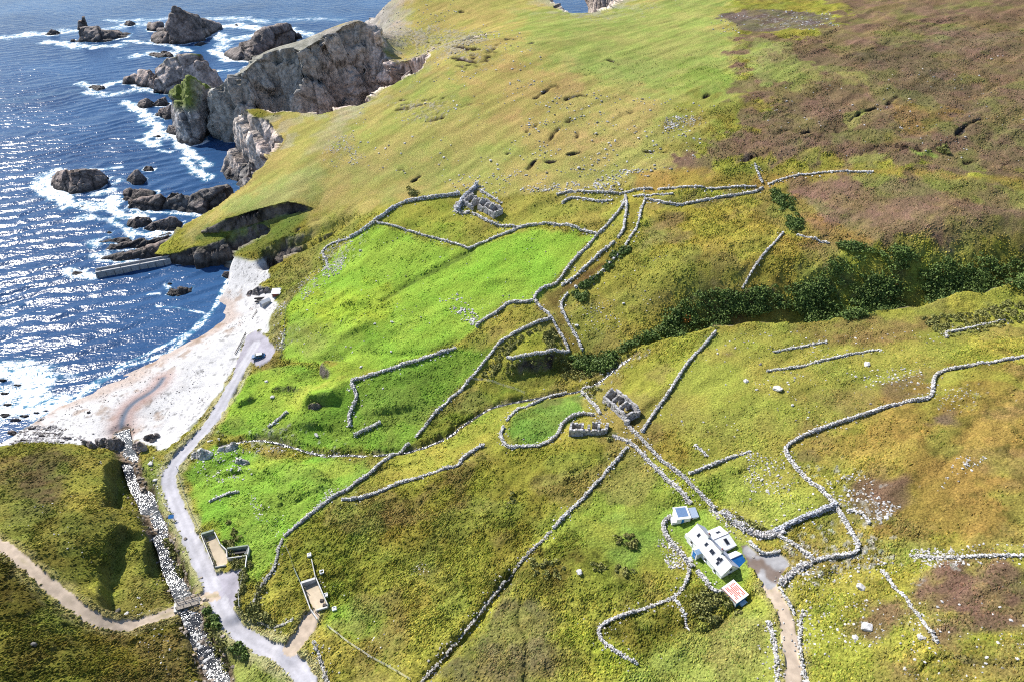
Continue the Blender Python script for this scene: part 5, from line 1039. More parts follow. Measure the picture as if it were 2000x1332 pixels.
for s in (.32, .70):
    c = MB().box(s*Lc-.28, s*Lc+.28, Wc/2-.3, Wc/2+.3, Hr-.6, Hr+.75).build("chimney", M_WHITE, cot); MB().box(s*Lc-.34, s*Lc+.34, Wc/2-.36, Wc/2+.36, Hr+.752, Hr+.86).build("cap", M_FRAME, c); MB().tube((s*Lc, Wc/2, Hr+.86), (s*Lc, Wc/2, Hr+1.15), .11).build("pot", M_REDB, c)
def roof_light(parent, s, t, w=.62, h=.85, side=0):
    """window lying in the front (0) slope"""
    y0 = t*Wc/2; z0 = He+y0*math.tan(pit)+dz; n = Vector((0, -math.sin(pit), math.cos(pit))); e = Vector((0, math.cos(pit), math.sin(pit))); p = Vector((s*Lc, y0, z0))
    def q(o, w_, h_): return [p+n*o+Vector((-w_/2, 0, 0))-e*(h_/2), p+n*o+Vector((w_/2, 0, 0))-e*(h_/2), p+n*o+Vector((w_/2, 0, 0))+e*(h_/2), p+n*o+Vector((-w_/2, 0, 0))+e*(h_/2)]
    fr = MB().slab(q(.07, w, h), .1).build("roof_window", M_FRAME, parent); MB().slab(q(.085, w-.16, h-.16), .012).build("pane", M_GLASS, fr)
for s, t in ((.17, .52), (.40, .52), (.555, .5), (.605, .5), (.755, .52), (.80, .62), (.80, .3)): roof_light(cot, s, t)
def wall_window(parent, x, y, z, w=.55, h=.7, nx=(0, -1)):
    a, b = (w/2, .05) if nx[1] else (.05, w/2); ox, oy = nx[0]*.03, nx[1]*.03
    fr = MB().box(x-a+ox, x+a+ox, y-b+oy, y+b+oy, z-h/2, z+h/2).build("window", M_FRAME, parent); a2, b2 = (w/2-.06, .02) if nx[1] else (.02, w/2-.06); ox, oy = nx[0]*.075, nx[1]*.075
    MB().box(x-a2+ox, x+a2+ox, y-b2+oy, y+b2+oy, z-h/2+.06, z+h/2-.06).build("pane", M_GLASS, fr); s_ = .38 if nx[1] else .1
    MB().box(x-(w/2+.08 if nx[1] else .12)+nx[0]*.1, x+(w/2+.08 if nx[1] else .12)+nx[0]*.1, y-(.12 if nx[1] else w/2+.08)+nx[1]*.1, y+(.12 if nx[1] else w/2+.08)+nx[1]*.1, z-h/2-.1, z-h/2-.003).build("sill", M_WHITE, fr)
for s in (.13, .55, .82): wall_window(cot, s*Lc, 0, 1.45)
wall_window(cot, Lc, Wc/2, 1.4, .8, .9, (1, 0)); wall_window(cot, Lc, Wc/2, 3.05, .5, .6, (1, 0))
px_ = .36*Lc; pw = MB().prism([(px_-.75, -.8), (px_+.75, -.8), (px_+.75, 1.95), (px_, 2.45), (px_-.75, 1.95)], -1.15, -.002).build("porch", M_WHITE, cot)
MB().slab([(px_-.85, -1.25, 1.97), (px_, -1.25, 2.54), (px_, -.01, 2.54), (px_-.85, -.01, 1.97)], .07).build("porch_roof", M_WROOF, pw); MB().slab([(px_+.004, -1.25, 2.54), (px_+.85, -1.25, 1.97), (px_+.85, -.01, 1.97), (px_+.004, -.01, 2.54)], .07).build("porch_roof", M_LBLUE, pw)
dr = MB().box(px_-.4, px_+.4, -1.19, -1.152, -.1, 1.85).build("door", M_BLUE, cot); MB().box(px_+.26, px_+.32, -1.25, -1.192, .85, .95).build("handle", M_METAL, dr)
MB().box(px_-.5, px_+.5, -2.6, -1.26, -.5, .12).build("doorstep_path", M_CONC, cot)
MB().box(-1.05, -.003, .25, 1.75, -.8, 1.15, .02).build("lean_to", M_WHITE, cot)
# rear wings
def wing(x0, x1, y1, he, hr, mats, win):
    xm = (x0+x1)/2; MB().prism([(x0, -.8), (x1, -.8), (x1, he), (xm, hr), (x0, he)], Wc/2+.1, y1).build("rear_wing", M_WHITE if mats[1] is not M_BLUE else M_LBLUE, cot)
    k = (hr-he)/(x1-xm); o = .15
    a = MB().slab([(x0-o, Wc/2+.3, he-o*k+.1), (xm-.002, Wc/2+.3, hr+.1), (xm-.002, y1+.15, hr+.1), (x0-o, y1+.15, he-o*k+.1)], .09).build("wing_roof", mats[0], cot)
    b = MB().slab([(xm+.002, Wc/2+.3, hr+.1), (x1+o, Wc/2+.3, he-o*k+.1), (x1+o, y1+.15, he-o*k+.1), (xm+.002, y1+.15, hr+.1)], .09).build("wing_roof", mats[1], cot, label="vivid blue slope of the small wing roof" if mats[1] is M_BLUE else None)
    MB().box(xm-.06, xm+.06, Wc/2+.4, y1+.18, hr+.075, hr+.15).build("ridge_cap", M_FRAME, a)
    for side, yy, w_, h_, rp in win:
        sgn = -1 if side == 0 else 1; xx = xm+sgn*(x1-xm)*.5; zz_ = (he+hr)/2+.1; n = Vector((sgn*k, 0, 1)).normalized(); e = Vector((sgn, 0, -k)).normalized(); p = Vector((xx, yy, zz_))
        def q(o_, a_, b_): return [p+n*o_-e*a_/2-Vector((0, b_/2, 0)), p+n*o_+e*a_/2-Vector((0, b_/2, 0)), p+n*o_+e*a_/2+Vector((0, b_/2, 0)), p+n*o_-e*a_/2+Vector((0, b_/2, 0))]
        fr = MB().slab(q(.07, w_, h_), .1).build("roof_window", M_FRAME, a if side == 0 else b); MB().slab(q(.085, w_-.16, h_-.16), .012).build("pane", M_GLASS, fr)
wing(.13*Lc, .60*Lc, Wc+2.7, 2.75, 3.35, (M_WROOF, M_WROOF), [(0, Wc+1.25, .55, .95, 0), (1, Wc+1.35, 1.3, .8, 0)])
wing(.68*Lc, .97*Lc, Wc+2.1, 2.15, 3.0, (M_WROOF, M_BLUE), [])
wall_window(cot, .36*Lc, Wc+2.7, 1.4, .8, .8, (0, 1)); MB().tube((Lc+.06, Wc-.15, -.5), (Lc+.06, Wc-.15, 2.4), .05).build("downpipe", M_METAL, cot); MB().box(Lc+.004, Lc+.5, Wc*.55, Wc*.85, -.6, 1.0).build("meter_box", M_LBLUE, cot)
# ------------------------------------------------------------------ blue-roofed shed
A = gpix(1321, 1023); Bp = gpix(1348, 1016.5); ax = Bp-A; L1 = Vector((ax.x, ax.y)).length; sh = root("shed", "small white shed with a blue lean-to roof and lower grey end roof", "shed", M4(A, ax, min(A.z, Bp.z)-.1))
def mono(parent, x0, x1, y0, y1, h0, h1, wm, rm, margin):
    m = MB(); m.hexa([(x0,y0,-.8),(x1,y0,-.8),(x1,y1,-.8),(x0,y1,-.8),(x0,y0,h0),(x1,y0,h0),(x1,y1,h1),(x0,y1,h1)]); w = m.build("wall", wm, parent)
    k = (h1-h0)/(y1-y0); o = .18
    r = MB().slab([(x0-o, y0-o, h0-o*k+.1), (x1+o*.2, y0-o, h0-o*k+.1), (x1+o*.2, y1+o, h1+o*k+.1), (x0-o, y1+o, h1+o*k+.1)], .09).build("roof", M_WROOF if margin else rm, parent)
    if margin: MB().slab([(x0+.28, y0+.35, h0+.35*k+.125), (x1-.38, y0+.35, h0+.35*k+.125), (x1-.38, y1-.1, h1-.1*k+.125), (x0+.28, y1-.1, h1-.1*k+.125)], .02).build("roof_sheet", rm, r)
    return r
mono(sh, 0, L1, 0, 2.6, 1.75, 2.05, M_WHITE, M_SLATE, True); mono(sh, L1+.003, L1+1.8, .25, 2.3, 1.5, 1.7, M_WHITE, paint_mat("grey_sheet", (.30, .36, .46), .5, .15, 3), False)
d_ = MB().box(L1*.35, L1*.35+.55, -.04, -.003, -.1, 1.4).build("door", M_BLUE, sh); MB().box(L1*.35+.42, L1*.35+.48, -.08, -.042, .6, .7).build("handle", M_METAL, d_)
MB().box(L1+.05, L1+.55, .2, .247, -.1, 1.25).build("door", M_DWOOD, sh); MB().box(-.9, -.003, .1, 1.7, -.8, .75, .05).build("lean_to", M_WHITE, sh, label="low whitewashed stub wall at the left end")
# ------------------------------------------------------------------ red-roofed shed
A = gpix(1409.5, 1154); Bp = gpix(1436.5, 1183); ax = Bp-A; L2 = Vector((ax.x, ax.y)).length; s2 = root("shed", "white shed with a faded red striped roof below the cottage", "shed", M4(A, ax, min(A.z, Bp.z)-.1))
m = MB(); Hs, Hs2, Ws = 1.75, 2.0, 2.75; m.hexa([(0,0,-.9),(L2,0,-.9),(L2,Ws,-.9),(0,Ws,-.9),(0,0,Hs),(L2,0,Hs),(L2,Ws,Hs2),(0,Ws,Hs2)]); m.build("wall", M_WHITE, s2); k = (Hs2-Hs)/Ws
r = MB().slab([(-.15, -.15, Hs-.15*k+.1), (L2+.15, -.15, Hs-.15*k+.1), (L2+.15, Ws+.15, Hs2+.15*k+.1), (-.15, Ws+.15, Hs2+.15*k+.1)], .09).build("roof", M_WROOF, s2)
st = MB()
for i in range(7):
    for j in range(5):
        if random.random() < .93: y0 = .25+i*.34; x0 = .3+j*(L2-.55)/5; xx = x0+(L2-.55)/5*random.choice((.99, .99, .99, .8)); st.slab([(x0, y0, Hs+y0*k+.112), (xx, y0, Hs+y0*k+.112), (xx, y0+.23, Hs+(y0+.23)*k+.112), (x0, y0+.23, Hs+(y0+.23)*k+.112)], .008)
st.build("roof_stripes", M_RED, r, label="worn red paint left on the roof sheets")
MB().slab([(0.05, -.19, Hs+.10), (L2-.05, -.19, Hs+.10), (L2-.05, -.1, Hs+.12), (.05, -.1, Hs+.12)], .03).build("roof_edging", M_RED, r)
MB().box(L2+.003, L2+.04, .06, Ws-.06, -.5, Hs-.05).build("end_boarding", M_BLUE, s2, label="blue painted end wall"); wall_window(s2, L2*.45, 0, 1.0, .4, .45); MB().box(L2+.045, L2+.75, 1.0, 2.3, -.5, .95).build("coal_bunker", M_LBLUE, s2)

# ------------------------------------------------------------------ roofless stone ruins
def masonry(name, parent, p0, p1, top, th=.5, openings=(), z0=-1.0, step=.34, label=None):
    """rough wall from p0 to p1 (local xy); top(s 0..1) height; openings (s0, s1, sill, head)"""
    p0, p1 = Vector((*p0, 0)), Vector((*p1, 0)); d = p1-p0; L = d.length; d.normalize(); nrm = Vector((-d.y, d.x, 0)); n = max(2, int(L/step)); bm = MB(); cols = []
    def block(a, b, za, zb_):
        if zb_-za < .05: return
        kk = max(1, int((zb_-za)/.36)); zs = np.linspace(za, zb_, kk+1)
        for i in range(kk):
            t = th/2+random.uniform(-.05, .07); jx = random.uniform(-.05, .05); e = random.uniform(.0, .05); q = []
            for zz_ in (zs[i]-.02, zs[i+1]+random.uniform(-.02, .05)):
                for xx, yy in ((a-e, -t), (b+e, -t), (b+e, t), (a-e, t)): w = p0+d*(xx+jx)+nrm*yy; q.append((w.x, w.y, zz_))
            bm.hexa(q)
    mw = parent.matrix_world; q_ = [mw @ (p0+d*(L*(i+.5)/n)) for i in range(n)]; gl_ = ground_z([q.x for q in q_], [q.y for q in q_])-mw.translation.z; zb0 = z0
    if name == 'gable': gl_ = gl_*0+gl_.mean()
    for i in range(n):
        a, b = L*i/n, L*(i+1)/n; s = (i+.5)/n; g0 = float(gl_[i]); z0 = zb0+g0; h = top(s)+g0+random.uniform(-.14, .12); hit = [o for o in openings if o[0] < s < o[1]]
        if hit: o = [hit[0][0], hit[0][1], hit[0][2]+g0, hit[0][3]+g0]; block(a, b, z0, o[2]); block(a, b, o[3], h) if o[3] < h else None
        else: block(a, b, z0, h)
    ncol = len(bm.bm.faces); me = bm.build(name, M_STONE, parent, label=label); F_ = len(me.data.vertices)
    a = me.data.attributes.new("col", 'FLOAT_COLOR', 'POINT'); nb = F_//8+1; c = np.repeat(stone_cols(nb)[::len(ICO_V)][:nb], 8, 0)[:F_]*.92; cc = np.ones((F_, 4), np.float32); cc[:, :3] = c; a.data.foreach_set("color", cc.ravel()); return me
gab = lambda he, hr: (lambda s: he+(hr-he)*(1-abs(2*s-1)))
A = gpix(1178, 787); Bp = gpix(1222, 826); ax = Bp-A; La = Vector((ax.x, ax.y)).length; ra = root("ruined_cottage", "long roofless stone cottage of three rooms at the head of the lane", "ruin", M4(A, ax, min(A.z, Bp.z))); Wr = 3.6
lvl = lambda h, j=.3: (lambda s: h+j*math.sin(s*17)*.5)
masonry("wall", ra, (0, 0), (La, 0), lvl(2.0, .4), openings=[(.30, .38, -.5, 1.7), (.52, .58, .7, 1.5), (.72, .78, .7, 1.4)]); masonry("wall", ra, (0, Wr), (La, Wr), lvl(2.1, .3), openings=[(.60, .65, .6, 1.5)])
for s, hr in ((.0, 3.9), (.34, 3.4), (.66, 3.3), (1.0, 2.6)): masonry("gable", ra, (s*La+(.26 if s == 0 else -.26 if s == 1 else 0), .28), (s*La+(.26 if s == 0 else -.26 if s == 1 else 0), Wr-.28), gab(2.0, hr), .5, openings=[(.4, .62, -.5, 1.6)] if s in (.34, .66) else [])
masonry("buttress", ra, (La+.3, -.3), (La+1.2, .1), lvl(1.5), .9)
A = gpix(1111, 853); Bp = gpix(1184, 851); ax = Bp-A; Lb = Vector((ax.x, ax.y)).length; rb_ = root("ruined_cottage", "small roofless ruin with one tall square room and low walled pens beside it", "ruin", M4(A, ax, min(A.z, Bp.z)-.2)); c1 = .37*Lb
masonry("wall", rb_, (0, 0), (c1, 0), lvl(2.1, .2)); masonry("wall", rb_, (0, 3.2), (c1, 3.2), lvl(2.1, .3)); masonry("wall", rb_, (0.24, .28), (.24, 2.92), lvl(2.2, .2)); masonry("wall", rb_, (c1-.24, .28), (c1-.24, 2.92), lvl(2.3, .3), openings=[(.4, .65, -.5, 1.5)])
masonry("low_wall", rb_, (c1+.1, .2), (Lb, .2), lvl(1.5, .5)); masonry("low_wall", rb_, (c1+1.3, .5), (c1+1.3, 2.4), lvl(1.6, .4), .6); masonry("low_wall", rb_, (.78*Lb, .5), (.78*Lb, 3.0), lvl(2.2, .5), .55); masonry("low_wall", rb_, (.60*Lb, 3.1), (.80*Lb, 3.1), lvl(1.8, .5)); masonry("low_wall", rb_, (Lb-.2, .5), (Lb+.1, 3.0), lvl(1.3, .5), .7)
A = gpix(934, 408); Bp = gpix(966, 430); ax = Bp-A; Ld = Vector((ax.x, ax.y)).length; rc_ = root("ruined_cottage", "roofless stone ruin of several rooms high at the top of the fields", "ruin", M4(A, ax, min(A.z, Bp.z)-.1)); Wd = 3.6
masonry("wall", rc_, (0, 0), (Ld, 0), lvl(2.2, .3), openings=[(.26, .33, -.5, 1.6), (.55, .62, -.5, 1.6), (.78, .83, .7, 1.5)]); masonry("wall", rc_, (0, Wd), (Ld, Wd), lvl(2.3, .4))
for s, hr in ((0, 4.0), (.34, 3.3), (.60, 3.6), (1.0, 2.3)): masonry("gable", rc_, (s*Ld+(.26 if s == 0 else -.26 if s == 1 else 0), .28), (s*Ld+(.26 if s == 0 else -.26 if s == 1 else 0), Wd-.28), gab(2.2, hr), .5)
A = gpix(905, 398); Bp = gpix(930, 414); ax = Bp-A; rc2 = root("ruined_outbuilding", "low roofless outbuilding walls between the upper ruin and the boundary wall", "ruin", M4(A, ax, min(A.z, Bp.z))); Le = Vector((ax.x, ax.y)).length
masonry("wall", rc2, (0, 0), (Le*.75, 0), lvl(1.6, .5), .7); masonry("wall", rc2, (0, 4), (Le*.7, 4), lvl(1.9, .5), .7); masonry("wall", rc2, (.3, .4), (.3, 3.6), lvl(2.0, .4), .6); masonry("gable", rc2, (Le*.55, .4), (Le*.55, 3.6), gab(1.6, 3.0), .6)
wall("great mound-like stone wall rising behind the upper ruin", [(893,414),(900,400),(910,388),(922,375),(932,362)], 2.6, 2.2, .5, .2, BLU)
wall("round stone fold spilling out left of the upper ruin", [(893,398),(888,408),(892,416),(905,418),(918,414)], 1.2, 1.8, .8, .4)
wall("thin wall behind the upper ruin, falling to the right", [(938,372),(952,380),(968,390),(980,398)], .9, 1.0, .8, .4)

# ------------------------------------------------------------------ concrete sheep pens
def pen_wall(parent, P, Q, h, th=.18, mat=None, name="pen_wall", inv=None):
    a, b = gpix(*P), gpix(*Q); a = inv @ a; b = inv @ b; d = (b-a); d.z = 0; d.normalize(); n = Vector((-d.y, d.x, 0))*th/2; q = []
    for zz_ in (-.6, h):
        for p, s in ((a, -1), (b, -1), (b, 1), (a, 1)): w = p+n*s; q.append((w.x, w.y, p.z+zz_))
    return MB().hexa(q).build(name, mat or M_CONC, parent)
zp = lambda X_, Y_: (380+X_/6.053, 1020+Y_/6.053)
O = gpix(420, 1080); mt = Matrix.Translation(O); pen = root("sheep_pen", "concrete sheep pen with a dark dipping race beside the road", "sheep pen", mt); iv = mt.inverted()
for P, Q, h, th, mm in (((95,190),(240,548),1.0,.16,M_CONC),((100,185),(240,130),1.15,.5,M_CONCD),((250,150),(318,293),1.0,.18,M_CONC),((325,298),(393,366),1.0,.18,M_CONC),((398,372),(402,458),1.0,.18,M_CONC),((255,556),(380,524),.5,.14,M_CONC),((408,364),(655,324),1.2,.35,M_CONCD),((408,470),(636,434),1.0,.2,M_CONC),((660,334),(646,425),1.1,.2,M_CONC),((632,440),(618,570),1.0,.14,M_PALE)): pen_wall(pen, zp(*P), zp(*Q), h, th, mm, inv=iv)
for i in range(7):
    a = iv @ gpix(*zp(110+i*20, 215+i*50)); MB().box(a.x+.2, a.x+.3, a.y-.05, a.y+.05, a.z-.3, a.z+1.25).build("post", M_WOOD, pen)
for i in range(6):
    a = iv @ gpix(*zp(110+i*20, 215+i*50)); b = iv @ gpix(*zp(130+i*20, 265+i*50)); [MB().tube((a.x+.31, a.y, a.z+hh), (b.x+.31, b.y, b.z+hh), .035, 5).build("rail", M_WOOD, pen) for hh in (.55, .95)]
a = iv @ gpix(*zp(610, 430)); g_ = MB()
for i in range(5): g_.tube((a.x+.05, a.y+.1+i*.0, a.z+.15+i*.24), (a.x+.25, a.y+2.0, a.z+.15+i*.24), .03, 5)
g_.tube((a.x+.05, a.y+.1, a.z-.2), (a.x+.05, a.y+.1, a.z+1.3), .05, 6); g_.tube((a.x+.25, a.y+2.0, a.z-.2), (a.x+.25, a.y+2.0, a.z+1.3), .05, 6); g_.build("gate", M_METAL, pen)
a, b = iv @ gpix(*zp(430, 395)), iv @ gpix(*zp(620, 370)); d = (b-a); MB().hexa([(a.x,a.y-.35,a.z-.3),(b.x,b.y-.35,b.z-.3),(b.x,b.y+.35,b.z-.3),(a.x,a.y+.35,a.z-.3),(a.x,a.y-.35,a.z+.5),(b.x,b.y-.35,b.z+.5),(b.x,b.y+.35,b.z+.5),(a.x,a.y+.35,a.z+.5)]).build("dipping_trough", M_DWOOD, pen)
O = gpix(605, 1165); mt = Matrix.Translation(O); pen2 = root("sheep_pen", "concrete pen with white troughs around it on the edge of the olive pasture", "sheep pen", mt); iv = mt.inverted()
for P, Q, h, th, mm in (((1188,582),(1262,742),1.0,.12,M_CONCD),((1268,755),(1378,1055),1.15,.18,M_CONC),((1384,1062),(1460,1170),1.1,.2,M_CONC),((1395,478),(1438,680),1.1,.16,M_CONC),((1446,690),(1578,995),1.15,.18,M_CONC),((1275,752),(1436,692),1.0,.5,M_CONC),((1440,1050),(1572,1004),.5,.3,M_CONC)): pen_wall(pen2, zp(*P), zp(*Q), h, th, mm, inv=iv)
for X_, Y_ in ((1505,925),(1538,980)):
    a = iv @ gpix(*zp(X_, Y_)); m = MB(); m.box(a.x-.35, a.x+.35, a.y-.3, a.y+.3, a.z-.1, a.z+.32); m.build("feed_tub", M_DWOOD, pen2, .03)
for X_, Y_ in ((1320,815),(1500,735),(1430,1060)): a = iv @ gpix(*zp(X_, Y_)); MB().tube((a.x, a.y, a.z-.3), (a.x, a.y, a.z+1.5), .07, 6).build("post", M_WOOD, pen2)
for k, (X_, Y_, lb) in enumerate(((1365,415,"white trough highest up, above the pen's grass run"),(1510,605,"white hollow trough right of the pen's cross wall"),(1550,862,"white trough against the pen's right wall"),(1650,1012,"white block trough at the pen's lower right corner"))):
    p = gpix(*zp(X_, Y_)); r_ = root("stone_trough", lb, "trough", M4(p, (1, .3)), "white troughs around the lower sheep pen"); m = MB(); s = .42
    for q in ((-s, s, -s, -s+.12), (-s, s, s-.12, s), (-s, -s+.12, -s+.122, s-.122), (s-.12, s, -s+.122, s-.122)): m.box(*q, -.2, .42)
    m.build("trough_side", M_PALE, r_); MB().box(-s+.125, s-.125, -s+.125, s-.125, -.2, .3 if k != 1 else .05).build("trough_fill", M_CONC, r_)

# ------------------------------------------------------------------ footbridge, information board, pier, beach buildings
A = gpix(349, 1187); Bp = gpix(387, 1172.5); ax = Bp-A; zz_ = max(A.z, Bp.z)+.25; br = root("footbridge", "narrow timber bridge with side rails over the stony river", "bridge", M4(A, ax, zz_)); Lb_ = Vector((ax.x, ax.y)).length
MB().box(-.3, Lb_+.3, -.85, .85, -.22, -.05).build("beam", M_CONC, br); m = MB()
for i in range(int((Lb_+.6)/.3)): m.box(-.3+i*.3, -.3+i*.3+.26, -.95, .95, -.045, .02)
m.build("deck", M_WOOD, br)
for sy_ in (-.9, .9):
    rl_ = MB().box(-.3, Lb_+.3, sy_-.05, sy_+.05, .82, .92).box(-.3, Lb_+.3, sy_-.03, sy_+.03, .40, .47).build("rail", M_WOOD, br)
    for i in range(4): MB().box(-.25+i*(Lb_+.4)/3, -.13+i*(Lb_+.4)/3, sy_-.06, sy_+.06, -.2, .99).build("post", M_WOOD, br)
for e in (-.8, Lb_+.1): MB().box(e, e+.75, -1.1, 1.1, -2.2, -.225, .04).build("abutment", M_CONC, br)
p = gpix(337, 1017); sg = root("information_board", "blue sloping information board between river and road", "sign", M4(p, (1, .15)))
MB().slab([(-.62, -.25, 1.0), (.62, -.25, 1.0), (.62, .55, 1.45), (-.62, .55, 1.45)], .07).build("panel", M_SIGN, sg)
for sx_ in (-.45, .45): MB().box(sx_-.06, sx_+.06, .1, .22, -.4, 1.18).build("post", M_WOOD, sg)
p = gpix(329, 1027); wp = root("marker_post", "short leaning pale post next to the blue information board", "post", M4(p, (1, 0))); MB().tube((0, 0, -.4), (.25, .1, .9), .09, 8, .07).build("shaft", M_PALE, wp); MB().box(.14, .36, 0, .2, .9, 1.05).build("cap", M_CONC, wp)
a, b = PZ(186, 533, 2.3), PZ(322, 508, 2.3); pr = root("pier", "straight grey concrete pier reaching out from the dark cliff", "pier", M4(Vector(a), Vector(b)-Vector(a), 0)); Lp = float(np.hypot(*(b-a)[:2]))+2
MB().hexa([(-.6,-.3,-2.5),(Lp,-.3,-2.5),(Lp,2.6,-2.5),(-.6,2.6,-2.5),(0,0,2.25),(Lp,0,2.25),(Lp,2.4,2.25),(0,2.4,2.25)]).build("quay_wall", M_PIER, pr); MB().box(.1, Lp-.2, 1.9, 2.4, 2.253, 3.0).build("parapet", M_PIER, pr); MB().box(.05, Lp-.1, .02, .3, 2.253, 2.42).build("kerb", M_CONC, pr)
for i in range(4): MB().tube((2+i*7, .5, 2.3), (2+i*7, .5, 2.75), .14, 8, .18).build("bollard", M_DWOOD, pr)
for i in range(9): MB().box(.5+i*3, .58+i*3, -.36, -.2, -1, 2.0).build("fender", M_DWOOD, pr)
FEET.append((np.array([(a[0], a[1]), (b[0], b[1]), (b[0], b[1]+2.5), (a[0], a[1]+2.5)]), .7, .6))
zq = lambda X_, Y_: (470+X_/7.4, 540+Y_/7.4)
A = gpix(*zq(320, 455)); Bp = gpix(*zq(440, 365)); ax = Vector((3.2, 3.6, 0)); hb = root("cabin", "small pale cabin standing alone on the white beach", "cabin", M4(A, ax, A.z)); m = MB(); m.prism([(0, -.5), (1.9, -.5), (1.9, 1.7), (.95, 2.3), (0, 1.7)], 0, 3.6); xf(m.bm); m.build("wall", M_CONC, hb)
MB().slab([(-.1, -.15, 1.7), (3.7, -.15, 1.7), (3.7, .95, 2.4), (-.1, .95, 2.4)], .08).build("roof", M_WROOF, hb); MB().slab([(-.1, .954, 2.4), (3.7, .954, 2.4), (3.7, 2.05, 1.7), (-.1, 2.05, 1.7)], .08).build("roof", M_WROOF, hb); MB().box(-.04, -.003, .6, 1.3, -.2, 1.5).build("door", M_SLATE, hb)
A = gpix(*zq(455, 305)); bh = root("boathouse", "low boathouse with white roof and reddish front tucked under the bank", "boathouse", M4(A, (1, .1), A.z-.1)); MB().box(0, 3.0, 0, 3.2, -.5, 1.7).build("wall", M_WHITE, bh); MB().slab([(-.15, -.2, 1.78), (3.15, -.2, 1.78), (3.15, 3.3, 2.1), (-.15, 3.3, 2.1)], .1).build("roof", M_WROOF, bh); MB().box(.3, 2.6, -.05, -.003, -.2, 1.5).build("door", M_REDB, bh)
def boat(label, u, v, ang):
    p = gpix(u, v); r_ = root("upturned_boat", label, "boat", M4(p, (math.cos(ang), math.sin(ang)))); m = MB(); bm = m.bm; N_, K_ = 11, 9; g = []
    for i in range(N_):
        s = i/(N_-1)*2-1; w = .62*(1-abs(s)**2.6)+.03; h = .55*(1-.35*abs(s)**3); g.append([bm.verts.new((s*2.2, math.cos(math.pi*k/(K_-1))*w, math.sin(math.pi*k/(K_-1))**.8*h+.02)) for k in range(K_)])
    for i in range(N_-1):
        for k in range(K_-1): bm.faces.new((g[i][k], g[i+1][k], g[i+1][k+1], g[i][k+1]))
    bm.faces.new(g[0]); bm.faces.new(g[-1][::-1]); m.build("hull", M_DWOOD, r_, smooth=True); MB().box(-1.9, 1.9, -.03, .03, .5, .62).build("keel", M_WOOD, r_)
boat("dark upturned boat nearer the rock outcrop on the beach", *zq(285, 332), .15); boat("dark upturned boat closest to the pale cabin", *zq(292, 368), .2)
def crib(label, pts, n):
    P = resample(DG(pts), .1); r_ = root("timber_revetment", label, "revetment", Matrix.Translation(Vector(P[len(P)//2]))); iv = r_.matrix_world.inverted()
    for i in range(n):
        q = P[int(i*(len(P)-1)/(n-1))]; w = iv @ Vector(q); MB().tube((w.x, w.y, w.z-.5), (w.x+random.uniform(-.06, .06), w.y, w.z+.75+random.uniform(-.1, .1)), .12, 7, .1).build("pile", M_DWOOD, r_)
    a, b = iv @ Vector(P[0]), iv @ Vector(P[-1]); MB().tube((a.x-.15, a.y, a.z+.45), (b.x-.15, b.y, b.z+.45), .08, 6).build("rail", M_WOOD, r_)
crib("row of dark timber piles between beach and turning area", [(459,690),(468,676),(476,662),(480,651)], 15); crib("short dark timber fence standing on the upper beach", [(493,624),(499,616),(502,608)], 6)

# ------------------------------------------------------------------ car
def car():
    a, b = gpix(493, 703), gpix(518, 694.5); c = (a+b)/2; r_ = root("parked_car", "blue car parked on pale gravel where the road meets the beach", "car", M4(c, b-a, c.z+.02)); bm = bmesh.new()
    prof = [(-2.05,.35,.78),(-2.1,.62,.80),(-1.95,.86,.84),(-1.15,.95,.86),(-.55,1.36,.68),(.2,1.46,.66),(1.2,1.42,.64),(1.75,1.02,.78),(2.05,.9,.80),(2.1,.55,.80),(2.0,.33,.78)]
    L_ = [bm.verts.new((x_, -w_, z_)) for x_, z_, w_ in prof]; R_ = [bm.verts.new((x_, w_, z_)) for x_, z_, w_ in prof]; n = len(prof)
    for i in range(n): j = (i+1) % n; bm.faces.new((L_[i], L_[j], R_[j], R_[i]))
    bm.faces.new(L_[::-1]); bm.faces.new(R_); m = MB(); m.bm.free(); m.bm = bm; body = m.build("body", M_CAR, r_, .05)
    def pane(pts, mat, nm, par): MB().slab(pts, .02).build(nm, mat, par)
    pane([(-1.12,-.72,1.0),(-1.12,.72,1.0),(-.60,.60,1.365),(-.60,-.60,1.365)], M_GLASS, "windscreen", r_); pane([(1.24,-.56,1.43),(1.24,.56,1.43),(1.72,.66,1.08),(1.72,-.66,1.08)], M_GLASS, "rear_window", r_)
    MB().box(-.5, 1.15, -.58, .58, 1.475, 1.50).build("roof", M_PALE, r_, .01, label="roof panel coloured pale for sun glare")  # pale panel paints the sun's glare onto the blue car's roof
    for s in (-1, 1):
        for x0, x1 in ((-.75, .2), (.28, 1.3)):
            dr_ = MB().box(x0, x1, *sorted((s*.83, s*.865)), .42, .95).build("door", M_CAR, r_, .01); MB().hexa([(x0+.1, s*.80, .98), (x1-.04, s*.80, .98), (x1-.08, s*.83, .98), (x0+.1, s*.83, .98), (x0+.3 if x0 < 0 else x0+.08, s*.68, 1.33), (x1-.1, s*.68, 1.33), (x1-.1, s*.71, 1.33), (x0+.3 if x0 < 0 else x0+.08, s*.71, 1.33)]).build("side_window", M_GLASS, dr_)
        MB().box(-2.12, -2.0, *sorted((s*.42, s*.74)), .62, .78).build("headlight", M_LAMP, r_); MB().box(2.03, 2.13, *sorted((s*.5, s*.76)), .62, .85).build("tail_light", M_RED, r_); MB().box(-.72, -.55, *sorted((s*.87, s*1.02)), .95, 1.07).build("mirror", M_CAR, r_)
        for x_ in (-1.3, 1.3):
            w_ = MB().tube((x_, s*.70, .31), (x_, s*.88, .31), .31, 18).build("wheel", M_TYRE, r_); MB().tube((x_, s*.87, .31), (x_, s*.892, .31), .19, 12).build("rim", M_METAL, w_)
car()

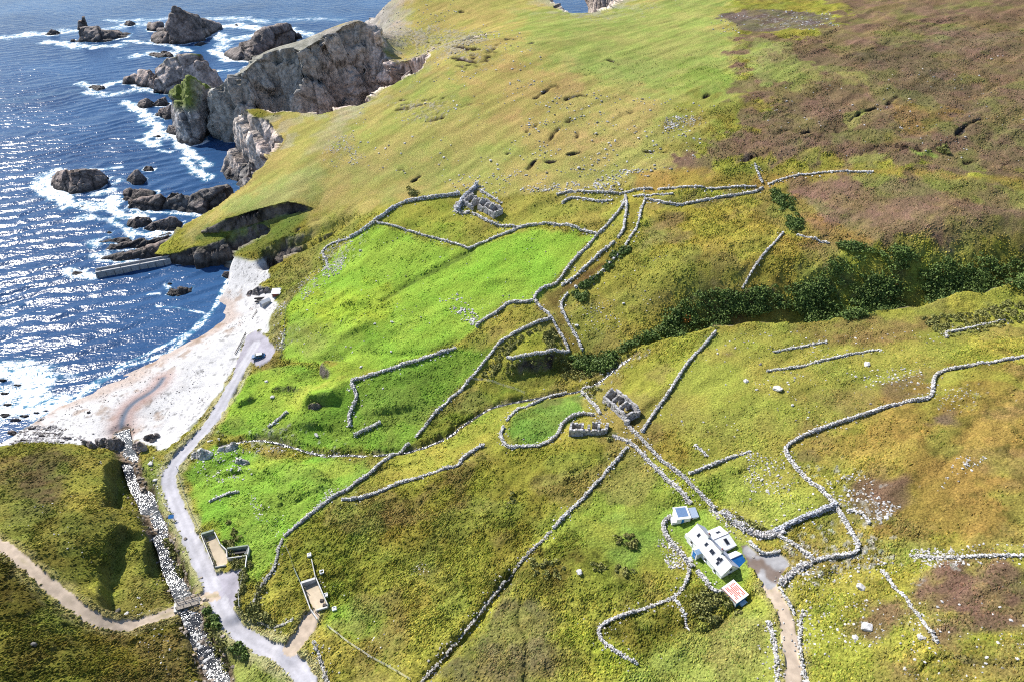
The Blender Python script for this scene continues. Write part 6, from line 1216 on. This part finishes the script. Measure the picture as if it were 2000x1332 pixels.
# ------------------------------------------------------------------ wire fences
def fence(label, pts, every=3.0, h=1.05):
    P = resample(DG(pts), every); c = P[len(P)//2]; r_ = root("wire_fence", label, "fence", Matrix.Translation(Vector(c))); base = None; Q = []
    for i, q in enumerate(P):
        zq_ = gz(q[0], q[1]); pos = Vector((q[0]-c[0], q[1]-c[1], zq_-c[2])); Q.append(pos)
        if base is None: base = MB().tube((0, 0, -.3), (0, 0, h), .07, 6, .06).build("post", M_WOOD, r_); o = base
        else: o = base.copy(); COL.objects.link(o); o.parent = r_
        o.location = pos; o.rotation_euler = (random.uniform(-.07, .07), random.uniform(-.07, .07), 0)
    for hh in (.35, .65, .95):
        m = MB()
        for a, b in zip(Q[:-1], Q[1:]): m.tube(a+Vector((0, 0, hh)), b+Vector((0, 0, hh)), .012, 3)
        m.build("wire", M_METAL, r_)
fence("wire fence along the lower side of the road beside the green field", [(346,915),(357,955),(372,1000),(392,1040)]); fence("wire fence down the left edge of the bright green field", [(562,592),(558,620),(556,650),(552,685),(547,703)])
fence("wire fence from the lower pen across to the sunken wall", [(640,1225),(690,1262),(750,1298),(802,1330)]); fence("wire fence beside the road up to the car", [(412,852),(440,808),(466,766),(486,730)]); fence("wire fence slanting above the lower pen", [(560,1072),(570,1095),(575,1113)], 2.2)
fence("wire fence in the pasture beside the diagonal wall", [(1220,885),(1190,915),(1165,945)], 3.5); fence("wire fence on the bank across the creek", [(918,742),(950,745),(985,758),(1025,771)], 3.0); fence("wire fence around the dark gully bank above the gravel bay", [(470,1192),(468,1160),(478,1125)], 2.5)
# ------------------------------------------------------------------ water of the river and creek
def water_mat():
    m, t, b = nt("stream_water"); a = nd(t, "ShaderNodeTexCoord"); n = noise(t, 1.1, 5, .7, a.outputs["Object"]); k = ramp(t, n.outputs["Fac"], (.535, .63, 0, 1))
    t.links.new(mixc(t, k, (.03, .031, .034), (.62, .61, .60)), b.inputs["Base Color"]); t.links.new(ramp(t, k, (0, 1, .08, .7)), b.inputs["Roughness"])
    bp = nd(t, "ShaderNodeBump"); bp.inputs["Strength"].default_value = .6; bp.inputs["Distance"].default_value = .3; t.links.new(n.outputs["Fac"], bp.inputs["Height"]); t.links.new(bp.outputs[0], b.inputs["Normal"]); return m
M_WATER = water_mat()
def stream(name, P, hw, up):
    Q = resample(P, .8); n = len(Q); zc = np.array([ground_z(q[0], q[1])[0] for q in Q]); k = np.ones(9)/9; zc = np.convolve(np.pad(zc, 4, mode='edge'), k, 'valid')+up
    tg = np.gradient(Q[:, :2], axis=0); tg /= np.hypot(*tg.T)[:, None]; nm = np.stack([-tg[:, 1], tg[:, 0]], 1); K_ = 7; V = []
    for j in range(K_):
        s = (j/(K_-1)*2-1)*hw; V.append(np.stack([Q[:, 0]+nm[:, 0]*s, Q[:, 1]+nm[:, 1]*s, zc-.0*abs(s)], 1))
    V = np.stack(V, 1).reshape(-1, 3); ii = np.arange(n*K_).reshape(n, K_); F = np.stack([ii[:-1, :-1].ravel(), ii[1:, :-1].ravel(), ii[1:, 1:].ravel(), ii[:-1, 1:].ravel()], 1); o = mesh_np(name, V, F, M_WATER); o["kind"] = "structure"
stream("river_water", RIVER, 2.1, .42); stream("creek_water", CREEK, .35, .10)

# ------------------------------------------------------------------ loose stones
def cls_at(px, py):
    i = np.clip(np.round(np.interp(py, RY, np.arange(NR))).astype(int), 0, NR-1); j = np.clip(np.round((px/HWD[i]+1)/2*(NS-1)).astype(int), 0, NS-1); c = cls.reshape(NR, NS)[i, j]; return np.where(c == 7, 0, c)
def scatter_in(pts, n, s0, s1, power=2.0):
    P = D(pts)[:, :2]; lo, hi = P.min(0), P.max(0); out = []; tot = 0; guard = 0
    while tot < n:
        q = lo+(hi-lo)*RNG.random((4*n, 2)); q = q[in_poly(q[:, 0], q[:, 1], P)]; c = fbm(q[:, 0], q[:, 1], 9, 3, 401); q = q[RNG.random(len(q)) < np.clip(.35+1.6*c, .05, 1)]; q = q[cls_at(q[:, 0], q[:, 1]) < 2]; out.append(q[:n-tot]); tot += len(out[-1]); guard += 1
        if guard > 200: break
    q = np.vstack(out)[:n]; return np.c_[q, s0+(s1-s0)*RNG.random(len(q))**power]
def stone_stuff(name, sets, label, mat=None, tone=(.55, .53, .52), sink=.25):
    A = np.vstack(sets); P = np.c_[A[:, :2], ground_z(A[:, 0], A[:, 1])+A[:, 2]*(.5-sink)]; V, F = stones_np(P, A[:, 2]); o = mesh_np(name, V, F, mat or M_STONE, stone_cols(len(A), tone), smooth=False); tag(o, label, None, None, "stuff")
SC = [([(800,60),(1000,60),(1100,150),(1050,330),(900,370),(700,330),(680,240),(780,150)], 420, .12, .5), ([(1000,150),(1400,200),(1350,340),(1050,350)], 380, .12, .5), ([(1000,330),(1280,330),(1260,372),(1020,380)], 420, .12, .45), ([(860,340),(1000,340),(1000,380),(880,380)], 140, .12, .4), ([(1380,30),(1640,20),(1640,60),(1390,70)], 200, .12, .5), ([(1300,230),(1360,225),(1350,270),(1290,275)], 220, .1, .4), ([(1400,200),(2000,100),(2000,330),(1420,330)], 150, .12, .4),
 ([(640,270),(690,260),(700,320),(650,330)], 160, .1, .35), ([(690,30),(950,50),(950,110),(800,110),(700,70)], 700, .12, .5), ([(580,560),(640,490),(690,470),(660,540),(590,585)], 380, .1, .35), ([(535,590),(560,590),(555,700),(530,670)], 260, .08, .28), ([(640,470),(1040,450),(1100,540),(920,640),(700,700),(570,690)], 130, .1, .3), ([(850,580),(900,575),(935,620),(925,640),(880,610)], 130, .12, .4),
 ([(1110,570),(1300,500),(1320,560),(1200,650),(1140,650)], 130, .08, .25), ([(1400,650),(1850,640),(1820,780),(1450,860),(1280,820)], 200, .08, .3), ([(1640,720),(1810,700),(1800,760),(1680,760)], 130, .08, .28), ([(1460,880),(1560,900),(1640,1000),(1500,1040),(1440,1000)], 260, .07, .25), ([(1600,920),(1700,930),(1720,1020),(1640,1000)], 160, .08, .26), ([(1690,960),(1760,990),(1720,1030)], 110, .08, .3),
 ([(1530,1100),(1640,1080),(1790,1080),(1800,1120),(1640,1140),(1540,1150)], 220, .07, .26), ([(1780,1070),(2010,1060),(2010,1110),(1790,1110)], 260, .07, .25), ([(1560,1150),(1720,1140),(1730,1260),(1580,1300)], 190, .06, .24), ([(1740,1200),(2010,1120),(2010,1330),(1760,1330)], 150, .06, .25), ([(1840,760),(1920,760),(1910,800),(1830,800)], 90, .06, .2), ([(1870,890),(1930,890),(1880,940),(1830,960)], 60, .08, .25), ([(1280,1040),(1310,1060),(1345,1110),(1310,1110),(1290,1080)], 160, .07, .25), ([(1380,990),(1450,1010),(1500,1050),(1420,1040)], 160, .08, .3),
 ([(1140,740),(1180,760),(1210,850),(1180,850),(1150,810)], 90, .07, .26), ([(1180,700),(1270,680),(1220,720),(1160,760)], 120, .08, .35), ([(420,860),(560,862),(700,893),(690,900),(560,885),(430,880)], 130, .07, .3), ([(360,880),(480,880),(500,940),(400,950)], 150, .08, .3), ([(480,960),(560,1000),(540,1050),(500,1020)], 70, .06, .22), ([(640,960),(680,930),(660,960),(600,1010)], 60, .06, .22), ([(820,1095),(850,1110),(835,1130),(800,1120)], 40, .05, .16), ([(600,1120),(700,1150),(680,1200),(620,1180)], 30, .05, .2),
 ([(270,1140),(330,1250),(380,1330),(340,1330),(240,1220)], 70, .05, .22), ([(640,1210),(840,1200),(900,1330),(700,1310)], 30, .05, .16), ([(300,890),(340,920),(330,1000),(300,980)], 90, .06, .24), ([(1100,1180),(1300,1180),(1330,1290),(1200,1320)], 40, .05, .16), ([(0,900),(200,900),(180,1100),(0,1020)], 25, .06, .2)]
stone_stuff("scattered_stones", [scatter_in(p, int(n*1.0), a, b) for p, n, a, b in SC], "pale stones strewn over the hillside, pastures and creek beds")
d = []
for P, n, hw, s1 in ((RIVER, 1000, 2.9, .5), (CREEK, 170, .9, .18)):
    t = RNG.random(n)*(len(P)-1); i = t.astype(int); f = (t-i)[:, None]; p = P[i, :2]*(1-f)+P[np.minimum(i+1, len(P)-1), :2]*f; d.append(np.c_[p+RNG.normal(0, hw*.5, (n, 2)), .08+(s1-.08)*RNG.random(n)**2])
stone_stuff("river_boulders", d, "pale boulders and cobbles choking the river and creek", tone=(.33, .28, .235))
bp = [scatter_in([(60,870),(240,845),(400,790),(440,735),(330,700),(240,725),(130,800)], 500, .05, .2), scatter_in([(0,835),(120,830),(200,850),(120,868),(0,868)], 500, .1, .4), scatter_in([(440,560),(520,508),(530,540),(470,640),(440,660)], 220, .05, .2), scatter_in([(0,740),(60,770),(90,820),(0,835)], 240, .12, .5)]
stone_stuff("beach_boulders", bp, "grey stones lying along the pale cobble beach", tone=(.34, .32, .32))
BLD = [(1457,745,1.0,"pale boulder alone in the sunny pasture, left of two"), (1518,762,1.5,"biggest pale boulder in the sunny pasture"), (1693,714,1.3,"cracked pale boulder below the long low wall"), (1485,712,.6,"small dark boulder left of the long low wall"), (1548,790,.6,"small white boulder below the biggest pasture boulder"), (1131,1121,.9,"single white boulder in the rough grass left of the cottage"), (1690,1227,1.4,"large grey boulder on the heather below the wall scatter"), (1670,1248,.8,"smaller boulder left of the large grey heather boulder"), (1681,1145,1.0,"white boulder in the wet ground below the stone bank"),
 (1394,1171,.9,"pointed white boulder left of the red-roofed shed"), (520,744,1.0,"white boulder on the green slope under the car"), (532,776,.9,"flat white boulder lower on the green slope under the car"), (766,630,.8,"grey boulder in the open green field"), (732,632,.6,"smaller grey boulder left of the one in the open green field"), (764,687,.5,"little grey boulder above the collapsed wall"), (705,716,.7,"boulder on the mound by the grassy track"), (748,761,.5,"upright white stone in the lower green field"), (704,491,1.0,"pale boulder near the top of the bright green field"), (295,908,1.0,"square white block by the river above the road bend"), (305,941,.8,"grey slab on the river bank beside the road"), (618,849,.9,"low pale boulder in the lower green field near the creek"), (66,1258,.9,"long grey stone on the dark left hillside"), (232,1196,.7,"dark boulder above the left track"), (250,1203,.8,"pale boulder beside the left track"), (1164,262,1.0,"pale boulder on the open hill below peat banks"), (1130,330,1.2,"white boulder near the foot of the hill"), (958,315,1.1,"white stone in the small peat hollow"), (1795,1246,.7,"boulder at the end of the thin wall line"), (1126,636,.9,"boulder beside the muddy track"), (1218,592,.7,"white boulder on the slope above the gorge")]
for u, v, s, lb in BLD:
    p = gpix(u, v); V_, F_ = stones_np(np.array([[0, 0, s*.22]]), np.array([s*.62])); bm = bmesh.new(); vs = [bm.verts.new(q) for q in V_]; [bm.faces.new([vs[i] for i in f_]) for f_ in F_]; bmesh.ops.subdivide_edges(bm, edges=bm.edges[:], cuts=2, smooth=.8, use_grid_fill=True); me = bpy.data.meshes.new("boulder"); bmesh.ops.triangulate(bm, faces=bm.faces[:]); bm.to_mesh(me); bm.free()
    co = np.array([q.co[:] for q in me.vertices])+np.array(p); k = fbm3(*co.T, .5*s, 3, int(u)); co2 = (co-np.array(p))*(1+.34*k)[:, None]; me.vertices.foreach_set("co", co2.ravel().astype(np.float32)); dk = 'dark' in lb; a = me.attributes.new("col", 'FLOAT_COLOR', 'POINT'); c = np.ones((len(co), 4), np.float32); c[:, :3] = (np.array((.16, .15, .14)) if dk else np.array((.58, .56, .55)))*(.85+.35*k)[:, None]; a.data.foreach_set("color", c.ravel()); me.materials.append(M_STONE)
    o = bpy.data.objects.new("boulder", me); COL.objects.link(o); o.location = p; tag(o, lb, "boulder", "single boulders in the pastures")

# ------------------------------------------------------------------ bushes
def leaf_mat(name, c1, c2):
    m, t, b = nt(name); a = nd(t, "ShaderNodeAttribute", attribute_name="col"); g = nd(t, "ShaderNodeTexCoord"); n = noise(t, .9, 3, .6, g.outputs["Object"])
    base = mixc(t, ramp(t, n.outputs["Fac"], (.35, .65, 0, 1)), c1, c2); t.links.new(mixc(t, 1.0, base, a.outputs["Color"], 'MULTIPLY'), b.inputs["Base Color"]); b.inputs["Roughness"].default_value = .7; b.inputs["Specular IOR Level"].default_value = .25; return m
M_LEAF = leaf_mat("scrub_leaves", (.065, .11, .024), (.13, .185, .04)); M_GORSE = leaf_mat("gorse_leaves", (.15, .16, .04), (.25, .24, .075))
def leaves_np(C_, R_, per, size):
    """leaf sprays filling crowns: centres C_, radii R_ -> verts, faces, colours"""
    n = len(C_); k = np.repeat(np.arange(n), per); N_ = len(k); d = RNG.normal(size=(N_, 3)); d[:, 2] = np.abs(d[:, 2])*.9-.15; d /= np.linalg.norm(d, axis=1)[:, None]; lob = 1+.35*fbm3(d[:, 0]*1.0+k*3.1, d[:, 1], d[:, 2], .6, 2, 501)
    r = (.45+.6*RNG.random(N_)**.6)*lob; P = C_[k]+d*r[:, None]*np.c_[R_[k], R_[k], R_[k]*.8]; u = RNG.normal(size=(N_, 3)); u /= np.linalg.norm(u, axis=1)[:, None]; w = np.cross(u, d+.5*RNG.normal(size=(N_, 3))); w /= np.linalg.norm(w, axis=1)[:, None]+1e-6
    s = (size*(.6+.8*RNG.random(N_)))[:, None]; V = np.stack([P-u*s-w*s*.5, P+u*s*.3-w*s*.6, P+u*s+w*s*.2, P-u*s*.2+w*s*.7], 1).reshape(-1, 3); F = np.arange(N_*4).reshape(-1, 4); c = np.repeat((.65+.7*RNG.random((N_, 1)))*np.array([1, 1, 1]), 4, 0); return V, F, c
def scrub(name, label, sets, per=34, mat=None, size=.30, tints=None):
    A = np.vstack(sets); C_ = np.c_[A[:, :2], ground_z(A[:, 0], A[:, 1])+A[:, 2]*.35]; V, F, c = leaves_np(C_, A[:, 2], per, size)
    tint = .75+.5*RNG.random((len(A), 1))*np.ones(3); rd = RNG.random(len(A)) < (.010 if mat is None else 0); tint[rd] = (2.6, .7, .5); c = c*np.repeat(tint, per*4, 0); o = mesh_np(name, V, F, mat or M_LEAF, c, smooth=False); tag(o, label, None, None, "stuff")
G1 = [([(1930,505),(2020,490),(2020,560),(1950,572),(1890,580)], 150), ([(1600,560),(1720,540),(1780,560),(1700,612),(1620,618)], 110), ([(1130,700),(1190,690),(1240,680),(1200,715),(1150,735)], 50), ([(1290,640),(1310,605),(1360,575),(1430,575),(1440,610),(1400,640),(1330,655)], 200), ([(1430,585),(1540,555),(1600,560),(1570,600),(1470,620),(1430,615)], 190), ([(1530,600),(1600,540),(1650,495),(1700,500),(1770,490),(1800,520),(1790,570),(1720,610),(1640,625),(1560,620)], 520), ([(1630,478),(1680,482),(1780,495),(1760,505),(1680,500)], 90), ([(1800,540),(1850,510),(1900,500),(1980,520),(1960,560),(1860,580),(1800,580)], 240), ([(1200,690),(1260,655),(1300,640),(1290,660),(1230,690)], 36), ([(1130,690),(1190,700),(1180,725),(1120,715)], 40)]
scrub("gorge_scrub", "dense dark green scrub filling the stream gorge", [scatter_in(p, n, .9, 2.1, 1.2) for p, n in G1], 60, size=.26)
scrub("bracken_scrub", "low bracken and bushes along wall foots and field corners", [scatter_in(p, n, .35, .9, 1.5) for p, n in [([(1800,620),(1900,610),(2000,570),(2010,650),(1900,652),(1850,665)], 220), ([(940,735),(965,690),(1000,660),(1060,640),(1010,670),(985,700),(960,740)], 110), ([(1058,650),(1075,640),(1100,675),(1070,685)], 40), ([(985,715),(1100,700),(1170,715),(1160,735),(1050,740),(990,735)], 80), ([(1150,750),(1200,770),(1180,810),(1140,770)], 40), ([(1175,840),(1200,850),(1190,865)], 14), ([(1410,1000),(1500,1040),(1490,1050),(1420,1020)], 40), ([(440,1010),(470,1050),(490,1100),(475,1180),(465,1160)], 50), ([(480,1180),(520,1200),(540,1225),(490,1215)], 40), ([(395,1190),(420,1210),(440,1260),(450,1330),(425,1290),(400,1230)], 50), ([(320,1050),(345,1070),(365,1130),(345,1120)], 40), ([(1360,1140),(1420,1160),(1480,1180),(1400,1220),(1350,1200)], 60), ([(1200,1040),(1245,1045),(1240,1070),(1205,1065)], 14), ([(1155,1100),(1240,1105),(1235,1125),(1160,1120)], 16), ([(1040,1090),(1110,1100),(1090,1140),(1040,1130)], 20), ([(985,1000),(1000,960),(1020,990)], 6), ([(800,390),(830,385),(820,400)], 6), ([(500,1140),(520,1150),(500,1200)], 20)]], 34, M_GORSE, .2)
def bush(label, pts, n, r0, r1, group=None, mat=None):
    A = scatter_in(pts, n, r0, r1, 1.2); c = A[:, :2].mean(0); c3 = Vector((c[0], c[1], gz(*c))); r_ = root("shrub", label, "shrub", Matrix.Translation(c3), group); C_ = np.c_[A[:, :2], ground_z(A[:, 0], A[:, 1])+A[:, 2]*.4]-np.array(c3); V, F, cc = leaves_np(C_, A[:, 2], 70, .24); o = mesh_np("foliage", V, F, mat or M_LEAF, cc, smooth=False); o.parent = r_
    m = MB()
    for q in C_[:6]: m.tube((q[0], q[1], q[2]-.7), (q[0]+.1, q[1], q[2]+.2), .06, 5, .03)
    m.build("stems", M_DWOOD, r_)
SG2 = "shrubs standing apart from the gorge scrub"
bush("dark bush cluster at the upper end of the thin wall on the moor", [(1505,375),(1540,385),(1568,420),(1565,450),(1545,455),(1530,430),(1512,400)], 70, .8, 1.6, SG2); bush("round bush beside the muddy track fork", [(1117,575),(1133,565),(1150,572),(1146,598),(1120,595)], 14, .7, 1.2, SG2)
bush("long dark hedge along the sunken lane's right wall, upper part", [(1200,492),(1230,482),(1232,492),(1190,528),(1172,540)], 34, .6, 1.0, SG2); bush("dark hedge along the sunken lane's right wall, lower part", [(1168,540),(1185,530),(1165,552),(1140,566),(1130,560)], 22, .6, .9, SG2)
bush("grey-green bushy clump inside the square enclosure", [(1062,638),(1085,640),(1100,660),(1080,680),(1062,665)], 22, .5, .9, SG2, M_GORSE); bush("dark bushes under the lower wall of the square enclosure", [(1110,695),(1150,690),(1175,705),(1160,725),(1120,715)], 26, .7, 1.2, SG2)
bush("low hedge between the gravel bay and the green slope", [(488,1095),(496,1095),(480,1150),(466,1185),(460,1180),(470,1130)], 24, .4, .7, SG2, M_GORSE); bush("rounded bushes at the road bend below the gravel bay", [(478,1195),(505,1185),(520,1212),(490,1222)], 12, .7, 1.1, SG2, M_GORSE); bush("bushes on the strip between road and river below the bridge", [(400,1190),(425,1200),(430,1230),(405,1225)], 14, .6, .9, SG2); bush("bush on the river bank near the bottom of the frame", [(455,1240),(480,1255),(485,1290),(455,1275)], 10, .6, .9, SG2)
bush("rushy clump on the pasture above the boggy ground", [(1205,1042),(1240,1042),(1240,1068),(1205,1065)], 7, .3, .55, SG2, M_GORSE); bush("gorse bushes left of the red-roofed shed", [(1365,1160),(1410,1165),(1420,1190),(1375,1195)], 14, .35, .6, SG2, M_GORSE); bush("pair of bushes at the head of the beach pen", [(440,1062),(452,1060),(460,1078),(445,1082)], 5, .5, .8, SG2, M_GORSE); bush("grey bush beside the boundary wall's upper corner", [(792,372),(815,362),(822,380),(800,385)], 9, .7, 1.1, SG2, M_GORSE)
bush("patch of green bush on the upper moor", [(1815,290),(1850,285),(1855,300),(1820,303)], 12, .6, 1.1, SG2, M_GORSE)
# ------------------------------------------------------------------ grass tussocks standing on the rough ground
def tussocks(n):
    t3 = tuft.reshape(NR, NS); c3 = GROUND_COL.reshape(NR, NS, 3); cl = cls.reshape(NR, NS); r = np.interp(45+300*RNG.random(n*3)**1.45, RY, np.arange(NR)); yy = np.interp(r, np.arange(NR), RY); xx = (RNG.random(n*3)*2-1)*np.interp(yy, RY, HWD)*.93
    i = r.astype(int); j = np.clip(((xx/HWD[i]+1)/2*(NS-1)), 0, NS-2).astype(int); pr = np.clip((t3[i, j]-.06)/.32, 0, 1)**1.25*sstep(-.35, .25, fbm(xx, yy, 22, 3, 603)+.15)*(.25+1.3*sstep(-.25, .35, fbm(xx*.8+yy*.6, (yy*.8-xx*.6)*.6, 2.6, 3, 601)+.5*fbm(xx, yy, 11, 2, 602)))
    ok = (RNG.random(n*3) < pr) & ((cl[i, j] == 0)); i, j, xx, yy = i[ok][:n], j[ok][:n], xx[ok][:n], yy[ok][:n]; m = len(xx); s = .10+.14*RNG.random(m)+.0004*yy; h = s*(.45+.6*RNG.random(m))*(.6+1.5*t3[i, j]); P = np.c_[xx, yy, ground_z(xx, yy)-.05]
    K_ = 5; a = (np.arange(K_)/K_*6.2832)[None]+RNG.random((m, 1))*6.28; rr = s[:, None]*(.65+.7*RNG.random((m, K_))); V = np.zeros((m, K_+1, 3)); V[:, :K_, 0] = np.cos(a)*rr; V[:, :K_, 1] = np.sin(a)*rr; V[:, K_, 2] = h+.05; V[:, K_, 0] = s*RNG.normal(.25, .35, m); V[:, K_, 1] = s*RNG.normal(-.2, .35, m); e_ = np.array([.55, .83]); q_ = V[:, :, 0]*e_[0]+V[:, :, 1]*e_[1]; V[:, :, 0] += .75*q_*e_[0]; V[:, :, 1] += .75*q_*e_[1]; V += P[:, None]
    b = (np.arange(m)*(K_+1))[:, None]; F = np.concatenate([np.stack([b[:, 0]+k, b[:, 0]+(k+1) % K_, b[:, 0]+K_], 1) for k in range(K_)])
    c = c3[i, j]*(.75+.55*RNG.random((m, 1))); hue = RNG.random((m, 1)); c = np.where(hue < .25, c*np.array([.72, .84, .7]), np.where(hue > .8, c*np.array([1.22, 1.12, 1.05]), c)); return tag(mesh_np("rough_grass", V.reshape(-1, 3), F, M_GROUND, np.clip(np.repeat(c, K_+1, 0), .004, .8), smooth=False), "tussocky grass and rushes on the moor and fields", None, None, "stuff")
tussocks(300000)
finish_sea(FEET)
